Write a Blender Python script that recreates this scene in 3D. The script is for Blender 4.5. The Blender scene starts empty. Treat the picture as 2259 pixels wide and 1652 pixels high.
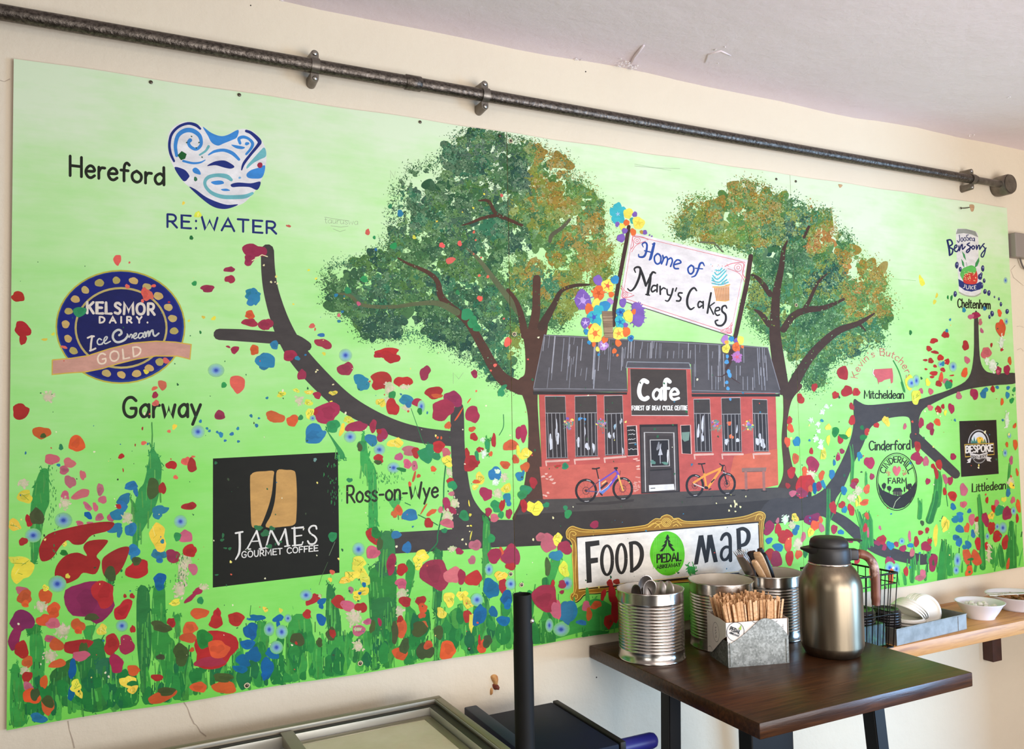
import bpy, bmesh, math, random
from mathutils import Vector, Matrix

# ------------------------------------------------------------------ camera, light, exposure
scene = bpy.context.scene
COL = scene.collection
W_PX, H_PX, F_PX = 2259.0, 1652.0, 1820.0
CAM = Vector((0.0, -1.75, 1.55))
YAW, PITCH, ROLL = 0.46164299, 0.0483035, 0.01867848

def _axes():
    f = Vector((math.sin(YAW) * math.cos(PITCH), math.cos(YAW) * math.cos(PITCH), math.sin(PITCH)))
    r = Vector((math.cos(YAW), -math.sin(YAW), 0))
    d = f.cross(r)
    rr = math.cos(ROLL) * r + math.sin(ROLL) * d
    dd = -math.sin(ROLL) * r + math.cos(ROLL) * d
    return rr, dd, f
AX_R, AX_D, AX_F = _axes()
cam_data = bpy.data.cameras.new('camera')
cam_data.sensor_fit = 'HORIZONTAL'
cam_data.sensor_width = 36.0
cam_data.lens = F_PX / W_PX * 36.0
cam_data.clip_start = 0.05
cam = bpy.data.objects.new('camera', cam_data)
COL.objects.link(cam)
cam.matrix_world = Matrix((
    (AX_R.x, -AX_D.x, -AX_F.x, CAM.x),
    (AX_R.y, -AX_D.y, -AX_F.y, CAM.y),
    (AX_R.z, -AX_D.z, -AX_F.z, CAM.z),
    (0, 0, 0, 1)))
scene.camera = cam

vs = scene.view_settings
vs.view_transform = 'Standard'
vs.look = 'None'
vs.gamma = 1.0
vs.use_curve_mapping = False
vs.exposure = -0.05
scene.cycles.transparent_max_bounces = 24

world = bpy.data.worlds.new('world')
scene.world = world
world.use_nodes = True
wbg = world.node_tree.nodes['Background']
wbg.inputs[0].default_value = (1.0, 0.98, 0.96, 1)
wbg.inputs[1].default_value = 0.28

def area(name, loc, target, sx, sy, power, color):
    l = bpy.data.lights.new(name, 'AREA')
    l.shape = 'RECTANGLE'
    l.size, l.size_y = sx, sy
    l.energy = power
    l.color = color
    o = bpy.data.objects.new(name, l)
    o.location = loc
    d = Vector(target) - Vector(loc)
    o.rotation_euler = d.to_track_quat('-Z', 'Y').to_euler()
    COL.objects.link(o)
    return o
# daylight through the windows of the room behind and beside the camera, plus a warm ceiling lamp and an added upward fill
area('window_light_front', (0.1, -4.1, 1.8), (0.8, 0, 1.7), 1.6, 1.2, 16, (1.0, 0.97, 0.94))
area('window_light_left', (-2.6, -3.3, 1.9), (0.6, 0, 1.6), 1.3, 1.3, 22, (1.0, 0.97, 0.93))
area('ceiling_lamp_light', (1.0, -1.9, 2.38), (1.0, -1.3, 0), 1.2, 0.5, 10, (1.0, 0.92, 0.82))
area('ceiling_fill_light', (1.7, -2.6, 1.2), (1.9, -1.2, 2.44), 2.0, 1.2, 74, (1.0, 0.97, 0.97))  # fill added to brighten the ceiling from below, not a lamp of the room
side = area('window_light_side', (4.6, -3.0, 1.0), (2.0, 0, 0.5), 1.2, 1.5, 44, (0.34, 0.62, 1.0))
side.data.spread = math.radians(80)

# ------------------------------------------------------------------ helpers
def px_ray(x, y):
    return AX_R * ((x - W_PX / 2) / F_PX) + AX_D * ((y - H_PX / 2) / F_PX) + AX_F
def on_y(x, y, Y):
    """where the sight line through photo point x, y meets the vertical plane at depth Y"""
    v = px_ray(x, y)
    return CAM + v * ((Y - CAM.y) / v.y)
def on_z(x, y, Z):
    v = px_ray(x, y)
    return CAM + v * ((Z - CAM.z) / v.z)
def on_x(x, y, X):
    v = px_ray(x, y)
    return CAM + v * ((X - CAM.x) / v.x)

def lin(c):
    return tuple((v / 255 / 12.92) if v / 255 <= 0.04045 else ((v / 255 + 0.055) / 1.055) ** 2.4 for v in c)

def tag(o, label=None, cat=None, group=None, kind=None):
    if label: o['label'] = label
    if cat: o['category'] = cat
    if group: o['group'] = group
    if kind: o['kind'] = kind
    return o
def empty(name, loc=(0, 0, 0), rz=0.0):
    o = bpy.data.objects.new(name, None)
    o.empty_display_size = 0.05
    o.location = loc
    o.rotation_euler = (0, 0, rz)
    COL.objects.link(o)
    return o
def link_mesh(name, verts, faces, mat, parent=None, smooth=False, loc=None):
    me = bpy.data.meshes.new(name)
    me.from_pydata([tuple(v) for v in verts], [], faces)
    me.update()
    for m in (mat if isinstance(mat, (list, tuple)) else [mat]):
        me.materials.append(m)
    if smooth:
        me.polygons.foreach_set('use_smooth', [True] * len(me.polygons))
    o = bpy.data.objects.new(name, me)
    COL.objects.link(o)
    if parent: o.parent = parent
    if loc: o.location = loc
    return o
def link_bm(name, bm, mat, parent=None, smooth=False, loc=None, angle=None):
    me = bpy.data.meshes.new(name)
    bmesh.ops.recalc_face_normals(bm, faces=bm.faces)
    if smooth:
        for f in bm.faces: f.smooth = True
        if angle:
            for e in bm.edges:
                if len(e.link_faces) == 2 and e.calc_face_angle(0) > angle: e.smooth = False
    bm.to_mesh(me); bm.free()
    for m in (mat if isinstance(mat, (list, tuple)) else [mat]):
        me.materials.append(m)
    o = bpy.data.objects.new(name, me)
    COL.objects.link(o)
    if parent: o.parent = parent
    if loc: o.location = loc
    return o
def bm_box(bm, lo, hi, bevel=0.0, seg=2, mtx=None):
    lo, hi = Vector(lo), Vector(hi)
    r = bmesh.ops.create_cube(bm, size=1.0)
    vs_ = r['verts']
    for v in vs_:
        v.co = Vector([(lo[i] + hi[i]) / 2 + v.co[i] * (hi[i] - lo[i]) for i in range(3)])
    if bevel:
        es = list({e for v in vs_ for e in v.link_edges})
        g = bmesh.ops.bevel(bm, geom=es, offset=bevel, segments=seg, affect='EDGES', profile=0.5)
        vs_ = list({v for f in g['faces'] for v in f.verts} | {v for v in vs_ if v.is_valid})
    if mtx:
        for v in vs_: v.co = mtx @ v.co
    return vs_
def bm_lathe(bm, prof, n=48, center=(0, 0, 0), cap0=False, cap1=False):
    c = Vector(center)
    rings = []
    for r, z in prof:
        rings.append([bm.verts.new(c + Vector((r * math.cos(2 * math.pi * i / n), r * math.sin(2 * math.pi * i / n), z))) for i in range(n)])
    for a, b in zip(rings, rings[1:]):
        for i in range(n):
            j = (i + 1) % n
            bm.faces.new((a[i], a[j], b[j], b[i]))
    if cap0: bm.faces.new(rings[0][::-1])
    if cap1: bm.faces.new(rings[-1])
    return rings
def frame_at(d):
    d = d.normalized()
    u = Vector((0, 0, 1)) if abs(d.z) < 0.9 else Vector((1, 0, 0))
    a = d.cross(u).normalized()
    return a, d.cross(a).normalized()
def bm_tube(bm, pts, r, n=12, caps=True, closed=False):
    pts = [Vector(p) for p in pts]
    m = len(pts)
    rad = r if isinstance(r, (list, tuple)) else [r] * m
    dirs = []
    for i in range(m):
        if closed:
            d = (pts[(i + 1) % m] - pts[i]).normalized() + (pts[i] - pts[i - 1]).normalized()
        else:
            d = Vector((0, 0, 0))
            if i < m - 1: d += (pts[i + 1] - pts[i]).normalized()
            if i > 0: d += (pts[i] - pts[i - 1]).normalized()
        dirs.append(d.normalized())
    a, b = frame_at(dirs[0])
    rings = []
    for i in range(m):
        d = dirs[i]
        a = (a - d * a.dot(d)).normalized()
        b = d.cross(a).normalized()
        rings.append([bm.verts.new(pts[i] + (a * math.cos(2 * math.pi * k / n) + b * math.sin(2 * math.pi * k / n)) * rad[i]) for k in range(n)])
    pairs = list(zip(rings, rings[1:])) + ([(rings[-1], rings[0])] if closed else [])
    for p, q in pairs:
        for k in range(n):
            j = (k + 1) % n
            bm.faces.new((p[k], p[j], q[j], q[k]))
    if caps and not closed:
        bm.faces.new(rings[0][::-1]); bm.faces.new(rings[-1])
def catmull(pts, closed, k=6):
    n = len(pts)
    if n < 3: return list(pts)
    out = []
    rng = range(n) if closed else range(n - 1)
    for i in rng:
        if closed:
            p0, p1, p2, p3 = pts[i - 1], pts[i], pts[(i + 1) % n], pts[(i + 2) % n]
        else:
            p0, p1, p2, p3 = pts[max(i - 1, 0)], pts[i], pts[i + 1], pts[min(i + 2, n - 1)]
        for s in range(k):
            t = s / k
            out.append(tuple(0.5 * (2 * b + (c - a) * t + (2 * a - 5 * b + 4 * c - d) * t * t + (3 * b - a - 3 * c + d) * t ** 3)
                             for a, b, c, d in zip(p0, p1, p2, p3)))
    if not closed: out.append(tuple(pts[-1]))
    return out

# ------------------------------------------------------------------ materials
def new_mat(name, color=(128, 128, 128), rough=0.6, metal=0.0, spec=0.5):
    m = bpy.data.materials.new(name)
    m.use_nodes = True
    b = m.node_tree.nodes['Principled BSDF']
    b.inputs['Base Color'].default_value = (*lin(color), 1)
    b.inputs['Roughness'].default_value = rough
    b.inputs['Metallic'].default_value = metal
    b.inputs['Specular IOR Level'].default_value = spec
    return m
def nodes(m):
    return m.node_tree.nodes, m.node_tree.links, m.node_tree.nodes['Principled BSDF']
def add_ramp(nt, fac, stops):
    r = nt.nodes.new('ShaderNodeValToRGB')
    e = r.color_ramp.elements
    while len(e) < len(stops): e.new(0.5)
    for el, (p, c) in zip(e, stops):
        el.position = p
        el.color = (*lin(c), 1)
    nt.links.new(fac, r.inputs[0])
    return r.outputs[0]
def add_noise(nt, scale=(1, 1, 1), nscale=5.0, detail=4.0, rough=0.6, coord='Object', distort=0.0):
    tc = nt.nodes.new('ShaderNodeTexCoord')
    mp = nt.nodes.new('ShaderNodeMapping')
    mp.inputs['Scale'].default_value = scale
    nt.links.new(tc.outputs[coord], mp.inputs[0])
    n = nt.nodes.new('ShaderNodeTexNoise')
    n.inputs['Scale'].default_value = nscale
    n.inputs['Detail'].default_value = detail
    n.inputs['Roughness'].default_value = rough
    n.inputs['Distortion'].default_value = distort
    nt.links.new(mp.outputs[0], n.inputs['Vector'])
    return n.outputs[0]
def add_bump(m, h, strength=0.3, dist=0.01):
    nt = m.node_tree
    b = nt.nodes.new('ShaderNodeBump')
    b.inputs['Strength'].default_value = strength
    b.inputs['Distance'].default_value = dist
    nt.links.new(h, b.inputs['Height'])
    nt.links.new(b.outputs[0], nt.nodes['Principled BSDF'].inputs['Normal'])
def noisy_mat(name, c0, c1, rough=0.6, metal=0.0, scale=(1, 1, 1), nscale=5.0, detail=5.0, bump=0.0, bdist=0.005, lo=0.35, hi=0.65, spec=0.5, distort=0.0):
    m = new_mat(name, c0, rough, metal, spec)
    nt = m.node_tree
    n = add_noise(nt, scale, nscale, detail, distort=distort)
    nt.links.new(add_ramp(nt, n, [(lo, c0), (hi, c1)]), nt.nodes['Principled BSDF'].inputs['Base Color'])
    if bump: add_bump(m, n, bump, bdist)
    return m
# ------------------------------------------------------------------ room shell
CEIL = 2.44
X_R = 2.93
def plaster(name, c0, c1, bump=0.25):
    m = new_mat(name, c0, 0.75, spec=0.3)
    nt = m.node_tree
    n1 = add_noise(nt, nscale=1.7, detail=6)
    nt.links.new(add_ramp(nt, n1, [(0.3, c0), (0.7, c1)]), nt.nodes['Principled BSDF'].inputs['Base Color'])
    n2 = add_noise(nt, nscale=9, detail=8, rough=0.65)
    add_bump(m, n2, bump, 0.02)
    return m
m_wall = plaster('cream_plaster', (222, 210, 186), (217, 204, 182))
m_ceil = plaster('lilac_white_plaster', (230, 217, 219), (224, 210, 213))
m_floor = noisy_mat('brown_floorboards', (92, 66, 46), (70, 50, 36), 0.5, scale=(1, 8, 1), nscale=3)
m_dark = new_mat('dark_hole', (40, 32, 26), 0.9)

def struct(o):
    o['kind'] = 'structure'
    return o
def wall_slab(name, lo, hi, mat):
    bm = bmesh.new()
    bm_box(bm, lo, hi)
    return struct(link_bm(name, bm, mat))
wall_back = wall_slab('wall_back', (-3.4, 0, 0), (5.2, 0.12, CEIL + 0.06), m_wall)
wall_slab('floor', (-3.4, -4.6, -0.1), (5.2, 0.12, 0), m_floor)
# the ceiling meets the wall in an uneven hand-plastered line
bm = bmesh.new()
NX, NY = 90, 8
random.seed(5)
grid = []
for j in range(NY + 1):
    row = []
    for i in range(NX + 1):
        x = -3.4 + 8.6 * i / NX
        y = 0.04 - 4.64 * (j / NY) ** 2.2
        z = CEIL
        if j < 3:
            z += (3 - j) / 3 * (0.005 * math.sin(x * 5.3 + 1) + 0.004 * math.sin(x * 11.7) + random.uniform(-0.002, 0.002))
        row.append(bm.verts.new((x, y, z)))
    grid.append(row)
for j in range(NY):
    for i in range(NX):
        bm.faces.new((grid[j][i], grid[j + 1][i], grid[j + 1][i + 1], grid[j][i + 1]))
ext = bmesh.ops.extrude_face_region(bm, geom=list(bm.faces))
for v in ext['geom']:
    if isinstance(v, bmesh.types.BMVert): v.co.z = CEIL + 0.1
ceiling = struct(link_bm('ceiling', bm, m_ceil, smooth=True, angle=0.6))
m_wall_r = plaster('cream_plaster_side', (205, 192, 178), (198, 184, 170))
# side wall beyond the corner, with an opening for the window whose daylight falls along the mural wall
bm = bmesh.new()
bm_box(bm, (X_R, -0.75, 0), (X_R + 0.12, 0.0, CEIL))
struct(link_bm('wall_right', bm, m_wall_r))
bm = bmesh.new()
for lo, hi in (((-3.4, -4.5, 0), (5.2, -4.38, 0.75)), ((-3.4, -4.5, 2.2), (5.2, -4.38, CEIL)),
               ((-3.4, -4.5, 0.75), (0.3, -4.38, 2.2)), ((2.1, -4.5, 0.75), (5.2, -4.38, 2.2))):
    bm_box(bm, lo, hi)
m_wall_far = plaster('dark_taupe_plaster', (96, 86, 78), (88, 78, 70))
struct(link_bm('wall_front', bm, m_wall_far))
wall_slab('wall_left', (-3.52, -4.5, 0), (-3.4, 0.12, CEIL), m_wall_far)
wall_slab('wall_side', (5.2, -4.5, 0), (5.32, 0.12, CEIL), m_wall_far)

# small knocks and hairline cracks in the plaster
def wall_mark(name, pts, w, mat):
    """a shallow groove line in the wall plaster"""
    P = [on_y(x, y, -0.0006) for x, y in pts]
    bm = bmesh.new()
    L = []
    for i, p in enumerate(P):
        d = (P[min(i + 1, len(P) - 1)] - P[max(i - 1, 0)])
        n = Vector((-d.z, 0, d.x)).normalized() * w * (0.5 + 0.5 * math.sin(i * 2.1 + 1) ** 2)
        L.append((bm.verts.new(p + n), bm.verts.new(p - n)))
    for a, b in zip(L, L[1:]):
        bm.faces.new((a[0], a[1], b[1], b[0]))
    return link_bm(name, bm, mat, wall_back)
m_crack = new_mat('plaster_crack', (176, 160, 142), 0.9)
wall_mark('plaster_crack', [(405, 1548), (414, 1562), (420, 1580), (428, 1596), (434, 1600), (442, 1614), (455, 1624)], 0.0011, m_crack)
wall_mark('plaster_crack', [(150, 1590), (153, 1610), (160, 1632), (164, 1650)], 0.0011, m_crack)
wall_mark('plaster_crack', [(0, 177), (10, 180), (22, 174)], 0.0009, m_crack)
wall_mark('plaster_crack', [(2240, 585), (2230, 596), (2236, 612), (2248, 622), (2258, 630)], 0.0012, m_crack)
wall_mark('plaster_crack', [(2243, 720), (2250, 719), (2258, 722)], 0.0009, m_crack)
wall_mark('plaster_crack', [(2244, 772), (2252, 768), (2258, 775)], 0.0009, m_crack)
m_wood_raw = noisy_mat('broken_filler_tan', (205, 160, 100), (170, 110, 60), 0.8, nscale=60)
m_rust = noisy_mat('broken_filler_brown', (120, 50, 30), (90, 35, 22), 0.7, nscale=60)
def lump(name, pts, mat, h, parent):
    P = [on_y(x, y, 0.0) for x, y in catmull(pts, True, 3)]
    c = sum(P, Vector()) / len(P)
    vs_ = [p for p in P] + [c + (p - c) * 0.6 + Vector((0, -h * random.uniform(.7, 1.2), 0)) for p in P] + [c + Vector((0, -h * 1.1, 0))]
    n = len(P)
    fs = [(i, (i + 1) % n, n + (i + 1) % n, n + i) for i in range(n)] + [(n + i, n + (i + 1) % n, 2 * n) for i in range(n)]
    return link_mesh(name, vs_, fs, mat, parent, True)
chip = empty('plaster_plug', on_y(1092, 1510, 0))
tag(chip, 'broken tan and brown filler plug sticking out of the cream wall below the mural', 'filler plug')
for nm, pts, mt, h in (('plug', [(1082, 1492), (1090, 1487), (1098, 1492), (1098, 1508), (1092, 1512), (1086, 1503)], m_wood_raw, .008),
                       ('plug_stub', [(1086, 1510), (1093, 1508), (1100, 1512), (1098, 1520), (1090, 1521)], m_rust, .012),
                       ('plug_tail', [(1082, 1518), (1087, 1519), (1086, 1531), (1081, 1532)], m_wood_raw, .004)):
    o = lump(nm, pts, mt, h, None)
    o.parent = chip
    o.matrix_parent_inverse = Matrix.Translation(-chip.location)
# dark screw holes in the bare wall
for x, y in ((553, 12), (1292, 158), (1316, 1494)):
    o = lump('screw_hole', [(x - 1.6, y), (x, y - 1.8), (x + 1.6, y), (x, y + 1.8)], m_dark, 0.0006, wall_back)

# spalled plaster and trowel ridges along the ceiling edge
random.seed(41)
m_spall = new_mat('white_spalled_plaster', (232, 224, 220), .9)
def ceiling_lumps(pts, s):
    bm = bmesh.new()
    for x, y in pts:
        p = on_z(x, y, CEIL - .0005)
        if p.y > -.004: p = on_y(x, y, -.0005)
        m = Matrix.Translation(p) @ Matrix.Rotation(random.uniform(0, 3), 4, 'Z') @ Matrix.Diagonal((random.uniform(.6, 1.6), random.uniform(.4, 1), random.uniform(.3, .6), 1))
        bmesh.ops.create_icosphere(bm, subdivisions=1, radius=s * random.uniform(.5, 1.2), matrix=m)
    return link_bm('spalled_plaster', bm, m_spall, ceiling)
ceiling_lumps([(random.gauss(1382, 12), random.gauss(143, 5)) for i in range(26)], .0035)
ceiling_lumps([(1275 + random.uniform(-7, 7), 131 + random.uniform(-3, 3)) for i in range(7)], .003)
ceiling_lumps([(2143 + random.uniform(-8, 8), 299 + random.uniform(-3, 3)) for i in range(7)], .003)
ceiling_lumps([(2224, 216), (2228, 214), (622, 2), (640, 4), (655, 5), (1578, 110), (1584, 140), (1600, 104)], .0035)
def ceiling_ridge(pts, r):
    P = [on_z(x, y, CEIL + r * .45) for x, y in pts]
    bm = bmesh.new(); bm_tube(bm, P, [r * (.4 + .6 * math.sin(math.pi * (i + .3) / len(P))) for i in range(len(P))], 8)
    return link_bm('plaster_ridge', bm, m_ceil, ceiling, True)
ceiling_ridge([(1392, 140), (1400, 125), (1410, 112), (1420, 100)], .004)
ceiling_ridge([(1030, 70), (1038, 50), (1036, 25), (1030, 0)], .003)
ceiling_ridge([(1555, 138), (1563, 120), (1590, 112), (1612, 122)], .003)
# ------------------------------------------------------------------ mural: three painted plywood panels
PANEL_T = 0.009                      # plywood thickness; the painted face stands this far off the wall
SEAM1, SEAM2 = on_y(1127, 790, -PANEL_T).x, on_y(1757, 790, -PANEL_T).x
EDGE_L, EDGE_R = on_y(22.5, 860, -PANEL_T).x, on_y(2240.5, 860, -PANEL_T).x
RANGES = [(EDGE_L, SEAM1 - 0.0006), (SEAM1 + 0.0006, SEAM2 - 0.0005), (SEAM2 + 0.0005, EDGE_R)]
_t = [on_y(x, y, -PANEL_T).z for x, y in ((24, 119), (600, 206.5), (1117, 295), (1700, 381.5), (2214, 462))]
_b = [on_y(x, y, -PANEL_T).z for x, y in ((20, 1603.5), (550, 1522), (1128, 1431.5), (1957, 1298), (2258, 1253.5))]
M_TOP, M_BOT = sum(_t) / 5, sum(_b) / 5

# paint: colour from a colour attribute, slightly uneven and satin
def paint_mat(name):
    m = new_mat(name, rough=0.55, spec=0.16)
    nt = m.node_tree
    b = nt.nodes['Principled BSDF']
    at = nt.nodes.new('ShaderNodeVertexColor'); at.layer_name = 'paint'
    n = add_noise(nt, scale=(1, 1, 2.2), nscale=26, detail=6, rough=0.7)
    mr = nt.nodes.new('ShaderNodeMapRange')
    mr.inputs[1].default_value, mr.inputs[2].default_value = 0.3, 0.7
    mr.inputs[3].default_value, mr.inputs[4].default_value = 0.70, 0.96
    nt.links.new(n, mr.inputs[0])
    mx = nt.nodes.new('ShaderNodeMix'); mx.data_type = 'RGBA'; mx.blend_type = 'MULTIPLY'
    mx.inputs[0].default_value = 1.0
    nt.links.new(at.outputs['Color'], mx.inputs[6])
    nt.links.new(mr.outputs[0], mx.inputs[7])
    nt.links.new(mx.outputs[2], b.inputs['Base Color'])
    return m
m_paint = paint_mat('mural_paint')

# every brush mark lies on whatever was painted there before it: a height map of the boards counts the coats
import numpy as np
STEP, SUB, CELL = 1.2e-5, 48, 0.0018
COATS = np.zeros((int((EDGE_R - EDGE_L) / CELL) + 3, int((M_TOP - M_BOT) / CELL) + 3), dtype=np.int32)
GROUND = [(0.0, (112, 200, 76)), (0.25, (132, 208, 96)), (0.5, (152, 213, 122)), (0.75, (178, 219, 151)), (1.0, (206, 222, 188))]
def ground_at(z):
    t = min(0.999, max(0.0, (z - M_BOT) / (M_TOP - M_BOT)))
    k = int(t * 4)
    a, b = lin(GROUND[k][1]), lin(GROUND[k + 1][1])
    return [u + (v - u) * (t * 4 - k) for u, v in zip(a, b)]
def clip_poly(poly, x0, x1):
    """cut a list of (x, z, rgba) at the panel's two vertical edges"""
    for side, X in ((1, x0), (-1, x1)):
        out = []
        for i in range(len(poly)):
            a, b = poly[i - 1], poly[i]
            da, db = (a[0] - X) * side, (b[0] - X) * side
            if (da >= 0) != (db >= 0):
                t = da / (da - db)
                out.append((X, a[1] + (b[1] - a[1]) * t, tuple(u + (v - u) * t for u, v in zip(a[2], b[2]))))
            if db >= 0: out.append(b)
        poly = out
        if len(poly) < 3: return None
    return poly
class Paint:
    """collects painted shapes given by their points on the photograph of the mural and lays them on the panels"""
    def __init__(s, name, label=None, sub=SUB, stuff=False):
        s.name, s.label, s.sub, s.stuff = name, label, sub, stuff
        s.polys, s.n = [], 0
    def raw(s, pts, cols):
        P = []
        for (x, y), c in zip(pts, cols):
            p = on_y(x, y, -PANEL_T)
            if c[3] < 0.999:      # thin paint: let the ground show through
                g = ground_at(p.z)
                c = (*[u + (v - u) * c[3] for u, v in zip(g, c[:3])], 1.0)
            P.append((p.x, min(max(p.z, M_BOT + .0004), M_TOP - .0004), c))
        s.polys.append((P, s.n)); s.n += 1
    def poly(s, pts, c, a=1.0):
        col = (*lin(c), a)
        s.raw(pts, [col] * len(pts))
    def curve(s, pts, c, a=1.0, k=5):
        s.poly(catmull(pts, True, k), c, a)
    def blob(s, x, y, rx, ry=None, rot=0.0, c=(0, 0, 0), rag=0.12, n=16, a=1.0):
        ry = rx if ry is None else ry
        ph = [random.uniform(0, 6.28) for _ in range(3)]
        ca, sa = math.cos(rot), math.sin(rot)
        pts = []
        if rag >= .2 and n == 20: n = 11
        for i in range(n):
            t = 2 * math.pi * i / n
            r = 1 + rag * (0.6 * math.sin(2 * t + ph[0]) + 0.5 * math.sin(3 * t + ph[1]) + 0.35 * math.sin(5 * t + ph[2])) + random.uniform(-1, 1) * rag * 0.18
            u, v = rx * r * math.cos(t), ry * r * math.sin(t)
            pts.append((x + u * ca - v * sa, y + u * sa + v * ca))
        s.poly(catmull(pts, True, 2) if max(rx, ry) > 5 else pts, c, a)
    def soft(s, x, y, rx, ry, c, a0=0.9, a1=0.0, c1=None, n=16, mid=0.55):
        """a thin dab that fades out at its rim"""
        A, C2 = (*lin(c), a0), (*lin(c1 or c), a1)
        B = tuple(u * .45 + v * .55 for u, v in zip(A, C2))
        ring = lambda q: [(x + rx * q * math.cos(6.2832 * i / n), y + ry * q * math.sin(6.2832 * i / n)) for i in range(n)]
        r0, r1, r2 = ring(mid * .5), ring(mid), ring(1.0)
        k = s.n
        for i in range(n):
            j = (i + 1) % n
            for pts, cols in ((((x, y), r0[i], r0[j]), (A, A, A)), ((r0[i], r1[i], r1[j], r0[j]), (A, B, B, A)), ((r1[i], r2[i], r2[j], r1[j]), (B, C2, C2, B))):
                s.n = k
                s.raw(pts, cols)
    def stroke(s, pts, w, c, a=1.0, smooth=False, k=5, cap=True):
        """a brush stroke along pts; w is one width or one per point (full width)"""
        n = len(pts)
        ws = list(w) if isinstance(w, (list, tuple)) else [w] * n
        if len(ws) != n:
            q = [i * (len(ws) - 1) / max(n - 1, 1) for i in range(n)]
            ws = [ws[int(t)] + (ws[min(int(t) + 1, len(ws) - 1)] - ws[int(t)]) * (t - int(t)) for t in q]
        P = [(*p, q) for p, q in zip(pts, ws)]
        if smooth and n > 2: P = catmull(P, False, k)
        L, R = [], []
        m = len(P)
        for i in range(m):
            a0, a1 = P[max(i - 1, 0)], P[min(i + 1, m - 1)]
            dx, dy = a1[0] - a0[0], a1[1] - a0[1]
            d = math.hypot(dx, dy) or 1
            # mitre at corners
            f = 1.0
            if 0 < i < m - 1:
                b0 = (P[i][0] - a0[0], P[i][1] - a0[1]); b1 = (a1[0] - P[i][0], a1[1] - P[i][1])
                l0, l1 = math.hypot(*b0) or 1, math.hypot(*b1) or 1
                cs = max(-1, min(1, (b0[0] * b1[0] + b0[1] * b1[1]) / l0 / l1))
                f = min(1.8, 1 / max(0.3, math.sqrt((1 + cs) / 2)))
            h = P[i][2] / 2 * f
            nx, ny = -dy / d * h, dx / d * h
            L.append((P[i][0] + nx, P[i][1] + ny)); R.append((P[i][0] - nx, P[i][1] - ny))
        if cap:
            for end, (A, B) in ((0, (L[0], R[0])), (1, (R[-1], L[-1]))):
                cx, cy = (A[0] + B[0]) / 2, (A[1] + B[1]) / 2
                r = math.hypot(A[0] - B[0], A[1] - B[1]) / 2
                a0 = math.atan2(A[1] - cy, A[0] - cx)
                arc = [(cx + r * math.cos(a0 + math.pi * q / 5), cy + r * math.sin(a0 + math.pi * q / 5)) for q in range(1, 5)]
                if end == 0: s._c0 = arc
                else: s._c1 = arc
            c0, c1 = s._c0, s._c1
            # quads plus two caps, all on one sub-layer
            k0 = s.n
            for i in range(m - 1):
                s.n = k0; s.poly([L[i], L[i + 1], R[i + 1], R[i]], c, a)
            s.n = k0; s.poly([L[0]] + c0 + [R[0]], c, a)
            s.n = k0; s.poly([R[-1]] + c1 + [L[-1]], c, a)
        else:
            k0 = s.n
            for i in range(m - 1):
                s.n = k0; s.poly([L[i], L[i + 1], R[i + 1], R[i]], c, a)
    def build(s):
        groups = {}
        for P, k in s.polys: groups.setdefault(k, []).append(P)
        level = {}
        for k in sorted(groups):
            bx = []
            for P in groups[k]:
                xs = [q[0] for q in P]; zs = [q[1] for q in P]
                a0, a1 = int((min(xs) - EDGE_L) / CELL), int((max(xs) - EDGE_L) / CELL) + 1
                b0, b1 = int((min(zs) - M_BOT) / CELL), int((max(zs) - M_BOT) / CELL) + 1
                a0, b0 = max(a0, 0), max(b0, 0)
                if a1 <= a0 or b1 <= b0 or a0 >= COATS.shape[0]: continue
                bx.append((a0, a1, b0, b1))
            if not bx: continue
            L = 1 + max(int(COATS[a0:a1, b0:b1].max()) if COATS[a0:a1, b0:b1].size else 0 for a0, a1, b0, b1 in bx)
            level[k] = L
            for a0, a1, b0, b1 in bx: COATS[a0:a1, b0:b1] = L
        for pi, (x0, x1) in enumerate(RANGES):
            V, Fc, cols = [], [], []
            seq = {}
            for P, k in s.polys:
                if k not in level: continue
                seq[k] = seq.get(k, 0) + 1
                xs = [p[0] for p in P]
                if max(xs) <= x0 or min(xs) >= x1: continue
                Q = P if (min(xs) >= x0 and max(xs) <= x1) else clip_poly(P, x0, x1)
                if not Q: continue
                y = -PANEL_T - 2e-5 - STEP * (level[k] + 0.8 * seq[k] / len(groups[k]))
                i0 = len(V)
                for x, z, c in Q:
                    V.append((x, y, z)); cols.append(c)
                area2 = sum(Q[i - 1][0] * Q[i][1] - Q[i][0] * Q[i - 1][1] for i in range(len(Q)))
                idx = list(range(i0, len(V)))
                Fc.append(idx if area2 > 0 else idx[::-1])
            if not Fc: continue
            o = link_mesh(s.name, V, Fc, m_paint, PANELS[pi])
            at = o.data.color_attributes.new('paint', 'FLOAT_COLOR', 'POINT')
            at.data.foreach_set('color', [u for c in cols for u in c])
            if s.stuff: o['kind'] = 'stuff'
            if s.label: o['label'] = s.label
def zc(ox, oy, s=3.755):
    def f(*pts):
        if len(pts) == 2 and not isinstance(pts[0], tuple): return (ox + pts[0] / s, oy + pts[1] / s)
        return [(ox + p[0] / s, oy + p[1] / s) for p in pts]
    return f
def zp(ox, oy, txt, s=3.755):
    """'x,y x,y ...' in an enlarged view -> photo points"""
    return [(ox + float(a) / s, oy + float(b) / s) for a, b in (q.split(',') for q in txt.split())]

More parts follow.
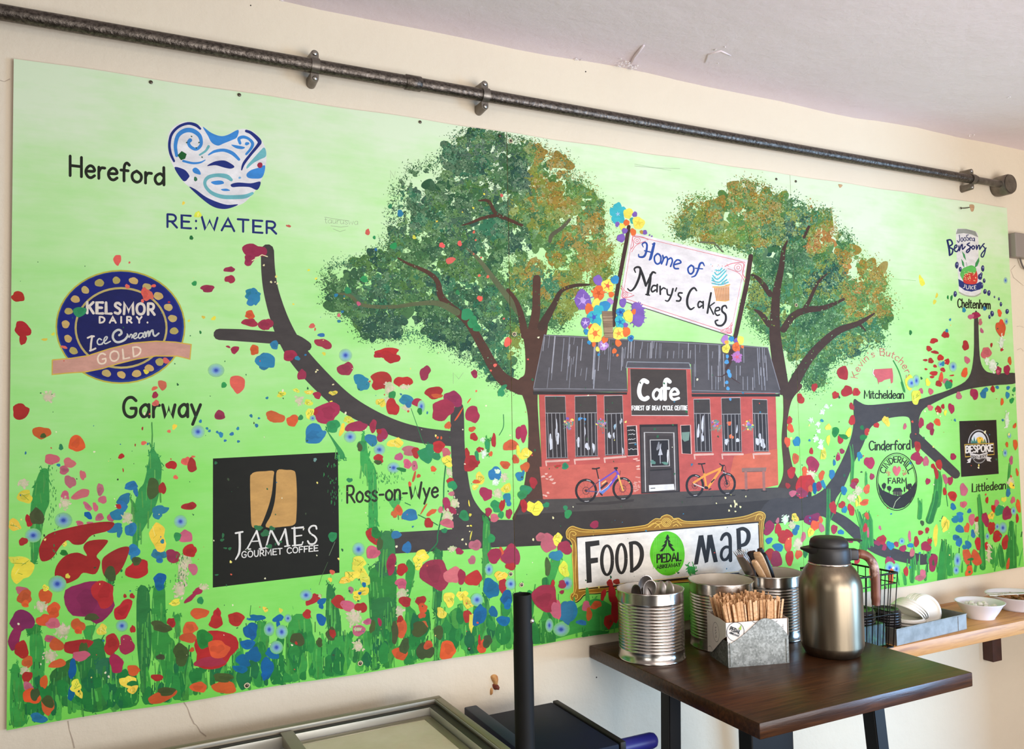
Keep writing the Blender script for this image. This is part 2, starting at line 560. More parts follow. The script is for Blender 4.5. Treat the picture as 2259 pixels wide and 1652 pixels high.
# the boards
m_edge = noisy_mat('raw_plywood_edge', (196, 160, 120), (160, 122, 88), 0.8, scale=(1, 1, 12), nscale=14)
def green_ground():
    m = new_mat('green_painted_ply', rough=0.55, spec=0.2)
    nt = m.node_tree
    tc = nt.nodes.new('ShaderNodeTexCoord')
    sep = nt.nodes.new('ShaderNodeSeparateXYZ')
    nt.links.new(tc.outputs['Object'], sep.inputs[0])
    n1 = add_noise(nt, scale=(1, 1, 1.6), nscale=3.2, detail=5, rough=0.62)
    n2 = add_noise(nt, scale=(1.2, 1, 9), nscale=6, detail=6, rough=0.65)
    mr = nt.nodes.new('ShaderNodeMapRange')
    mr.inputs[1].default_value, mr.inputs[2].default_value = M_BOT, M_TOP
    nt.links.new(sep.outputs['Z'], mr.inputs[0])
    def math_(op, a, b):
        n = nt.nodes.new('ShaderNodeMath'); n.operation = op
        for i, v in enumerate((a, b)):
            if isinstance(v, (int, float)): n.inputs[i].default_value = v
            else: nt.links.new(v, n.inputs[i])
        return n.outputs[0]
    t = math_('ADD', mr.outputs[0], math_('MULTIPLY', math_('SUBTRACT', n1, 0.5), 0.8))
    t = math_('ADD', t, math_('MULTIPLY', math_('SUBTRACT', n2, 0.5), 0.28))
    col = add_ramp(nt, t, GROUND)
    nt.links.new(col, nt.nodes['Principled BSDF'].inputs['Base Color'])
    add_bump(m, n2, 0.06, 0.004)
    return m
m_ground = green_ground()
PANELS = []
P_LABELS = ['left mural board painted with a blue heart, dairy badge and black coffee sign',
            'middle mural board painted with a red cafe between trees and a framed sign',
            'right mural board painted with a juice can, farm stamp and brewery sign']
for (x0, x1), lb in zip(RANGES, P_LABELS):
    e = empty('mural_board', (0, 0, 0))
    tag(e, lb, 'mural', 'painted mural boards along the wall')
    PANELS.append(e)
    n = 60
    random.seed(int(x0 * 1000) + 3)
    zt = [M_TOP + 0.0012 * math.sin(i * .35 + x0 * 9) for i in range(n + 1)]
    zb = [M_BOT + 0.0016 * math.sin(i * .31 + x0 * 5) - 0.0008 for i in range(n + 1)]
    V, Fc, mi = [], [], []
    for i in range(n + 1):
        x = x0 + (x1 - x0) * i / n
        V += [(x, -PANEL_T, zt[i]), (x, -PANEL_T, zb[i]), (x, -0.0002, zt[i]), (x, -0.0002, zb[i])]
    for i in range(n):
        a, b = 4 * i, 4 * i + 4
        Fc += [(a + 1, b + 1, b, a), (a, b, b + 2, a + 2), (b + 1, a + 1, a + 3, b + 3), (a + 2, b + 2, b + 3, a + 3)]
        mi += [0, 1, 1, 1]
    Fc += [(0, 2, 3, 1), (4 * n + 1, 4 * n + 3, 4 * n + 2, 4 * n)]
    mi += [1, 1]
    o = link_mesh('board', V, Fc, [m_ground, m_edge], e)
    o.data.polygons.foreach_set('material_index', mi)

# ---- hand lettering: strokes in a unit box, baseline at 0, capitals 100 high
GLYPH = {
 'A': (70, '0,0 35,100 70,0|13,36 57,36'), 'B': (60, '5,0 5,100|~5,100 40,98 50,78 38,56 5,54|~5,54 45,52 58,28 44,3 5,0'),
 'C': (64, '~62,82 45,98 22,95 6,72 4,42 14,12 36,0 62,15'), 'D': (66, '5,0 5,100|~5,100 36,95 58,74 62,48 52,20 30,4 5,0'),
 'E': (55, '55,100 5,100 5,0 56,0|5,52 46,52'), 'F': (52, '54,100 5,100 5,0|5,52 44,52'),
 'G': (70, '~64,82 46,98 24,95 8,74 4,42 14,12 36,0 56,6 64,24 64,42|64,44 40,44'), 'H': (66, '5,0 5,100|60,0 60,100|5,52 60,52'),
 'I': (14, '7,0 7,100'), 'J': (44, '~36,100 36,50 33,16 20,0 4,10'), 'K': (60, '5,0 5,100|56,100 6,46|22,60 58,0'),
 'L': (52, '5,100 5,0 50,0'), 'M': (86, '4,0 10,100 43,24 76,100 82,0'), 'N': (64, '5,0 5,100 58,0 58,100'),
 'O': (72, '~36,100 12,86 3,50 12,14 36,0 60,14 69,50 60,86 36,100'), 'P': (56, '5,0 5,100|~5,100 40,98 52,74 40,48 5,44'),
 'R': (60, '5,0 5,100|~5,100 40,98 52,74 40,48 5,46|26,46 58,0'), 'S': (56, '~52,84 36,98 14,95 8,74 26,56 44,44 50,22 34,2 6,10'),
 'T': (62, '0,100 60,100|30,100 30,0'), 'U': (64, '~5,100 6,34 16,6 32,0 48,6 57,34 58,100'), 'W': (94, '2,100 22,0 46,74 70,0 90,100'),
 'Y': (60, '2,100 30,48|58,100 30,48 30,0'), 'V': (60, '2,100 30,0 58,100'),
 'a': (50, '~44,50 28,62 8,46 4,22 16,2 34,8 44,30|45,62 46,0'), 'c': (48, '~46,50 28,62 8,48 4,26 14,4 30,0 46,10'),
 'd': (52, '~44,50 28,62 8,46 4,22 16,2 34,8 45,30|46,100 47,0'), 'e': (50, '~6,32 44,36 40,56 24,62 8,46 4,24 14,4 30,0 46,12'),
 'f': (42, '~44,90 32,100 21,86 18,50 18,0|3,58 38,58'), 'h': (50, '5,100 5,0|~5,36 18,58 34,60 43,44 44,0'),
 'i': (12, '6,60 6,0|6,80 6,84'), 'k': (44, '5,100 5,0|38,60 6,26|18,36 42,0'), 'l': (13, '6,100 6,0'),
 'm': (76, '5,60 5,0|~5,38 16,58 28,60 36,44 37,0|~37,40 48,58 60,60 69,44 70,0'), 'n': (50, '5,60 5,0|~5,36 18,58 34,60 43,44 44,0'),
 'o': (52, '~26,62 8,48 3,30 9,10 26,0 43,10 49,30 44,48 26,62'), 'r': (36, '5,60 5,0|~5,34 16,56 34,58'),
 's': (42, '~38,52 24,62 8,52 12,38 28,28 38,14 24,0 4,8'), 't': (36, '~14,88 14,20 20,2 34,5|0,62 32,62'),
 'u': (50, '~5,60 6,16 18,0 32,8 43,30|43,60 45,0'), 'v': (46, '2,60 22,0 42,60'), 'w': (66, '2,60 16,0 32,46 48,0 62,60'),
 'y': (50, '2,60 23,4|46,60 8,-38'), "'": (12, '7,100 4,82'), '-': (40, '6,36 34,36'), ':': (20, '10,60 10,64|10,2 10,6'), '.': (20, '10,2 10,6'),
 '&': (66, '~62,0 20,70 24,96 40,92 38,72 8,34 10,6 34,2 60,40'), ' ': (34, '')}
def word(P, text, p0, p1, h, lw, c, slant=0.0, track=14, h1=None, up=None, curve=None, wob=0.0):
    """letters from p0 to p1 along the baseline, capitals h photo pixels high (h1 at the end)"""
    tot = sum(GLYPH[ch][0] for ch in text) + track * (len(text) - 1)
    h1 = h if h1 is None else h1
    dx, dy = p1[0] - p0[0], p1[1] - p0[1]
    x = 0
    for ch in text:
        w, st = GLYPH[ch]
        jig = random.uniform(-wob, wob)
        for s_ in st.split('|'):
            if not s_: continue
            sm = s_[0] == '~'
            pts = []
            for q in s_.lstrip('~').split():
                gx, gy = (float(v) for v in q.split(','))
                t = (x + gx) / tot
                hh = h + (h1 - h) * t
                ux, uy = up if up else (0, -1)
                yy = gy / 100 * hh
                off = curve(t) if curve else 0
                pts.append((p0[0] + dx * t + ux * yy + slant * yy, p0[1] + dy * t + uy * yy + off + jig))
            P.stroke(pts, lw, c, smooth=sm)
        x += w + track
def arc_word(P, text, cx, cy, rx, ry, a0, a1, h, lw, c, inward=False):
    tot = sum(GLYPH[ch][0] for ch in text) + 14 * (len(text) - 1)
    x = 0
    for ch in text:
        w, st = GLYPH[ch]
        for s_ in st.split('|'):
            if not s_: continue
            pts = []
            for q in s_.lstrip('~').split():
                gx, gy = (float(v) for v in q.split(','))
                a = math.radians(a0 + (a1 - a0) * (x + gx) / tot)
                k = gy / 100 * h
                pts.append((cx + (rx + k) * math.sin(a), cy - (ry + k) * math.cos(a)))
            P.stroke(pts, lw, c, smooth=s_[0] == '~')
        x += w + 14
# ------------------------------------------------------------------ what is painted on the boards
random.seed(11)
DARK = (38, 38, 30)
# seams of the roller in the ground coat
p = Paint('roller_marks')
for x0, y0, x1, y1 in ((1400, 362, 1480, 376), (1960, 614, 2020, 619)):
    p.stroke([(x0, y0), (x1, y1)], 1.4, (150, 196, 126), .35)
p.build()

# ---------------------------------------------------------------- the two trees
def inside(x, y, poly):
    r = False
    for i in range(len(poly)):
        (x1, y1), (x2, y2) = poly[i - 1], poly[i]
        if (y1 > y) != (y2 > y) and x < (x2 - x1) * (y - y1) / (y2 - y1) + x1: r = not r
    return r
def patch(x, y):
    return .5 + .25 * math.sin(x * .031 + 1.7 * math.sin(y * .023)) + .25 * math.sin(y * .042 + 1.3 * math.sin(x * .027 + 2))
def pick(x, y, cols):
    t = patch(x, y) + random.gauss(0, .16)
    return cols[min(len(cols) - 1, max(0, int(t * len(cols))))]
CROWN_L = [(1015, 285), (1070, 282), (1116, 294), (1180, 312), (1250, 345), (1262, 388), (1300, 402), (1330, 450), (1332, 490), (1352, 540), (1358, 600), (1348, 640), (1300, 632),
           (1262, 650), (1266, 690), (1238, 728), (1210, 722), (1196, 700), (1150, 740), (1140, 800), (1128, 860), (1100, 848), (1060, 812), (1010, 784), (990, 755), (950, 762), (912, 735),
           (880, 752), (800, 746), (778, 705), (742, 690), (716, 655), (712, 618), (730, 582), (790, 572), (846, 540), (862, 480), (866, 420), (905, 368), (955, 362), (985, 322)]
CROWN_R = [(1510, 442), (1545, 430), (1600, 446), (1608, 412), (1650, 394), (1690, 412), (1712, 428), (1750, 436), (1790, 456), (1834, 464), (1838, 505), (1880, 518), (1892, 565), (1925, 575),
           (1955, 605), (1952, 640), (1972, 665), (1960, 700), (1948, 720), (1952, 765), (1900, 772), (1868, 792), (1832, 800), (1822, 846), (1792, 862), (1762, 848), (1752, 800), (1715, 752),
           (1690, 748), (1664, 722), (1640, 690), (1655, 630), (1668, 570), (1640, 556), (1600, 546), (1560, 540), (1522, 528), (1490, 522), (1484, 492), (1500, 470)]
G1, G2, G3, G4, G5 = (40, 84, 54), (58, 104, 58), (74, 116, 52), (32, 74, 60), (92, 136, 60)
OC, OL, TE, LG = (152, 122, 44), (126, 134, 48), (44, 110, 76), (190, 224, 170)
def pal_left(x, y):
    if x < 1122:
        if y > 700: return pick(x, y, (G1, G4, G4, G1, TE))
        if x < 800 and y < 660: return pick(x, y, (TE, G1, G2, G2))
        return pick(x, y, (G1, G2, G2, G3, G4, TE, G1))
    d = (x - 1122) / 230 - (y - 420) / 500
    if x < 1170 and y < 560: return pick(x, y, (G4, G1, G2, G3, OL))
    if y > 660: return pick(x, y, (G2, G1, G3, OL))
    return pick(x, y, (OC, OL, OL, G3, G5, G2, OC)) if d > 0.2 else pick(x, y, (G3, G5, G2, OL, OC, TE))
def pal_right(x, y):
    if y < 540 and x < 1730: return pick(x, y, (OL, G5, G3, OC, OL, G2))
    if 1860 < x and 540 < y < 700: return pick(x, y, (OC, OL, G5, OC, G3, (178, 118, 52)))
    if 1780 < x < 1850 and y < 560: return pick(x, y, ((168, 112, 48), OL, G3, TE, OC))
    return pick(x, y, (G1, G2, G2, G3, TE, OL, G4))
def crown(name, poly, pal, nblob, ntick, gaps):
    xs, ys = [q[0] for q in poly], [q[1] for q in poly]
    def samp(m=0):
        while True:
            x, y = random.uniform(min(xs), max(xs)), random.uniform(min(ys), max(ys))
            if not inside(x, y, poly): continue
            if any(((x - gx) / grx) ** 2 + ((y - gy) / gry) ** 2 < random.uniform(.3, 1.2) for gx, gy, grx, gry in gaps): continue
            return x, y
    p = Paint(name, sub=40, stuff=True)
    for i in range(nblob):
        x, y = samp()
        r = random.uniform(16, 40)
        if not all(inside(x + dx, y + dy, poly) for dx, dy in ((-15, 0), (15, 0), (0, -15), (0, 15))): continue
        p.blob(x, y, r * .62, r * random.uniform(.4, .7), random.uniform(0, 3), pal(x, y), rag=.5, n=22, a=random.uniform(.85, 1))
    p.build()
    p = Paint(name, sub=40, stuff=True)
    for i in range(int(nblob * 2.2)):
        x, y = samp()
        r = random.uniform(4, 11)
        if not all(inside(x + dx, y + dy, poly) for dx, dy in ((-9, 0), (9, 0), (0, -9), (0, 9))): r *= .35
        p.blob(x, y, r, r * random.uniform(.6, 1), random.uniform(0, 3), pal(x, y), rag=.5, n=14, a=random.uniform(.75, 1))
    p.build()
    p = Paint(name, sub=14, stuff=True)
    for i in range(ntick):
        x, y = samp()
        u = random.random()
        c = pal(x, y)
        if u < .09 + .26 * max(0, math.sin(x * .09 + 2 * math.sin(y * .07)) * math.sin(y * .083)): c = tuple(int(a * .3 + b * .7) for a, b in zip(c, LG))
        elif u < .5: c = tuple(int(v * .78) for v in c)
        elif u < .68: c = tuple(min(255, int(v * 1.22 + 8)) for v in c)
        # little curved sponge ticks
        a0 = random.uniform(0, 6.28); L = random.uniform(1.1, 3.6); w = random.uniform(.5, 1.4)
        dx, dy = math.cos(a0) * L, math.sin(a0) * L
        nx, ny = -math.sin(a0) * w, math.cos(a0) * w
        b = random.uniform(-.5, .5) * L
        bx, by = -math.sin(a0) * b, math.cos(a0) * b
        p.poly([(x - dx, y - dy), (x + bx * .6 - nx * .7, y + by * .6 - ny * .7), (x + dx, y + dy), (x + bx * .6 + nx, y + by * .6 + ny)], c)
    # loose ticks straying past the rim
    n = len(poly)
    for i in range(ntick // 4):
        k = random.randrange(n); t = random.random()
        (x1, y1), (x2, y2) = poly[k - 1], poly[k]
        x = x1 + (x2 - x1) * t + random.gauss(0, 9); y = y1 + (y2 - y1) * t + random.gauss(0, 8)
        c = pal(x, y)
        a0 = random.uniform(0, 6.28); L = random.uniform(1.0, 3.2); w = random.uniform(.4, 1.1)
        dx, dy = math.cos(a0) * L, math.sin(a0) * L
        p.poly([(x - dx, y - dy), (x - dy * w / L, y + dx * w / L), (x + dx, y + dy), (x + dy * w / L, y - dx * w / L)], c)
    p.build()
BARK, BARK2 = (82, 54, 40), (70, 50, 38)
crown('painted_tree_crown', CROWN_L, pal_left, 420, 15500, [(1060, 500, 30, 10), (1135, 800, 14, 60), (905, 700, 16, 30), (1190, 560, 30, 20), (760, 600, 30, 14), (930, 400, 34, 26)])
crown('painted_tree_crown', CROWN_R, pal_right, 320, 12000, [(1745, 650, 8, 60), (1600, 480, 16, 30), (1880, 590, 14, 30), (1700, 560, 20, 20), (1840, 545, 14, 30)])
p = Paint('painted_tree_trunk')
TL = zc(550, 420); TM = zc(1150, 420); TR = zc(1659, 500)
# left tree: trunk, then limbs
p.curve([(1130, 855), (1150, 868), (1164, 915), (1165, 985), (1158, 1060), (1146, 1110), (1132, 1148), (1190, 1138), (1200, 1098), (1194, 1010), (1188, 930), (1186, 870), (1192, 800), (1204, 745), (1208, 716), (1192, 720), (1172, 735), (1150, 712), (1158, 770), (1158, 822), (1146, 835)], BARK)
p.stroke(TL((2250, 1640), (2100, 1560), (2010, 1440), (1930, 1290), (1800, 1080), (1600, 900), (1560, 760), (1480, 680), (1320, 610), (1230, 560)), [30, 27, 23, 20, 17, 15, 11, 9, 6, 3], BARK, smooth=True)
p.stroke(TL((1720, 1010), (1560, 935), (1380, 940), (1180, 965), (940, 950), (830, 870), (720, 855)), [15, 12, 9, 8, 8, 7, 3], BARK2, .85, smooth=True)
p.stroke(TL((2253, 1040), (2150, 900), (2000, 700), (1890, 560), (1800, 480)), [13, 13, 11, 8, 3], BARK2, .85, smooth=True)
p.stroke(TL((2260, 290), (2130, 235), (2040, 190), (1980, 90), (1900, 85)), [6, 8, 8, 7, 3], BARK, smooth=True)
p.stroke(TL((2050, 205), (1930, 230), (1830, 270), (1760, 290)), [8, 7, 5, 2], BARK, smooth=True)
p.stroke([(1172, 740), (1182, 690), (1183, 650), (1184, 615)], [22, 19, 17, 18], BARK, smooth=True)
p.stroke([(1195, 720), (1222, 672), (1238, 642), (1268, 630), (1300, 628)], [20, 13, 9, 8, 4], BARK2, smooth=True)
p.stroke([(1158, 740), (1148, 690), (1136, 660), (1120, 640)], [18, 13, 9, 8], BARK, smooth=True)
p.stroke([(1257, 484), (1240, 502), (1218, 518), (1213, 532)], [6, 8, 9, 8], BARK2, .9, smooth=True)
# right tree
p.curve([(1712, 762), (1722, 800), (1728, 900), (1724, 970), (1728, 1040), (1716, 1075), (1698, 1098), (1745, 1098), (1775, 1085), (1752, 1040), (1742, 1000), (1736, 960), (1738, 920), (1748, 880), (1770, 852), (1752, 842), (1738, 846), (1730, 812), (1722, 762)], BARK)
p.stroke(TR((250, 1340), (215, 1100), (190, 900), (190, 700), (205, 520), (240, 350), (260, 200), (290, 120)), [30, 28, 25, 20, 17, 13, 9, 4], BARK2, smooth=True)
p.stroke(TR((300, 1390), (400, 1200), (520, 1030), (700, 870), (880, 800), (1010, 720)), [26, 22, 19, 16, 11, 4], BARK2, smooth=True)
p.stroke(TR((880, 800), (940, 860)), [7, 3], BARK2)
p.stroke(TR((260, 850), (340, 740), (450, 690), (600, 670), (760, 600)), [15, 15, 14, 11, 5], BARK2, smooth=True)
p.stroke(TR((430, 690), (480, 600), (540, 470), (620, 390)), [10, 8, 7, 3], BARK2, smooth=True)
p.stroke(TR((150, 560), (60, 440), (0, 400)), [13, 10, 5], BARK2, smooth=True)
p.stroke(TR((140, 810), (70, 720), (20, 690)), [13, 10, 4], BARK2, smooth=True)
p.stroke(TR((430, 90), (455, 30), (470, 0)), [6, 7, 6], BARK2)
p.stroke([(1545, 534), (1575, 536), (1595, 556)], [4, 4, 3], BARK2, .85)
p.build()
# leaves dabbed back over the limbs
for poly, pal, n in ((CROWN_L, pal_left, 1500), (CROWN_R, pal_right, 1300)):
    p = Paint('painted_leaves', sub=16, stuff=True)
    xs, ys = [q[0] for q in poly], [q[1] for q in poly]
    for i in range(n):
        x, y = random.uniform(min(xs), max(xs)), random.uniform(min(ys), max(ys))
        if not inside(x, y, poly): continue
        if 1150 < x < 1210 and y > 690: continue
        if 1690 < x < 1740 and y > 720: continue
        c = pal(x, y)
        if random.random() < .3: c = tuple(int(a * .4 + b * .6) for a, b in zip(c, LG))
        p.blob(x, y, random.uniform(.8, 2.2), random.uniform(.6, 1.6), random.uniform(0, 3), c, rag=.4, n=6)
    p.build()

# ---------------------------------------------------------------- the grey road that winds over all three boards
ROAD = (68, 62, 59)
p = Paint('painted_road')
A = zc(550, 420); B = zc(550, 800); C = zc(1659, 500); D = zc(1659, 850)
p.stroke([(590, 553), (592, 600), (600, 650), (622, 718), (654, 778), (700, 832), (756, 884), (810, 917), (870, 944), (930, 960), (1000, 968)], [29, 31, 34, 40, 45, 46, 43, 38, 36, 35, 33], ROAD, smooth=True, k=7)
p.stroke(zp(0, 420, '1815,1192 2000,1200 2200,1215 2420,1235 2540,1290'), [25, 27, 27, 27, 22], ROAD, smooth=True)
p.curve(B((1668, 420), (1700, 370), (1740, 350), (1775, 380), (1785, 700), (1815, 960), (1850, 1110), (1920, 1220), (2000, 1300), (1990, 1420), (1700, 1420), (1690, 1100), (1670, 700)), ROAD)
p.poly(B((1085, 1412), (1700, 1378), (1990, 1300), (2200, 1302), (2200, 1518), (1800, 1545), (1190, 1582), (1205, 1540)), ROAD)
PAVE = (76, 69, 62)
p.poly([(1135, 1147), (1146, 1122), (1400, 1112), (1790, 1080), (1790, 1145), (1560, 1175), (1300, 1210), (1250, 1200), (1135, 1206)], (58, 50, 43))
p.poly(zp(1150, 750, '40,1330 440,1300 990,1262 1320,1250 2130,1220 2250,1240 2250,1300 2100,1320 1500,1368 600,1412 60,1440 -50,1450'), PAVE)
p.curve(D((150, 945), (420, 935), (560, 885), (650, 790), (735, 640), (800, 490), (832, 380), (842, 260), (838, 150), (850, 112), (885, 135), (960, 162), (1150, 146), (1340, 126), (1500, 80), (1650, 28), (1790, -60), (1835, -250), (1840, -580),
         (1870, -580), (1885, -250), (1925, -130), (2010, -100), (2190, -100), (2190, -20), (2000, 0), (1800, 30), (1640, 82), (1480, 160), (1410, 210), (1380, 290), (1385, 380), (1360, 480), (1325, 520), (1318, 400), (1310, 290), (1270, 258), (1150, 268), (1050, 300), (975, 360),
         (915, 500), (840, 650), (760, 840), (690, 950), (690, 1060), (640, 1105), (560, 1082), (400, 1105), (60, 1130)), ROAD, k=4)
p.stroke(D((1345, 420), (1450, 520), (1560, 620), (1685, 735)), [22, 22, 22, 20], ROAD)
p.stroke(D((640, 1060), (760, 1130), (900, 1250), (1040, 1350), (1200, 1405), (1380, 1440), (1500, 1430)), [20, 24, 27, 26, 25, 25, 20], ROAD, smooth=True)
p.build()

# ---------------------------------------------------------------- the cafe
K = lambda t: zp(1150, 750, t)
BRICK, BRICK2 = (186, 84, 74), (202, 100, 76)
ROOF, LINE, WHITE = (84, 79, 79), (150, 150, 156), (232, 226, 220)
p = Paint('painted_cafe')
p.poly(K('145,440 880,430 880,230 1400,230 1410,440 2105,440 2128,1200 2000,1228 1320,1255 990,1275 450,1312 178,1318'), BRICK)
p.poly(K('150,1050 420,1035 980,1010 985,1275 450,1312 178,1318'), (198, 96, 80))
p.poly(K('1760,960 2120,900 2128,1200 2000,1228 1700,1240'), (203, 101, 72))
p.poly(K('190,-45 430,-36 1000,0 1400,14 1640,30 1870,46 2040,60 2140,410 2140,440 1410,440 1405,200 870,195 878,430 100,430 100,395'), ROOF)
p.poly(K('96,424 876,434 874,452 100,452'), (52, 44, 40)); p.poly(K('1408,446 2140,446 2140,468 1412,470'), (52, 44, 40))
p.build()
p = Paint('painted_roof_lines', sub=8)
for t in ('100,405 300,403 876,410', '1410,418 1700,425 2140,440', '190,-45 100,395', '190,-40 2040,62', '2040,62 2140,410'):
    p.stroke(K(t), 1.6, (132, 130, 134))
for i in range(92):
    u = random.random()
    x = 190 + u * 1850
    y0 = -40 + u * 100 + random.choice((0, 0, 0, 60, 160, 250)) + random.uniform(0, 20)
    L = random.uniform(50, 330)
    y1 = min(y0 + L, 395 + u * 20)
    if 860 < x < 1410: y1 = min(y1, 150)
    if y1 - y0 < 25: continue
    k = (u - .48) * .16
    p.stroke(K('%f,%f %f,%f' % (x, y0, x + k * (y1 - y0) - 6, y1)), random.choice((.9, 1.2, 1.6, 2.6 if x < 800 else 1.2)), random.choice((LINE, (134, 134, 140), (164, 162, 166))))
p.build()
p = Paint('painted_cafe_sign')
p.poly(K('880,180 1385,185 1405,238 868,228'), (84, 80, 82))
for t in ('876,180 1388,190', '868,228 1402,238', '876,180 866,230', '1388,190 1404,238'): p.stroke(K(t), 1.6, (144, 148, 152))
p.poly(K('900,240 1366,246 1382,624 912,622'), (70, 60, 52))
p.stroke(K('912,624 1384,626'), 1.2, WHITE); p.stroke(K('900,240 912,622'), .9, (170, 140, 130)); p.stroke(K('1366,246 1380,624'), .9, (190, 130, 118))
p.build()
p = Paint('painted_cafe_lettering')
ARIAL = (240, 236, 228)
z = K
p.stroke(z('1042,348 1010,335 985,370 975,430 990,475 1020,490 1045,478'), 9.5, ARIAL, smooth=True)
p.stroke(z('1150,430 1122,408 1096,432 1092,465 1110,490 1135,475 1150,440'), 6, ARIAL, smooth=True); p.stroke(z('1154,412 1156,490'), 7, ARIAL)
p.stroke(z('1228,345 1205,328 1190,350 1188,420 1188,488'), 9, ARIAL, smooth=True); p.stroke(z('1165,400 1222,400'), 6.5, ARIAL)
p.stroke(z('1238,452 1296,444 1288,415 1264,404 1240,428 1236,465 1258,492 1302,482'), 6.4, ARIAL, smooth=True)
word(p, 'FOREST OF DEAN CYCLE CENTRE', K('915,580')[0], K('1372,579')[0], 9.2, 1.9, ARIAL, track=26)
p.build()
# windows with bars, each a frame of its own
def cafe_window(quad, rail, nb, lights):
    p = Paint('painted_cafe_window')
    q = K(quad)
    tl, tr, br, bl = q
    p.poly(q, (52, 44, 42))
    p.poly([(tl[0], tl[1]), (tr[0], tr[1]), (tr[0] + (br[0] - tr[0]) * rail, tr[1] + (br[1] - tr[1]) * rail), (tl[0] + (bl[0] - tl[0]) * rail, tl[1] + (bl[1] - tl[1]) * rail)], (68, 60, 54))
    for t in lights: p.blob(*K(t[0])[0], t[1], t[2], 0, t[3] if len(t) > 3 else (206, 206, 210), rag=.35, n=12)
    f = lambda u, v: (tl[0] + (tr[0] - tl[0]) * u + (bl[0] - tl[0]) * v + (br[0] - tr[0] - bl[0] + tl[0]) * u * v, tl[1] + (tr[1] - tl[1]) * u + (bl[1] - tl[1]) * v + (br[1] - tr[1] - bl[1] + tl[1]) * u * v)
    p.stroke([f(0, 0), f(1, 0)], 1.2, (200, 190, 186)); p.stroke([f(0, 1), f(0, 0)], 1, (178, 150, 146)); p.stroke([f(1, 0), f(1, 1)], 1, (178, 150, 146))
    p.stroke([f(0, rail), f(1, rail)], 1.8, (150, 146, 144)); p.stroke([f(0, .985), f(1, .985)], 1.4, (140, 136, 134))
    for i in range(nb):
        u = (i + .5) / nb
        p.stroke([f(u, rail), f(u, .98)], 1.5, (146, 142, 140))
    a, b = f(-.04, 1.02), f(1.06, 1.01)
    p.stroke([(a[0], a[1] + 3), (b[0], b[1] + 3)], 4.2, (216, 172, 156))
    p.stroke([(a[0], a[1] + 5), (a[0] + 1, a[1] + 12)], 3, (216, 172, 156))
    p.build()
cafe_window('195,465 362,465 382,980 210,984', .27, 5, [('245,850', 4, 16), ('290,740', 2.5, 18), ('300,820', 3, 14)])
cafe_window('442,465 622,460 632,964 448,970', .28, 6, [('470,845', 4, 9), ('545,880', 5, 8), ('598,890', 3, 9), ('525,760', 2, 9), ('485,652', 5, 3.5, (60, 150, 215)), ('525,655', 3.4, 2.6, (60, 150, 215))])
cafe_window('684,462 836,458 854,950 694,958', .3, 4, [('728,790', 3, 7), ('765,790', 2, 6), ('825,670', 2.6, 6), ('838,920', 2, 8), ('775,715', 3, 6, (150, 176, 190))])
cafe_window('1426,490 1560,488 1578,930 1438,930', .27, 4, [('1465,760', 3, 14), ('1500,700', 3, 16), ('1500,810', 2.5, 10)])
cafe_window('1655,480 1812,476 1824,930 1668,928', .3, 5, [('1700,840', 5, 6), ('1790,830', 4, 5), ('1738,800', 4.5, 5, (230, 110, 60)), ('1722,690', 4.5, 5.5, (226, 104, 60)), ('1785,740', 1.6, 9)])
cafe_window('1912,490 2035,494 2048,925 1926,925', .27, 4, [('1960,840', 5, 9), ('2000,860', 5, 10), ('1975,800', 3, 8)])
p = Paint('painted_cafe_door')
p.poly(K('978,700 1294,696 1314,1258 992,1272'), (44, 36, 32)); p.poly(K('990,720 1286,716 1300,1250 1000,1262'), (74, 64, 60))
p.stroke(K('1028,1255 1018,765 1262,768 1276,1240'), 2.0, (190, 184, 178))
p.poly(K('1040,790 1245,792 1262,1190 1050,1196'), (64, 54, 50))
p.poly(K('1066,828 1216,826 1226,1042 1076,1046'), (40, 34, 32)); p.stroke(K('1066,828 1218,826 1226,1042 1074,1046 1066,828'), 1.8, (180, 176, 170))
p.blob(*K('1135,880')[0], 4, 8, 0, (130, 130, 132), .4); p.stroke(K('1155,860 1148,950 1150,1020'), 1.4, (180, 180, 182)); p.poly(K('1150,880 1170,950 1132,955'), (190, 190, 192))
p.blob(*K('1212,960')[0], 2.2, 14, 0, (214, 210, 206), .3); p.blob(*K('1090,1012')[0], 5, 5, 0, (90, 130, 116), .3); p.blob(*K('1190,1020')[0], 7, 3, 0, (96, 138, 120), .3)
p.stroke(K('1070,1080 1240,1068'), 3.2, (40, 34, 30)); p.poly(K('1062,1086 1236,1080 1240,1184 1066,1188'), (70, 62, 60))
p.poly(K('1056,1202 1262,1192 1268,1240 1058,1254'), (226, 222, 216)); p.stroke(K('1072,1228 1106,1226'), 1.6, (50, 44, 40))
p.build()
p = Paint('painted_menu_board')
p.poly(K('872,712 952,708 966,955 882,958'), (46, 38, 34)); p.stroke(K('874,712 952,708 966,955 880,960'), 1.8, (222, 186, 176))
for t in ('880,748 940,748', '884,784 940,780', '886,822 944,818', '890,856 948,850', '884,905 955,904'):
    a, b = K(t)
    n = 7
    p.stroke([(a[0] + (b[0] - a[0]) * i / n, a[1] + (b[1] - a[1]) * i / n + (random.uniform(-1.3, 1.3) if '9' not in t[:4] else 0)) for i in range(n + 1)], 1.1, (216, 210, 204))
p.poly(K('1318,706 1400,704 1410,944 1332,942'), (46, 38, 34)); p.stroke(K('1318,706 1400,704 1408,944 1330,940 1318,706'), 1.5, (222, 176, 164))
p.poly(K('1328,764 1394,760 1386,830 1350,842 1330,820'), (116, 142, 126))
p.build()
p = Paint('painted_bench')
BEN = (140, 108, 96)
p.poly(K('1825,1060 2030,1055 2024,1086 1826,1090'), BEN); p.stroke(K('1830,1092 2020,1088'), 1, (90, 70, 62))
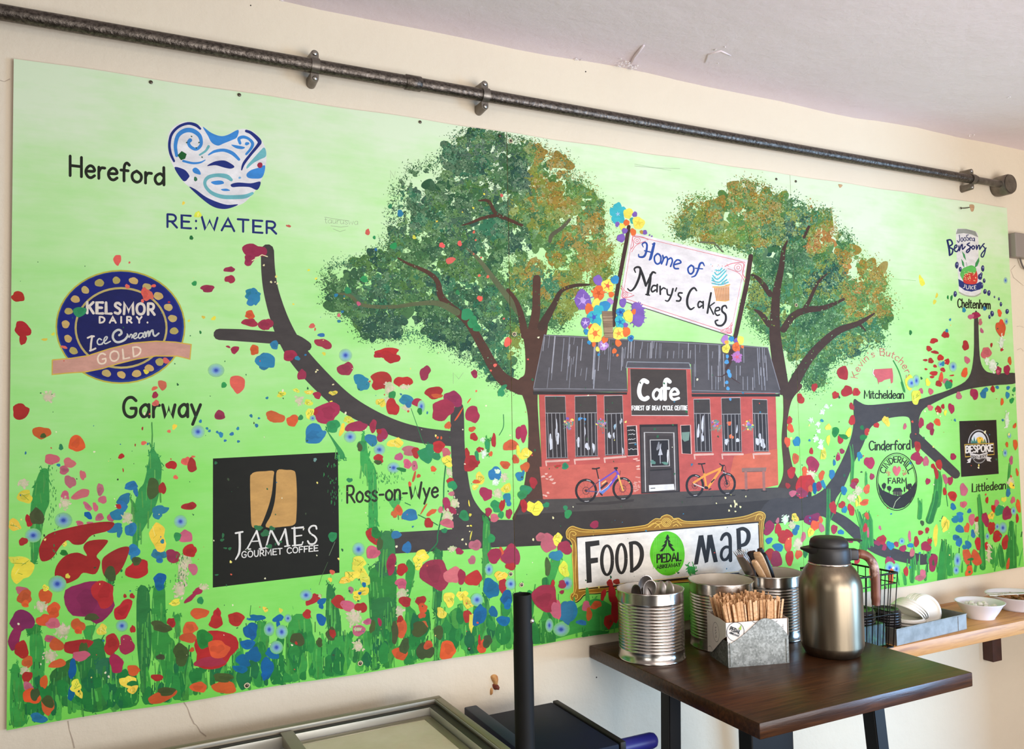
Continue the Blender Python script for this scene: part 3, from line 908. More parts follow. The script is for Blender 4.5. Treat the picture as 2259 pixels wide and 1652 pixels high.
p.stroke(K('1858,1095 1862,1240'), 6, (158, 104, 92)); p.stroke(K('2005,1090 2010,1240'), 6, (158, 104, 92))
p.stroke(K('1825,1246 1880,1244'), 2.4, (50, 44, 38)); p.stroke(K('1990,1250 2030,1252'), 2.4, (50, 44, 38))
p.build()
p = Paint('painted_brick_marks', sub=8, stuff=True)
for x, y in ((180, 1130), (205, 1108), (238, 1132), (212, 1150), (250, 1155), (270, 1185), (190, 1285), (220, 1265), (205, 1292), (945, 985), (965, 998), (965, 1045), (968, 1068)):
    p.blob(*K('%d,%d' % (x, y))[0], random.uniform(3, 6), random.uniform(1.6, 2.4), random.uniform(-.3, .1), (226, 178, 160), .3, n=9)
for i in range(26):
    p.blob(*K('%f,%f' % (random.uniform(930, 978), random.uniform(1125, 1262)))[0], random.uniform(1.6, 3.2), 1.5, 0, (216, 150, 134), .3, n=8)
p.build()
def bike(name, Z, W, frame, tubes, saddle, bar, extra):
    p = Paint(name)
    BLK = (40, 34, 32)
    for x, y, rx, ry in W:
        c = Z('%f,%f' % (x, y))[0]
        p.stroke([(c[0] + rx * math.cos(i * .2618), c[1] + ry * math.sin(i * .2618)) for i in range(25)], 5.2, BLK, cap=False)
        p.stroke([(c[0] + rx * .34 * math.cos(i * .5236), c[1] + ry * .34 * math.sin(i * .5236)) for i in range(13)], 1.1, (70, 54, 50), cap=False)
        p.blob(*c, 3, 3, 0, BLK, .2)
        for k in range(10):
            a = k * .628
            p.stroke([c, (c[0] + rx * math.cos(a), c[1] + ry * math.sin(a))], .35, (96, 64, 58), cap=False)
        p.stroke([(c[0] + rx * .98 * math.cos(a), c[1] + ry * .98 * math.sin(a)) for a in (-1.5, -1.3, -1.1)], 1.4, (196, 190, 186))
        p.stroke([(c[0] + rx * .98 * math.cos(a), c[1] + ry * .98 * math.sin(a)) for a in (1.3, 1.5, 1.7)], 1.4, (196, 190, 186))
    for t, w, c in tubes: p.stroke(Z(t), w, c)
    for t, w, c in extra: p.stroke(Z(t), w, c)
    p.build()
Z1 = lambda t: zp(1250, 1000, t, 5.6475)
PU, CY, YE, OR, BK = (110, 76, 176), (150, 176, 214), (236, 178, 84), (238, 152, 62), (44, 36, 34)
p = Paint('painted_bike_shadow')
p.poly(Z1('110,620 420,610 840,570 830,600 500,640 120,640'), (60, 52, 46)); p.poly(Z1('1480,545 2110,515 2090,530 1500,552'), (46, 38, 34))
p.build()
bike('painted_purple_bike', Z1, [(240, 465, 22, 24), (697, 440, 20.5, 23)], PU,
     [('610,215 415,345', 3.4, PU), ('640,260 520,420 420,490', 5.2, PU), ('520,420 430,500', 5.6, (96, 124, 190)), ('405,330 415,480', 3, CY), ('415,480 250,470', 1.8, (70, 80, 120)), ('405,345 260,455', 2, (110, 60, 80)),
      ('610,205 645,270', 5, PU), ('640,275 680,400 700,460', 3.6, YE), ('440,380 485,345', 3, (240, 190, 120))], None, None,
     [('370,195 395,310', 2.6, BK), ('320,190 360,192 405,180', 3.2, BK), ('598,185 625,182', 4.4, BK), ('612,190 618,210', 3, BK), ('665,215 660,270', 1, BK), ('430,430 500,370', 4.6, (60, 44, 50)), ('430,470 500,420 560,350', 1, (214, 224, 240)), ('370,520 400,470', 2.4, (200, 170, 170)), ('420,500 440,520', 3, BK)])
bike('painted_orange_bike', Z1, [(1595, 400, 18, 22.5), (1995, 378, 17.5, 22)], OR,
     [('1930,180 1720,275 1580,365', 4.6, OR), ('1920,200 1840,310 1765,420', 5, OR), ('1712,250 1738,425', 4.2, OR), ('1585,380 1710,430', 2.4, (214, 190, 176))], None, None,
     [('1680,140 1708,245', 2.4, BK), ('1640,130 1680,132 1720,126', 3, BK), ('1905,130 1930,150 1965,150', 2.6, BK), ('1945,150 1930,215', 3.4, BK), ('1955,215 1975,300 1995,370', 3, BK), ('1975,160 1985,230', 1, BK), ('1800,360 1835,325', 3, BK), ('1730,425 1745,430', 6.5, BK), ('1770,450 1795,440', 2.4, BK), ('1945,235 1985,250', 1.6, (200, 190, 186))])
# ---------------------------------------------------------------- the banner on its two poles, with paper-flower bunches
H = lambda t: zp(1150, 420, t)
p = Paint('painted_banner')
POLE = (72, 48, 42)
p.stroke(H('890,300 870,430 810,740 770,980 765,1120'), [8, 8.5, 9, 9, 7], POLE)
p.stroke(H('1900,545 1870,760 1780,1180 1765,1235'), [10, 10, 9.5, 9], POLE)
p.stroke(H('1740,1330 1725,1420 1700,1480'), [10, 9, 6], POLE)
p.stroke(H('1615,1540 1660,1542 1700,1515 1750,1560 1812,1600'), [1, 2, 4, 2, 1], POLE)
p.poly(H('905,345 1875,578 1745,1205 815,905'), (228, 220, 216))
p.stroke(H('815,908 1745,1210'), 1.6, (70, 50, 60))
PNK = (216, 104, 112)
p.stroke(H('922,372 1852,596 1732,1182 838,890 922,372'), 1.0, PNK)
for cx, cy, r, sx, sy in ((958, 415, 26, 1, 1), (1795, 640, 32, -1, 1), (862, 862, 20, 1, -1), (1712, 1160, 18, -1, -1)):
    for k in (1.0, .4):
        p.stroke(H(' '.join('%f,%f' % (cx + r * k * math.cos(i * .5236), cy + r * k * math.sin(i * .5236)) for i in range(13))), 1.1, PNK, cap=False)
    q = r / 26
    p.stroke(H('%f,%f %f,%f %f,%f %f,%f %f,%f' % (cx - 50 * q * sx, cy + 70 * q * sy, cx - 30 * q * sx, cy + 40 * q * sy, cx - 35 * q * sx, cy - 30 * q * sy, cx + 40 * q * sx, cy - 28 * q * sy, cx + 90 * q * sx, cy - 8 * q * sy)), 1.6, PNK, smooth=True)
    p.stroke(H('%f,%f %f,%f %f,%f' % (cx - 45 * q * sx, cy + 95 * q * sy, cx - 5 * q * sx, cy + 38 * q * sy, cx + 70 * q * sx, cy + 6 * q * sy)), 1.2, PNK, smooth=True)
p.build()
p = Paint('painted_banner_lettering')
NB, BL = (44, 76, 148), (44, 40, 38)
S = lambda t, w, c, sm=True: p.stroke(H(t), [v * 1.22 for v in w] if isinstance(w, list) else w * 1.22, c, smooth=sm)
# Home of
S('1010,470 1000,445 1025,432 1040,455 1030,520 1010,550 975,550 970,530', [1.5, 2.4, 3, 3.6, 4, 4, 3, 2], NB); S('1100,440 1085,500 1070,560 1060,575', [4.4, 5, 5, 3], NB); S('1105,438 1085,445', 2.4, NB); S('1020,500 1085,515', 2.4, NB)
S('1125,525 1102,550 1105,590 1125,610 1150,595 1155,555 1140,530 1125,525', 3.2, NB)
S('1170,540 1175,570 1160,608', 3.2, NB); S('1178,565 1200,550 1210,575 1200,618', 3, NB); S('1212,575 1238,560 1250,585 1235,630', 3, NB)
S('1265,615 1318,600 1310,580 1285,578 1262,610 1268,645 1300,648', 3, NB)
S('1405,620 1380,645 1385,680 1405,692 1425,670 1425,635 1405,620', 3.2, NB); S('1515,625 1500,600 1478,610 1462,660 1440,705 1410,718', [2, 3.4, 3.8, 3.6, 3, 2], NB); S('1440,645 1500,650', 2.2, NB)
# Mary's Cakes
S('945,680 935,650 960,635 985,650 975,720 940,800 905,832 880,815', [2, 3, 3.8, 4.2, 4.4, 4, 3, 2.4], BL); S('985,650 1010,720 1030,790', [4, 5, 4], BL); S('1110,685 1085,680 1055,740 1030,790', [3, 4, 4, 3], BL); S('1070,700 1062,770 1045,862', [4.4, 5, 5], BL); S('1030,862 1060,868', 2.6, BL)
S('1115,790 1090,790 1075,820 1085,840 1110,825', 3.2, BL); S('1125,780 1122,840', 3.2, BL)
S('1148,795 1150,860', 3.4, BL); S('1150,830 1175,808 1192,815', 2.8, BL)
S('1205,820 1210,860 1228,868', 3, BL); S('1255,815 1240,870 1215,915 1192,912', [3.4, 3.4, 3, 2.2], BL); S('1285,808 1275,835', 2.6, BL)
S('1330,850 1305,850 1300,870 1320,890 1310,915 1285,915', 3.2, BL)
S('1450,830 1430,808 1400,830 1375,890 1375,950 1400,985 1430,970', [3, 3.6, 4, 4.4, 4.2, 3.6, 2.4], BL)
S('1500,930 1475,920 1462,945 1470,970 1495,955', 3, BL); S('1505,920 1505,975', 3, BL)
S('1570,850 1555,930 1540,1015', 3.6, BL); S('1598,930 1550,965', 2.4, BL); S('1560,965 1590,1025', 2.8, BL)
S('1605,1000 1640,990 1635,970 1612,975 1602,1010 1620,1035 1640,1030', 2.8, BL)
S('1700,975 1690,955 1665,965 1662,1000 1690,1030 1690,1080 1660,1118 1620,1115 1605,1085 1625,1075', [2.6, 3.2, 3.6, 3.8, 4, 4, 3.8, 3.4, 3, 3], BL)
p.build()
p = Paint('painted_cupcake')
p.poly(H('1592,800 1722,785 1722,910 1690,920 1612,912'), (222, 178, 140))
for i in range(9):
    u = i / 8
    p.stroke(H('%f,%f %f,%f' % (1600 + 115 * u, 812 - 8 * u, 1618 + 96 * u, 912)), 1.5, (196, 128, 70))
p.stroke(H('1585,800 1650,798 1725,780'), 2.4, (226, 176, 76)); p.stroke(H('1612,912 1690,918 1720,908'), 1.6, (226, 176, 76))
p.curve(H('1575,780 1570,720 1600,660 1640,640 1690,660 1712,710 1715,770 1650,795'), (226, 232, 230))
for t in ('1580,770 1650,780 1712,760', '1578,745 1640,760 1700,700', '1585,705 1625,735 1690,670', '1600,680 1625,700 1680,655', '1610,660 1640,665 1660,645', '1700,740 1660,770', '1580,725 1600,755'):
    p.stroke(H(t), 3.0, (96, 186, 190), smooth=True)
for i in range(34):
    p.stroke(H('%f,%f %f,%f' % (lambda x, y: (x, y, x + random.uniform(-8, 8), y + random.uniform(-10, 10)))(random.uniform(1570, 1715), random.uniform(610, 780))), .9, random.choice(((206, 80, 80), (90, 176, 190), (196, 110, 70))))
p.build()
p = Paint('painted_paper_flowers')
TQ, YL, VI, ORG, LB, MV = (62, 178, 186), (238, 222, 92), (128, 94, 172), (228, 112, 54), (56, 140, 186), (176, 128, 190)
def fl(x, y, r, c, c2=None, spiky=False):
    P0 = H('%f,%f' % (x, y))[0]
    if spiky:
        for i in range(22):
            a = random.uniform(0, 6.28)
            p.stroke([P0, (P0[0] + r / 3.755 * math.cos(a) * random.uniform(.7, 1.2), P0[1] + r / 3.755 * math.sin(a) * random.uniform(.7, 1.2))], 2.2, c, cap=False)
    p.blob(*P0, r / 3.755 * .85, r / 3.755, 0, c, .14, n=18)
    if c2:
        for i in range(5):
            a = i * 1.2566 + x
            p.stroke([P0, (P0[0] + r / 3.755 * .6 * math.cos(a), P0[1] + r / 3.755 * .6 * math.sin(a))], 1.5, c2)
        p.blob(*P0, r / 13, r / 13, 0, c2, .2, n=9)
for a in range(5): fl(800 + 36 * math.cos(a * 1.2566 - .4), 190 + 52 * math.sin(a * 1.2566 - .4), 40, TQ)
fl(800, 195, 26, TQ, (170, 200, 226))
for t in ((885, 190, 45, YL), (870, 268, 28, ORG), (920, 250, 26, (66, 166, 150)), (940, 198, 24, VI), (970, 270, 55, YL, (226, 200, 70)), (795, 280, 22, VI), (835, 300, 28, YL), (855, 335, 26, VI), (825, 395, 38, VI), (925, 345, 30, ORG), (1022, 348, 22, VI), (995, 345, 16, (190, 140, 60)), (1062, 370, 8, VI), (1080, 380, 8, VI),
          (635, 745, 45, VI), (715, 790, 56, YL, (220, 90, 70)), (775, 740, 38, LB), (745, 862, 26, ORG), (735, 920, 30, MV)): fl(*t)
fl(640, 850, 58, ORG, (196, 84, 34), True)
fl(510, 910, 82, VI, (190, 160, 214), True); fl(955, 1050, 75, VI, None, True); fl(960, 990, 60, VI, None, True)
for t in ((560, 980, 42, ORG), (620, 935, 40, YL), (690, 960, 50, LB), (600, 1050, 60, TQ, (70, 90, 180)), (640, 990, 45, TQ), (630, 1090, 40, TQ), (530, 1095, 45, VI, (206, 180, 226)), (575, 1130, 24, (226, 90, 60)), (535, 1170, 24, LB), (610, 1185, 75, YL, (230, 120, 60)), (560, 1260, 18, LB), (600, 1275, 20, ORG), (630, 1315, 20, YL), (680, 1285, 42, MV, (226, 214, 236)),
          (640, 1360, 12, LB), (690, 1235, 30, ORG), (820, 1010, 40, LB, (50, 70, 150)), (840, 930, 36, VI), (885, 1040, 48, YL), (930, 1005, 22, ORG), (815, 1090, 50, TQ, (40, 110, 170)), (805, 1185, 56, YL, (226, 150, 70)), (868, 1170, 40, ORG), (905, 1225, 28, LB, (50, 60, 140)), (862, 1115, 22, VI), (800, 1265, 30, ORG), (770, 1330, 22, ORG), (795, 1365, 12, ORG),
          (1685, 1235, 36, MV), (1740, 1230, 24, LB), (1780, 1245, 24, VI), (1815, 1240, 34, YL), (1700, 1260, 20, (236, 170, 70)), (1695, 1310, 38, YL, (206, 190, 60)), (1780, 1300, 40, ORG, (200, 90, 40)), (1830, 1295, 14, ORG)): fl(*t)
fl(1785, 1380, 45, (176, 116, 176), (206, 96, 120), True)
for t in ((1705, 1375, 16), (1700, 1420, 20), (1715, 1500, 18), (1725, 1530, 20), (1700, 1590, 16), (1710, 1640, 16), (1730, 1730, 12)): fl(*t, (86, 156, 206))
p.poly(H('665,1000 750,1000 760,1225 690,1220'), (150, 124, 96))
for i in range(16): p.stroke(H('%f,%f %f,%f' % (670 + i * .8, 1008 + i * 13.5, 756, 1005 + i * 13.5)), 1.2, random.choice(((120, 96, 74), (176, 152, 120))))
# hanging baskets on the front of the cafe
for cx, cy in ((1255, 937), (1326, 937), (1580, 940), (1650, 940)):
    for i in range(26):
        a, r = random.uniform(0, 6.28), random.uniform(0, 11)
        p.blob(cx + r * math.cos(a), cy + r * math.sin(a) * 1.1 - 3, random.uniform(1.6, 3.6), random.uniform(1.5, 3.2), 0, random.choice((YL, ORG, VI, (100, 150, 130), (96, 140, 120), MV, (236, 150, 140))), .25, n=9)
    for i in range(10):
        p.stroke([(cx, cy + 3), (cx + random.uniform(-15, 15), cy + random.uniform(-4, 14))], 1.0, (110, 140, 120))
p.build()

# ---------------------------------------------------------------- the framed FOOD MAP sign
F = lambda t: zp(1240, 1120, t, 4.911)
p = Paint('painted_gilt_frame')
GO, GD, GY = (156, 112, 34), (120, 84, 26), (232, 192, 84)
out = F('45,300 45,255 75,215 115,200 160,215 250,235 420,238 700,215 900,188 960,150 1010,118 1060,120 1080,95 1135,75 1185,95 1205,118 1260,112 1310,140 1400,148 1600,135 1850,112 2000,85 2100,48 2150,42 2190,62 2200,100 2185,150 2172,300 2185,560 2195,700 2160,760 2000,760 1300,800 700,850 420,915 250,930 190,985 150,1015 105,1005 88,970 100,930 125,900 120,700 108,520 110,400 85,350 55,330')
p.poly(catmull([(x + 2, y + 2.5) for x, y in out], True, 3), (44, 34, 22))
p.curve(out, GO, k=3)
p.stroke(catmull(out, True, 3) + [out[0]], 1.5, GY, cap=False)
for t, w in (('60,300 62,260 90,232 130,235 250,262 600,250 900,215 980,180 1030,145 1070,150', 1.1), ('78,330 80,280 105,255 135,262 150,285 130,300 110,290', 1.4), ('100,330 140,375 150,500 140,700 150,860 130,930 110,960', 1.4), ('1180,150 1230,125 1290,160 1500,165 1900,135 2080,85 2140,60 2180,80', 1.1),
             ('930,205 990,165 1040,180 1070,165', 1.3), ('1000,215 1040,185 1060,215', 1.3), ('1195,165 1240,150 1290,190', 1.3), ('1200,200 1235,180 1255,200', 1.3), ('2090,130 2110,80 2150,75 2175,100 2160,130 2140,120 2145,100', 1.3), ('2165,140 2150,300 2160,500', 1.1),
             ('115,960 130,935 160,940 165,970 145,985 135,965', 1.5), ('180,905 400,870 700,830', 1.2)):
    p.stroke(F(t), w, GY, smooth=True)
for r in (52, 36, 20): p.stroke(F(' '.join('%f,%f' % (1128 + r * math.cos(i * .524), 158 + r * .9 * math.sin(i * .524)) for i in range(13))), 1.3, GY, cap=False)
p.build()
p = Paint('painted_sign_face')
p.poly(F('150,312 2128,148 2146,690 1400,770 186,892'), (46, 34, 26))
p.poly(F('162,325 2120,163 2138,676 1200,768 178,880'), (236, 230, 218))
p.stroke(F('182,882 700,812 1300,752 2130,668'), 1.2, (226, 190, 90))
p.build()
p = Paint('painted_sign_lettering')
LB_ = (44, 40, 36)
for t in ('248,368 400,350 404,404 304,420 308,545 386,538 388,592 312,605 320,808 265,815',): p.poly(F(t), LB_)
for cx, cy, rx, ry in ((485, 568, 58, 158), (640, 550, 50, 156)):
    p.stroke(F(' '.join('%f,%f' % (cx + rx * math.cos(i * .2618), cy + ry * math.sin(i * .2618)) for i in range(25))), [5.6 + 2.2 * abs(math.cos(i * .2618)) for i in range(25)], LB_, cap=False)
p.poly(F('722,368 765,366 772,700 736,702'), LB_); p.stroke(F('735,384 800,380 850,430 862,520 835,610 790,660 745,685'), [7, 8, 9, 9.5, 9, 8, 6], LB_, smooth=True)
p.poly(F('1478,300 1528,295 1470,612 1424,618'), LB_); p.poly(F('1478,300 1528,295 1580,585 1545,600'), LB_); p.poly(F('1572,296 1625,290 1580,585 1545,600'), LB_); p.poly(F('1572,296 1625,290 1686,585 1640,592'), LB_)
p.stroke(F('1722,345 1745,300 1785,282 1815,320 1820,430 1822,570'), [6, 7.5, 8, 8, 7.5, 8], LB_, smooth=True); p.stroke(F('1815,430 1770,425 1732,460 1722,520 1745,562 1785,550 1815,500'), 6.4, LB_, smooth=True)
p.poly(F('1884,226 1930,222 1942,480 1895,484'), LB_); p.stroke(F('1905,238 1960,226 2010,262 2016,330 1985,390 1925,412'), [7, 8, 9, 9.5, 8.5, 7], LB_, smooth=True)
p.build()
p = Paint('painted_green_roundel')
p.blob(*F('1140,495')[0], 38.3, 49, 0, (92, 196, 34), .015, n=40)
for i in range(14): p.stroke(F('%f,%f %f,%f' % (1000 + i * 20, 330, 985 + i * 22, 660)), 1.2, random.choice(((104, 206, 48), (84, 186, 30))), .5)
T_ = (30, 34, 20)
p.poly(F('1136,290 1146,290 1165,330 1150,335 1175,372 1160,376 1205,410 1180,414 1224,462 1196,470 1150,410 1140,345 1128,410 1085,472 1052,472 1100,420 1074,418 1118,380 1100,378 1128,338 1116,334'), T_)
word(p, 'PEDAL', F('1024,594')[0], F('1286,570')[0], 17.5, 3.4, T_, track=14)
word(p, 'ABIKEAWAY', F('1024,660')[0], F('1278,632')[0], 7.6, 1.7, T_, track=16)
p.build()

# ---------------------------------------------------------------- left board: heart logo, dairy badge, coffee sign, place names
Hh = lambda t: zp(350, 250, t, 5.9)
p = Paint('painted_heart_logo')
p.curve(Hh('120,400 130,260 200,170 300,120 400,108 500,145 570,180 660,245 760,292 860,292 960,245 1040,210 1130,203 1230,240 1330,340 1395,470 1402,600 1388,700 1330,890 1240,1030 1130,1150 1030,1200 850,1248 720,1215 600,1130 480,1030 400,960 320,885 200,705 140,560'), (233, 230, 228), k=3)
NV, BU, TL_ = (32, 48, 122), (62, 138, 208), (112, 182, 186)
q = lambda t, w, c: p.stroke(Hh(t), w, c, smooth=True)
q('200,622 155,520 140,400 170,270 260,175 380,132 480,152 540,200', [5, 6, 6, 6, 6, 6, 7, 5], NV)
q('235,550 218,420 252,290 340,225 440,225 530,290 555,390 520,450 470,465 410,430 388,380 410,350', [7, 8, 9, 10, 10, 9, 7, 7, 7, 7, 7, 9], BU)
q('320,620 440,648 540,640 605,608', [5, 5, 4, 2], BU)
p.curve(Hh('575,175 680,250 800,295 900,280 1035,215 1020,310 950,350 850,390 770,420 690,380 640,290'), BU)
q('1060,390 1045,330 1100,308 1170,330 1222,390 1200,460 1140,530', [6, 7, 7, 6, 7, 6, 5], BU); p.blob(*Hh('1150,395')[0], 5, 3.6, 0, BU)
p.curve(Hh('945,410 1010,415 1120,440 1090,465 1010,455'), BU)
q('1140,230 1210,260 1310,360 1290,420 1200,530 1110,650 1080,735', [6, 7, 9, 7, 6, 6, 3], NV)
q('535,540 610,490 650,430', [4, 5, 6], TL_); p.curve(Hh('1150,720 1150,680 1220,600 1330,480 1370,445 1395,480 1395,560 1320,600 1230,650'), TL_)
q('650,540 730,495 850,480 960,520 1045,600', [3, 6, 7, 8, 6], BU)
p.curve(Hh('630,685 720,630 830,612 900,630 985,690 940,720 850,705 740,675'), NV); p.curve(Hh('205,705 330,730 395,800 390,840 320,880'), NV)
p.curve(Hh('440,730 480,705 530,740 548,795 500,790 455,770'), BU); p.curve(Hh('1145,790 1200,740 1290,710 1385,680 1350,830 1240,850 1160,835'), BU)
q('945,865 880,820 760,805 650,830 602,890 620,965 700,1040 830,1085 1000,1090 1130,1080 1220,1040', [7, 10, 8, 8, 7, 7, 8, 9, 9, 9, 6], TL_)
p.curve(Hh('680,895 760,875 830,880 845,915 740,930'), BU); p.curve(Hh('810,990 880,980 930,1005 850,1010'), BU); p.blob(*Hh('1055,838')[0], 3, 2.6, 0, (120, 176, 214))
p.curve(Hh('940,925 1030,900 1200,910 1325,890 1285,995 1180,960 1050,955 960,960'), NV)
p.curve(Hh('400,960 480,990 620,1090 780,1160 900,1190 1035,1185 940,1230 830,1245 700,1210 560,1110'), NV)
p.poly(Hh('245,545 300,490 365,530 345,590 290,610'), (30, 96, 46)); p.blob(*Hh('1318,675')[0], 6, 6.2, 0, (156, 44, 70), .05); p.blob(*Hh('480,855')[0], 4, 5, 0, (60, 116, 84))
for t in ('428,300', '490,450', '365,380', '565,570', '525,380'): p.blob(*Hh(t)[0], 1.8, 1.8, 0, (34, 84, 60), .3, n=8)
p.build()
p = Paint('painted_lettering')
word(p, 'RE:WATER', (367.5, 500.5), (610, 515.5), 28, 4.8, (32, 44, 110), track=20, h1=26)
word(p, 'Hereford', (152.5, 387), (364, 408), 43, 6.4, (34, 38, 28), track=12, h1=38)
word(p, 'Garway', (271, 920), (444, 919), 44, 6.8, (36, 42, 28), track=12)
p.build()
Kb = lambda t: zp(90, 580, t, 5.9)
p = Paint('painted_dairy_badge')
def ell(cx, cy, rx, ry, n=48, rot=0): return [(cx + rx * math.cos(6.2832 * i / n), cy + ry * math.sin(6.2832 * i / n)) for i in range(n + 1)]
KZ = lambda P_: [(90 + x / 5.9, 580 + y / 5.9) for x, y in P_]
p.poly(KZ(ell(1037, 832, 846, 742))[:-1], (190, 178, 66)); p.poly(KZ(ell(1037, 832, 826, 722))[:-1], (36, 60, 132)); p.poly(KZ(ell(1035, 826, 806, 704))[:-1], (22, 32, 116)); p.poly(KZ(ell(1045, 845, 590, 516))[:-1], (25, 30, 88))
p.stroke(KZ(ell(1045, 845, 592, 518)), 4.6, (190, 172, 102), cap=False)
for x, y in ((763, 260), (983, 226), (1208, 232), (1380, 310), (1530, 430), (1660, 577), (1715, 722), (1735, 885), (578, 352), (450, 472), (362, 628), (323, 797), (355, 985), (425, 1143), (855, 1435), (1050, 1455), (1247, 1440), (1412, 1368), (1548, 1288)):
    p.blob(90 + x / 5.9, 580 + y / 5.9, random.uniform(8.6, 10.6), random.uniform(7.2, 8.6), random.uniform(0, .6), random.choice(((196, 172, 106), (178, 162, 90), (206, 172, 104))), .08)
p.build()
p = Paint('painted_badge_ribbon')
rib = Kb('150,1262 400,1240 620,1205 900,1115 1200,1042 1500,1018 1750,1030 1958,1062 1940,1252 1780,1212 1500,1210 1250,1250 1000,1312 800,1375 580,1418 350,1432 148,1452')
p.poly(rib, (204, 152, 132)); p.stroke(rib + [rib[0]], 2.6, (212, 176, 74), cap=False)
word(p, 'GOLD', Kb('742,1326')[0], Kb('1312,1196')[0], 23, 3.6, (238, 214, 186), track=26, h1=20, up=(-.1, -1))
p.build()
p = Paint('painted_badge_lettering')
CRM = (226, 214, 196)
word(p, 'KELSMOR', Kb('596,652')[0], Kb('1482,672')[0], 24, 5.8, CRM, track=22)
word(p, 'DAIRY.', Kb('760,778')[0], Kb('1400,778')[0], 13, 4, CRM, track=56)
ky = lambda t, w=3.0: p.stroke(Kb(t), w, (206, 206, 196), smooth=True)
p.stroke(Kb('610,975 660,952 692,955'), 4, CRM); p.stroke(Kb('668,960 655,1040 648,1140'), 4.4, CRM); p.stroke(Kb('640,1142 680,1128 712,1112'), 4, CRM)
ky('790,1000 760,985 735,1020 750,1060 800,1055'); ky('800,1045 850,1000 865,965 840,965 820,1010 840,1050 905,1020')
ky('1020,940 1050,915 1040,880 1000,872 950,910 938,970 970,1020 1020,1030 1090,1000 1130,950', 5); ky('1125,925 1150,965 1170,930 1190,940 1185,975'); ky('1195,965 1235,945 1245,915 1220,920 1205,955 1225,985 1270,960')
ky('1330,915 1290,915 1270,950 1285,980 1325,950 1335,910 1335,960 1350,970'); ky('1355,900 1370,960 1375,920 1400,890 1410,950 1425,900 1455,875 1465,930 1490,950 1535,915', 4)
p.build()
Jz = lambda t: zp(450, 990, t, 5.1625)
p = Paint('painted_coffee_sign')
p.poly(Jz('102,110 1525,38 1543,1410 100,1580'), (24, 25, 18))
BEAN = (198, 152, 86)
p.curve(Jz('525,350 540,290 590,262 690,255 792,254 790,330 770,520 720,700 640,890 600,892 545,880 532,700'), BEAN, k=4)
p.curve(Jz('832,248 940,240 1010,245 1045,290 1058,520 1052,760 1030,860 900,886 705,890 760,760 805,600 822,420'), BEAN, k=4)
p.build()
p = Paint('painted_coffee_lettering')
WH = (228, 224, 214)
J = lambda t, w, sm=False: p.stroke(Jz(t), w, WH, smooth=sm)
J('360,960 440,945', 4); J('405,955 408,1100 398,1190 360,1258', [5, 5, 4.6, 3], True)
J('600,935 490,1142', 3.4); J('600,935 655,1135', 4.6); J('535,1055 635,1048', 2.6); J('478,1146 530,1140', 3); J('630,1138 690,1130', 3)
J('760,925 705,1125', 3.4); J('765,925 850,1090', 4.4); J('925,915 850,1090', 3.4); J('925,915 955,1105', 4.6); J('690,1130 740,1124', 3); J('920,1110 976,1102', 3)
J('1030,898 1035,1098', 4.8); J('1000,905 1135,893 1132,920', 3); J('1035,995 1112,985', 3); J('1008,1102 1115,1092 1126,1060', 3)
J('1282,910 1270,878 1225,880 1195,920 1215,965 1260,995 1282,1035 1255,1078 1205,1082 1182,1050', 3.8, True)
word(p, 'GOURMET COFFEE', Jz('428,1240')[0], Jz('1297,1160')[0], 13.5, 2.3, WH, track=16, h1=12)
p.build()

# ---------------------------------------------------------------- right board: juice can, butcher's pig-pink ox, farm stamp, brewery sign, place names
Bz = lambda t: zp(2050, 480, t, 6.884)
p = Paint('painted_juice_can')
p.curve(Bz('425,170 560,172 700,210 745,300 750,600 790,900 780,1150 700,1200 560,1190 460,1140 440,900 410,500 405,250'), (226, 224, 220), k=4)
p.poly(Bz('428,172 560,172 700,208 745,300 640,255 520,235 405,250'), (150, 154, 146)); p.stroke(Bz('455,1135 560,1185 690,1195 780,1150'), 3, (170, 178, 150), smooth=True)
p.poly(Bz('440,930 540,985 640,1010 720,1000 775,970 815,1010 820,1050 770,1090 640,1125 540,1105 450,1040'), (44, 56, 118))
p.curve(Bz('480,900 470,850 500,780 580,740 650,725 710,770 700,850 600,900 540,980'), (98, 186, 90)); p.curve(Bz('520,980 530,880 600,840 690,850 715,805 735,900 715,1000 600,1010'), (206, 66, 58))
for i in range(60): p.blob(*Bz('%f,%f' % (random.uniform(520, 710), random.uniform(820, 960)))[0], random.uniform(.5, 1.1), random.uniform(.6, 1.2), 0, random.choice(((232, 226, 150), (236, 230, 170), (206, 66, 58))), .2, n=7)
for t in ('495,505 540,560 560,655 520,600', '485,620 525,680 535,765 500,720', '755,600 760,660 730,735 690,760 700,690'): p.poly(Bz(t), (66, 150, 84))
p.stroke(Bz('560,680 572,740'), .8, (90, 70, 90))
p.build()
p = Paint('painted_can_lettering')
NVY = (34, 42, 96)
b = lambda t, w: p.stroke(Bz(t), w, NVY, smooth=True)
b('455,265 462,330 445,375 425,350', 1.8); b('490,305 478,340 495,365 512,340 505,308 490,305', 1.6); b('535,300 522,335 540,358 556,335 550,305 535,300', 1.6); b('595,262 568,270 572,300 598,315 592,345 565,340', 1.7); b('610,325 640,318 630,298 610,315 615,345 640,345', 1.5); b('680,310 658,315 655,345 678,350 686,312 690,360', 1.6)
b('275,350 300,470 310,570', 4.4); b('270,345 325,340 350,400 300,445 355,480 345,545 310,570', 3.6)
b('370,480 420,440 410,415 385,440 385,500 420,515 450,470', 3); b('450,430 455,500 480,430 500,410 505,480 545,440', 3); b('610,385 575,410 620,440 610,500 575,530 570,500 650,440', 3); b('665,425 645,455 665,480 690,450 665,425', 2.8); b('715,420 720,480 745,425 765,430 765,480 800,430', 2.8); b('835,395 810,420 840,460 850,500 820,590 790,590 795,550 850,480 862,460', 2.8)
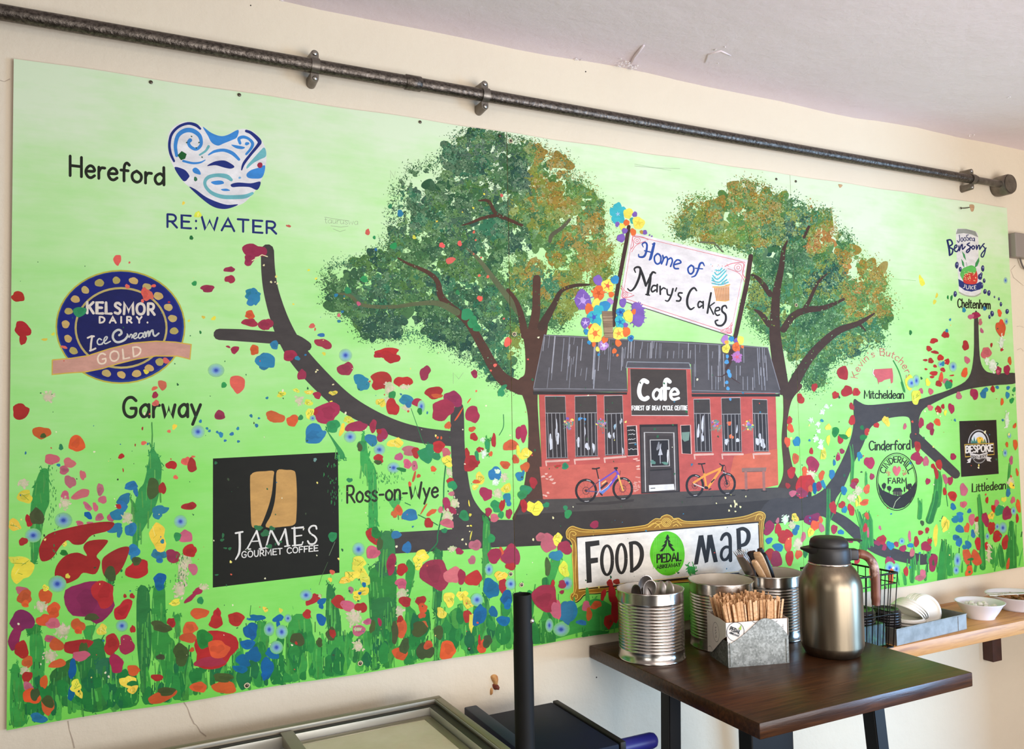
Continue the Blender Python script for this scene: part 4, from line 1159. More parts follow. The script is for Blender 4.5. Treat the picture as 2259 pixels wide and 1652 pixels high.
p.stroke(Bz('515,1065 535,1060 540,1015'), 1.4, WH); p.stroke(Bz('560,1025 565,1075 585,1085 600,1070 605,1030'), 1.4, WH, smooth=True); p.stroke(Bz('625,1035 625,1085'), 1.4, WH); p.stroke(Bz('665,1040 645,1050 645,1080 665,1088'), 1.4, WH, smooth=True); p.stroke(Bz('708,1030 685,1032 685,1085 708,1085'), 1.4, WH); p.stroke(Bz('685,1058 704,1056'), 1.2, WH)
p.build()
p = Paint('painted_berries')
for x, y, rx, ry in ((418, 722, 28, 52), (470, 785, 22, 38), (812, 772, 26, 48), (790, 862, 20, 32), (770, 900, 34, 45), (833, 958, 20, 36), (800, 1030, 18, 50), (845, 1122, 26, 40), (905, 1145, 26, 44), (393, 1160, 27, 44), (990, 1205, 12, 20), (1058, 1235, 15, 26), (1088, 1315, 20, 34), (1180, 1425, 26, 38), (952, 1458, 27, 44), (912, 1508, 17, 32)):
    p.blob(*Bz('%f,%f' % (x, y))[0], rx / 6.9, ry / 6.9, 0, (50, 52, 104), .06, n=14); p.blob(*Bz('%f,%f' % (x + rx * .2, y - ry * .3))[0], rx / 22, ry / 22, 0, (150, 156, 190), .1, n=8)
p.build()
p = Paint('painted_lettering')
word(p, 'Cheltenham', (2112.5, 678), (2185, 681.5), 19, 2.7, (36, 36, 26), track=12)
word(p, 'Mitcheldean', (1906, 878.5), (1994, 879), 17.5, 2.3, (40, 40, 28), track=9)
word(p, 'Cinderford', (1917, 993), (2008, 991), 20, 2.7, (44, 40, 30), track=9)
word(p, 'Littledean', (2144, 1085), (2219, 1078), 18, 2.3, (44, 44, 30), track=10)
p.build()
p = Paint('painted_butcher_mark')
arc_word(p, "Kevin's Butchers", 1945.5, 846, 55, 62, -80, 80, 15, 1.5, (208, 106, 106))
Cz = lambda t: zp(1659, 500, t)
p.poly(Cz('1000,1200 1020,1180 1060,1178 1160,1172 1168,1230 1166,1290 1150,1300 1145,1258 1095,1270 1075,1285 1050,1290 1048,1310 1035,1260 1015,1240'), (204, 98, 100))
p.stroke(Cz('1005,1180 1000,1215 1012,1235'), 2, (226, 220, 206))
p.build()
Dz = lambda t: zp(1659, 850, t)
p = Paint('painted_farm_stamp')
p.stroke([(1659 + x / 3.755, 850 + y / 3.755) for x, y in ell(1198, 798, 166, 237)], 1.8, (46, 42, 30), cap=False)
p.stroke([(1659 + x / 3.755, 850 + y / 3.755) for x, y in ell(1198, 798, 155, 224)], .8, (46, 42, 30), cap=False)
FD = (46, 40, 32)
p.poly(Dz('1040,795 1060,840 1080,868 1120,885 1160,905 1215,915 1255,900 1300,870 1330,830 1356,795 1358,830 1345,900 1310,965 1260,1010 1198,1022 1140,1010 1090,965 1055,900'), FD)
for x, y, rx, ry in ((1092, 832, 18, 24), (1136, 852, 17, 22), (1296, 845, 12, 30), (1310, 830, 14, 18), (1262, 862, 6, 22), (1278, 830, 5, 32)): p.blob(*Dz('%f,%f' % (x, y))[0], rx / 3.755, ry / 3.755, 0, FD, .12)
p.stroke(Dz('1092,850 1092,885'), 1.3, FD); p.stroke(Dz('1136,870 1136,900'), 1.3, FD)
p.poly(Dz('1160,880 1180,850 1228,848 1250,880'), FD); p.poly(Dz('1168,880 1240,880 1240,912 1168,905'), (92, 88, 68)); p.stroke(Dz('1195,885 1195,912'), 1.6, FD); p.stroke(Dz('1215,885 1215,912'), 1.6, FD)
p.stroke(Dz('1225,925 1190,960 1180,985 1168,1015'), 1.1, (196, 206, 160), smooth=True)
arc_word(p, 'CINDERHILL', 1659 + 1198 / 3.755, 850 + 800 / 3.755, 28.5, 43.5, -66, 66, 13, 2.0, FD)
word(p, 'FARM', Dz('1126,812')[0], Dz('1278,808')[0], 11.5, 2.2, FD, track=22)
p.build()
p = Paint('painted_heart_and_sprigs')
p.curve(Dz('1196,752 1165,710 1170,675 1190,668 1200,685 1215,668 1230,685 1225,715'), (212, 104, 108))
for s_ in (-1, 1):
    cx = 1198 + s_ * 66
    p.stroke(Dz('%f,%f %f,%f' % (cx + s_ * 14, 700, cx - s_ * 12, 748)), .8, (206, 120, 100))
    for i in range(8): p.blob(*Dz('%f,%f' % (cx + s_ * random.uniform(-14, 20), random.uniform(700, 750)))[0], 1.8, 1, random.uniform(0, 3), (206, 118, 100), .2, n=8)
p.build()
p = Paint('painted_brewery_sign')
p.poly(Dz('1716,296 2022,286 2042,732 1732,758'), (46, 38, 34))
ar = [(1659 + (1876 + 88 * math.cos(math.pi + i * .1745)) / 3.755, 850 + (478 + 112 * math.sin(math.pi + i * .1745)) / 3.755) for i in range(19)]
p.poly(ar, (190, 190, 192)); ar2 = [(1659 + (1876 + 80 * math.cos(math.pi + i * .1745)) / 3.755, 850 + (478 + 104 * math.sin(math.pi + i * .1745)) / 3.755) for i in range(19)]
p.poly(ar2, (40, 34, 34)); ar3 = [(1659 + (1876 + 66 * math.cos(math.pi + i * .1745)) / 3.755, 850 + (478 + 92 * math.sin(math.pi + i * .1745)) / 3.755) for i in range(19)]
p.poly(ar3, (214, 220, 226)); p.blob(*Dz('1886,452')[0], 8, 7, 0, (236, 188, 66), .04); p.poly(Dz('1812,478 1815,440 1830,465 1838,420 1850,465 1862,440 1868,478'), (70, 128, 116)); p.poly(Dz('1890,478 1900,445 1912,470 1925,440 1940,478'), (120, 140, 80))
p.poly([(1659 + (1880 + 60 * math.cos(i * .1745)) / 3.755, 850 + (575 + 72 * math.sin(i * .1745)) / 3.755) for i in range(19)], (150, 148, 146)); p.poly([(1659 + (1880 + 54 * math.cos(i * .1745)) / 3.755, 850 + (575 + 64 * math.sin(i * .1745)) / 3.755) for i in range(19)], (56, 48, 46))
p.poly(Dz('1760,490 2000,480 2004,572 1765,592'), (46, 38, 34)); p.stroke(Dz('1760,490 2000,480 2004,572 1765,592 1760,490'), 1.3, (216, 180, 80))
word(p, 'BESPOKE', Dz('1768,558')[0], Dz('1992,545')[0], 14.5, 3.0, (230, 226, 220), track=14)
p.poly(Dz('1778,618 1812,598 1800,560 1880,572 1950,552 1945,590 1985,598 1970,615 1980,632 1945,626 1935,600 1880,612 1815,605 1805,640 1775,642 1790,630'), (216, 212, 208))
word(p, 'BREWERY', Dz('1815,604')[0], Dz('1940,592')[0], 6.4, 1.2, (60, 54, 50), track=12, curve=lambda t: 2.4 * (1 - (2 * t - 1) ** 2))
p.build()
# ---------------------------------------------------------------- meadow: grass blades, petals, splashes
random.seed(23)
PALETTE = {'R': (178, 46, 42), 'C': (158, 46, 74), 'M': (134, 40, 84), 'K': (196, 100, 116), 'O': (212, 92, 48), 'S': (222, 104, 84), 'Y': (236, 218, 74), 'B': (46, 124, 160), 'D': (16, 98, 148),
           'T': (46, 142, 82), 'G': (36, 124, 56), 'N': (72, 88, 46), 'P': (226, 198, 176), 'V': (236, 238, 228)}
GRASS = [(44, 140, 58), (36, 126, 52), (52, 152, 66), (30, 112, 56)]
def at_y(y): return (y - 820) / 780
grass = Paint('painted_grass', sub=50, stuff=True)
def blade(pts, w, c=None, a=.94):
    c = c or random.choice(GRASS)
    grass.stroke(pts, w, c, a, smooth=True)
    # dry-brush streaks beside it
    for k in range(3):
        off = random.uniform(-.7, .7) * (max(w) if isinstance(w, list) else w)
        q = [(x + off, y + random.uniform(-6, 6)) for x, y in pts]
        grass.stroke(q, random.uniform(1, 2.6), random.choice(GRASS), .8)
def gpoly(ox, oy, t, c=None):
    pts = zp(ox, oy, t)
    grass.curve(pts, c or GRASS[0], .94, 3)
    xs, ys = [q[0] for q in pts], [q[1] for q in pts]
    for x, y in pts:      # ragged ends where the brush lifted
        if y < min(ys) + .25 * (max(ys) - min(ys)) or y > max(ys) - .15 * (max(ys) - min(ys)):
            for k in range(5): grass.stroke([(x + random.uniform(-5, 5), y + random.uniform(-4, 6)), (x + random.uniform(-6, 6), y + random.uniform(-12, 6))], random.uniform(.8, 2.6), c or GRASS[0], cap=False)
    for k in range(int(max(ys) - min(ys)) // 12 + 2):
        x = random.uniform(min(xs), max(xs)); y = random.uniform(min(ys), max(ys))
        if inside(x, y, pts): grass.stroke([(x, y), (x + random.uniform(-3, 3), y + random.uniform(12, 50))], random.uniform(1.2, 4), random.choice(GRASS + [(70, 164, 76), (26, 104, 60)]), .7)
gpoly(0, 800, '1260,700 1320,790 1340,870 1330,1000 1310,1120 1270,1230 1200,1360 1150,1450 1140,1560 1100,1560 1100,1400 1110,1250 1120,1160 1150,1050 1190,1000 1220,880 1240,760', (44, 144, 72))
gpoly(0, 800, '340,885 400,890 405,1000 408,1160 375,1240 350,1380 330,1520 300,1652 260,1652 255,1460 250,1300 258,1160 285,1020', (46, 146, 66))
gpoly(0, 800, '1075,1120 1120,1170 1130,1240 1110,1230')
blade(zp(0, 800, '1255,500 1260,600 1255,700'), 1.6)
for t in ('1140,325 1230,330 1245,520 1255,700 1250,900 1230,1010 1190,1250 1150,950 1132,700', '1270,330 1360,300 1372,500 1395,700 1445,760 1455,900 1450,1000 1420,1120 1365,1135 1330,950 1270,880 1255,700', '740,770 850,745 880,900 960,1000 985,1100 900,1200 920,1300 780,1350 600,1310 480,1280 370,1200 440,1080 560,980 700,900',
          '250,705 335,700 362,800 372,950 350,1150 290,1150 255,950', '92,1000 140,950 165,1000 205,1200 222,1430 92,1450', '1475,800 1550,850 1602,950 1580,1080 1545,1180 1535,1280 1505,1230 1525,1100 1505,990 1490,900', '1440,560 1490,540 1490,640 1460,720', '690,650 790,630 760,730 720,760', '880,130 940,130 965,200 930,290 880,260', '215,640 330,620 320,690 240,700', '920,1200 1130,1180 1130,1290 960,1310', '1470,1140 1540,1140 1530,1240 1490,1200',
          '2130,600 2190,620 2230,760 2160,860 2120,800', '1780,1050 1900,1000 2000,1060 1900,1110 1800,1080'): gpoly(0, 1212, t, random.choice(GRASS))
gpoly(0, 1212, '430,1010 620,890 640,960 560,1040 430,1100', (38, 100, 46)); gpoly(0, 1212, '800,930 930,900 1000,1020 900,1110 810,1080', (32, 104, 74))
for t in ('1000,165 1200,160 1218,420 1215,700 1175,980 1112,965 1100,740 1020,700 992,450', '1300,105 1372,150 1350,300 1320,450 1395,560 1392,900 1300,940 1295,560', '650,290 700,330 760,600 745,740 650,660 636,430', '340,565 500,560 522,780 460,800 482,960 440,1060 345,1090 300,880', '640,765 825,710 862,850 790,1040 660,1055 630,900', '70,600 135,625 165,760 110,875 55,800', '1535,20 1595,40 1600,330 1575,500 1535,520 1520,330', '1640,560 1740,480 1820,620 1830,760 1610,780',
          '1860,450 1950,450 1960,700 1860,760', '1945,400 1980,420 2010,640 1985,660', '940,700 1040,690 1000,900 970,1010 950,860', '500,820 640,780 610,1060 530,1060', '205,910 300,930 320,1000 290,1120 250,1100', '1760,760 1890,720 1880,850 1800,860', '2010,730 2180,680 2180,760 2030,800', '1540,560 1590,560 1570,920 1530,910', '1010,950 1075,945 1075,990 1020,1000', '1940,0 1990,20 1960,200 1930,240'): gpoly(550, 1212, t, random.choice(GRASS))
gpoly(550, 1212, '1015,430 1210,420 1200,700 1040,690', (34, 112, 58)); gpoly(550, 1212, '1040,120 1200,110 1210,200 1100,215', (40, 104, 66))
gpoly(550, 800, '940,580 970,650 985,760 1012,820 1045,880 1055,1000 1062,1350 990,1360 985,1000 925,880 920,700', (46, 158, 72)); gpoly(550, 800, '1095,1415 1190,1420 1200,1652 1075,1652', (46, 118, 66)); gpoly(550, 800, '640,560 720,660 780,740 790,790 740,795 725,720', (40, 140, 74))
gpoly(550, 800, '1155,1140 1250,1130 1230,1200 1200,1215', (70, 170, 84)); gpoly(550, 800, '1940,1290 1990,1330 1990,1640 1935,1640', (44, 138, 62)); gpoly(550, 800, '1960,640 1995,640 1985,760 1965,730')
# foot of the boards: a tangle of short blades
def bottom(x): return 1603.5 - .1564 * (x - 20)
for i in range(250):
    x = random.uniform(24, 1240) if random.random() < .72 else random.uniform(1240, 2254)
    y1 = bottom(x) - random.uniform(2, 34)
    h = random.uniform(18, 95) * (1 if x < 1300 else .7)
    lean = random.uniform(-9, 9)
    w = random.uniform(4, 15) if x < 1300 else random.uniform(3, 8)
    grass.stroke([(x, y1), (x + lean * .4, y1 - h * .5), (x + lean, y1 - h)], [w, w * .9, w * random.uniform(.15, .7)], random.choice(GRASS + [(58, 160, 60), (66, 170, 72)]), random.uniform(.6, .95), smooth=True, k=3)
for pts, w in (((1910, 1205, 1905, 1170, 1895, 1130), 12), ((1906, 1210, 1912, 1160, 1916, 1132), 14), ((1922, 1200, 1920, 1150, 1915, 1140), 9), ((2066, 1112, 2070, 1060, 2069, 1040), 17), ((2050, 1148, 2062, 1110, 2066, 1085), 16), ((2076, 1285, 2080, 1230, 2080, 1195), 18), ((2095, 1265, 2094, 1230, 2092, 1205), 12),
               ((2168, 1252, 2164, 1160, 2160, 1092), 12), ((2232, 1252, 2231, 1200, 2231, 1152), 22), ((2211, 1246, 2208, 1220, 2207, 1204), 12), ((2189, 1240, 2189, 1220, 2188, 1204), 10), ((2012, 1282, 2013, 1250, 2013, 1232), 9), ((1997, 1288, 1996, 1275, 1994, 1265), 7), ((2028, 1142, 2030, 1120, 2029, 1105), 9), ((1824, 1184, 1826, 1130, 1826, 1078), 7),
               ((2142, 1260, 2138, 1235, 2134, 1215), 8), ((2048, 1240, 2050, 1210, 2052, 1190), 7), ((1878, 1062, 1880, 1020, 1876, 985), 6), ((2224, 1080, 2225, 1050, 2226, 1022), 5), ((1912, 1075, 1911, 1058, 1912, 1044), 4)):
    blade([(pts[0], pts[1]), (pts[2], pts[3]), (pts[4], pts[5])], [w, w, w * .35])
for t, w in (('1630,820 1612,1000 1605,1200 1560,1420 1550,1500 1450,1600', 2.6), ('1340,380 1400,550 1440,660 1480,690', 1.4), ('2105,430 2105,530 2070,600', 1.8), ('1400,1260 1500,1310 1560,1345', 2), ('1290,1160 1335,1180', 2)): grass.stroke(zp(550, 800, t), w, (34, 118, 66), smooth=True)
for t, w in (('1170,1110 1220,1210 1265,1370', 2.4), ('1240,1290 1260,1360', 5), ('740,890 700,1000 640,1130', 2), ('1610,760 1605,860 1620,1000', 1.6)): grass.stroke(zp(1659, 500 if '1170' in t or '1240' in t else 850, t), w, (56, 140, 70), smooth=True)
for i in range(120):
    x = random.uniform(30, 1235); y = bottom(x) - random.uniform(6, 95)
    s_ = random.uniform(7, 22)
    x0_ = x
    pts_ = [(x + s_ * random.uniform(.5, 1) * math.cos(t_ * .785), min(y + s_ * random.uniform(.8, 2.0) * math.sin(t_ * .785), bottom(x) - 2)) for t_ in range(8)]
    grass.curve(pts_, random.choice(((30, 122, 56), (36, 130, 58), (28, 110, 62), (44, 140, 62))), k=3)
# middle board, left foot, and behind the sign
for ox, oy, t in ((1200, 1080, '0,1000 200,1020 420,900 600,1000 620,1140 300,1180 0,1240'), (1200, 1080, '60,560 140,560 90,740 40,900 0,900'), (1200, 1080, '1190,640 1240,640 1250,690 1195,690'), (1100, 1280, '340,360 430,340 470,520 380,570 345,500'), (1100, 1280, '700,430 900,420 880,500 720,520')):
    gpoly(ox, oy, t, random.choice(GRASS))
grass.stroke(zp(1100, 1280, '455,0 470,150 490,300 510,380 545,560', 4.44), [14, 16, 10, 5, 7], (38, 122, 56), smooth=True)
grass.build()
p = Paint('painted_lettering')
word(p, 'Ross-on-Wye', (764.5, 1109), (967, 1096), 37, 4.8, (40, 44, 28), track=9, h1=34)
p.build()
p = Paint('dry_brush_streaks', sub=10, stuff=True)
for i in range(450):
    x = random.uniform(26, 1250) if random.random() < .93 else random.uniform(2000, 2254)
    b_ = bottom(x)
    y = b_ - abs(random.gauss(0, 55)) - 8
    L = random.uniform(4, 26)
    p.stroke([(x, y), (x + random.gauss(0, 1.5), max(y - L, b_ - 420))], random.uniform(.7, 2.6), random.choice(((30, 118, 52), (40, 132, 56), (28, 104, 66), (58, 152, 62), (96, 188, 84), (120, 204, 92), (34, 96, 50))), cap=False)
p.build()

def dabs(name, ox, oy, s, txt):
    P = Paint(name, sub=44, stuff=True)
    for q in txt.split(';'):
        q = q.split()
        if not q: continue
        c = q[0]; v = [float(t) for t in q[1:]]
        x, y, rx = ox + v[0] / s, oy + v[1] / s, v[2] / s
        ry = v[3] / s if len(v) > 3 else rx
        rot = math.radians(v[4]) if len(v) > 4 else random.uniform(-.25, .25)
        if c == 'W':
            P.soft(x, y, rx, ry, (132, 176, 200), .9, .12, mid=.8); P.soft(x, y, rx * .5, ry * .5, (56, 84, 172), 1, 1, (132, 176, 204), mid=.6)
        elif c in 'PV':
            P.soft(x, y, rx * .8, ry * .8, PALETTE[c], .85, .3, mid=.7)
            for k in range(int(7 + rx)):
                a = random.uniform(0, 6.28); q = random.uniform(.2, 1.1)
                P.blob(x + rx * q * math.cos(a), y + ry * q * math.sin(a), random.uniform(.06, .22) * rx + .6, random.uniform(.06, .2) * ry + .6, random.uniform(0, 3), PALETTE[c], rag=.4, n=9, a=random.uniform(.55, 1))
        else:
            col = tuple(min(255, max(0, int(t * random.uniform(.93, 1.07) + random.uniform(-4, 4)))) for t in PALETTE[c])
            P.blob(x, y, rx, ry, rot, col, rag=.2 if c != 'Y' else .28, n=20)
            if rx > 7 and random.random() < .35:
                d = tuple(int(t * .86) for t in col)
                P.blob(x + rx * random.uniform(-.2, .2), y + ry * random.uniform(-.2, .2), rx * .55, ry * .5, rot, tuple(int(u * .5 + v * .5) for u, v in zip(d, col)), rag=.3)
            if c == 'Y' and rx > 6:
                for k in range(5): P.stroke([(x + random.uniform(-.6, .6) * rx, y + random.uniform(-.6, .6) * ry), (x + random.uniform(-.8, .8) * rx, y + random.uniform(-.8, .8) * ry)], 1.1, random.choice(((206, 184, 50), (246, 234, 130), (120, 160, 50))))
    P.build()
dabs('painted_petals', 0, 420, 3.755, """R 150 880 60 40;R 188 1150 70 62;R 190 1230 32 50;S 972 575 33 44;S 1072 597 9;C 2105 500 95 62;C 2065 570 45 50;C 1900 655 45 24;C 1905 735 42 35;C 1720 812 58 30;B 2090 860 70 42;B 2085 910 42 45;O 2070 1030 42 34;C 2070 1095 62 36;C 2200 1110 60 46;C 1945 1320 35 30;C 1890 1295 22 8 20;O 2110 1320 32 38;B 2195 1412 68 66;W 1790 1490 70 58;T 660 1005 52 45;S 1210 860 40 55;S 1250 865 18 40 -20;S 1055 795 20 18;S 1272 790 22 12;S 1180 915 14 14;S 1375 1410 28 24;S 530 1298 28 12;
R 1400 925 10 8;Y 1640 200 26 30;Y 1520 105 12 15;G 1585 392 15 20;T 1610 770 20 22;Y 1770 1060 20 16;Y 1685 1050 14 14;Y 1565 1080 10;Y 370 1235 22 12;Y 440 1190 14;Y 1210 1502 22 18;G 1660 1175 10 14""")
dabs('painted_petals', 0, 800, 3.755, """R 170 405 78 60 -45;O 345 580 80 48;N 358 605 28 18;O 635 670 62 74 25;T 505 700 20 24;K 430 800 58 48;K 575 830 48 44;K 530 890 42 34;B 485 848 16 14;K 580 985 45 55;K 685 930 24 44 -15;K 540 1100 38 38;K 670 1090 78 38 -28;K 830 1050 30 52;K 850 1135 32 36;K 725 1190 44 24 45;K 790 1195 20 42;K 825 1280 32 36;K 915 1285 30 32;K 660 1330 34 20;K 745 1328 26 14;P 398 285 55 48;P 540 1165 45 50;P 200 1000 50 42;Y 205 1110 72 48;Y 120 1345 55 44;Y 160 1640 90 36;W 525 1305 75 66;W 1640 572 58 56;W 1495 1315 56 56;W 275 1430 70 60;R 240 1310 32 48;N 305 1275 55 76;R 192 1480 36 34;
B 1088 1020 60 34;B 1125 1070 22 36;B 1025 1135 68 42 -30;B 1015 1190 40 48;B 975 1255 58 50;B 955 1370 66 36 -15;B 990 1410 22 38;B 1085 1380 46 60;B 1108 1555 56 46;B 1105 1620 24 36;B 1318 1585 62 46;B 1320 1630 30 30;B 1325 1220 72 38 -15;B 1305 1265 36 34;D 730 1265 40 24 30;R 1005 775 25 22;R 1420 848 44 38;S 1540 815 38 36;R 1590 850 42 56;S 1455 948 20 18;N 1268 1042 58 82;R 1345 1040 30 52;R 1568 1188 60 34;R 980 1190 28 18;S 1190 665 22 18;S 1400 568 15;Y 1445 530 20 22;Y 1310 1440 72 108;P 1058 1278 52 50;K 1535 1440 56 58;R 1570 1560 56 50;C 1440 1610 54 46;P 1540 1625 50 42;T 1470 1440 34 34;C 1820 435 50 36;S 1968 175 72 64 30;S 1345 185 38 40;S 1280 212 30 14 -20;C 1285 268 24 30;S 1290 335 28 26;T 1855 185 26 22;R 1180 545 8 14;R 1020 890 6 16;S 1600 778 16 10;R 1120 682 5 14;O 2245 445 36 44;S 1240 425 8;
B 2080 440 14;B 2145 460 10;B 2125 520 16;B 1970 545 14;B 1920 590 18 16;B 1830 595 20 24;B 1800 575 12;B 1735 565 12;B 1715 545 12;B 1660 485 14;B 1865 645 12;B 1975 652 12;B 2212 292 12;B 1345 1480 18 18;Y 525 1490 26 36;Y 785 1565 28 24;Y 712 1620 14;G 530 1575 36 22;G 680 1415 40 30;N 620 1440 40 20""")
brush = Paint('painted_petals')
for t, c in (('330,1520 400,1420 600,1360 820,1320 945,1325 900,1390 760,1430 690,1500 610,1505 560,1470 500,1520 430,1620 350,1645 325,1590', (158, 40, 38)), ('690,1530 740,1475 890,1468 860,1530 800,1600 832,1652 790,1750 690,1740 640,1790 540,1830 460,1790 465,1690 540,1600 640,1572 720,1600', (160, 40, 36)), ('845,1640 900,1580 1000,1530 1070,1530 1050,1620 1000,1720 930,1780 860,1760', (156, 44, 40))):
    brush.curve(zp(0, 800, t), c, k=4)
brush.build()
dabs('painted_petals', 0, 1212, 3.755, """Y 180 170 92 98;R 1140 165 92 82;N 1130 95 36 40;N 915 200 44 68;W 475 285 76 70;Y 560 220 22 18;M 745 430 188 184;R 855 365 95 112;N 760 560 60 30;K 190 345 70 34;O 205 395 66 56;O 210 450 34 28;O 375 390 62 62;Y 378 318 30 24;P 340 470 52 52;O 445 500 58 62 -20;O 365 585 62 50;M 185 590 90 100 -30;M 125 730 44 118;R 180 830 64 70;O 645 625 58 52;O 650 670 28 36;W 1010 632 52 50;R 1020 500 62 92 30;R 1035 385 16;R 1095 385 22;P 520 670 72 62;K 440 612 60 44;Y 845 665 45 42;R 925 785 64 86;C 1050 790 70 74;K 420 740 50 34;O 470 790 60 52;R 640 800 112 62 -15;N 690 830 34 70;P 420 885 62 52;K 670 880 80 38;O 228 930 44 50;O 478 945 66 38 -10;C 965 945 62 74;P 200 1000 36 42;R 225 1055 46 44;K 232 1135 44 36;O 262 1215 70 68;N 290 1200 36 56;O 365 1095 30 60;O 395 1295 60 66;N 400 1260 50 50;B 320 1395 70 40;D 600 990 34 80;D 590 1190 30 60;Y 628 1130 50 46;Y 655 1190 30 40;Y 1065 1100 62 62;G 1095 1110 38 26;Y 1100 1160 42 32;O 1105 1000 56 42;O 1340 1220 124 44 -12;N 1380 1175 76 36;O 1645 1140 66 46 -10;O 1858 1140 94 58;N 1850 1060 90 36;R 1780 825 196 152;G 1690 740 60 90;C 1740 930 130 44 -10;O 1810 825 92 72;R 1790 595 60 58;R 1800 530 30 46;R 1955 575 70 54 15;O 1650 528 76 46;O 1575 650 60 56;O 1560 730 66 44;R 1420 605 36 40;N 1335 640 82 46;N 1330 890 34 26;P 1530 110 60 62;P 1510 210 50 60;P 1490 330 56 76;C 1640 345 48 26 -20;P 1690 315 40 30;C 1580 400 66 20 -38;C 1420 50 50 50;R 1570 10 60 48;K 1600 160 40 46;Y 1450 438 52 24 -20;D 1325 250 56 54;D 1320 305 40 34;T 1660 422 26 32 30;D 2130 570 66 22;D 2075 670 58 66;D 2050 785 56 44;D 2100 860 50 52;D 2015 920 66 48;D 1990 990 56 34;D 2205 1000 46 76;W 2235 660 40 60;R 1100 660 22 34;R 1300 1060 56 26;N 1500 870 66 90;O 1590 830 20 20;Y 2195 495 26 16 40""")
dabs('painted_petals', 550, 420, 3.755, """B 50 878 40 66;C 135 1110 58 46;S 980 345 20 26 25;B 1250 190 27 28;T 1167 132 19;T 1035 390 14;T 1195 460 28;S 520 1122 24 22;S 545 1150 8 14;B 597 1198 28 18;C 615 1270 70 40 15;C 335 1365 58 44;B 208 1280 38 34;B 398 1390 22 18;B 465 1362 9;B 135 1410 78 68;O 40 1320 38 40;R 1140 1345 100 42;R 1180 1390 64 44;R 1070 1365 38 24;S 1595 455 23;S 1742 440 19 22;S 1665 580 38 28;S 1910 895 22 25;S 1860 345 10 14;S 1875 412 8;S 1920 556 8;S 1905 705 12;S 1975 715 13;S 1858 526 7;S 2035 1448 15;S 2000 1492 9;S 2140 1255 32 38;S 2108 1062 9;S 2090 42 14;K 905 938 18;K 742 1035 15;B 742 1083 14;B 770 1005 12;T 950 735 34 26;T 815 830 32 26;T 1800 1025 52 46;T 1850 1090 44 50;T 1885 1140 36 28;T 1725 845 18;B 1048 490 12;B 718 868 16;W 797 1365 56 55;Y 618 1352 15;Y 1365 388 16;Y 1855 145 9;Y 1553 256 8;Y 1765 180 6;Y 1945 30 8;Y 492 660 10;Y 552 730 10;Y 365 942 8;S 325 295 22 10 20""")
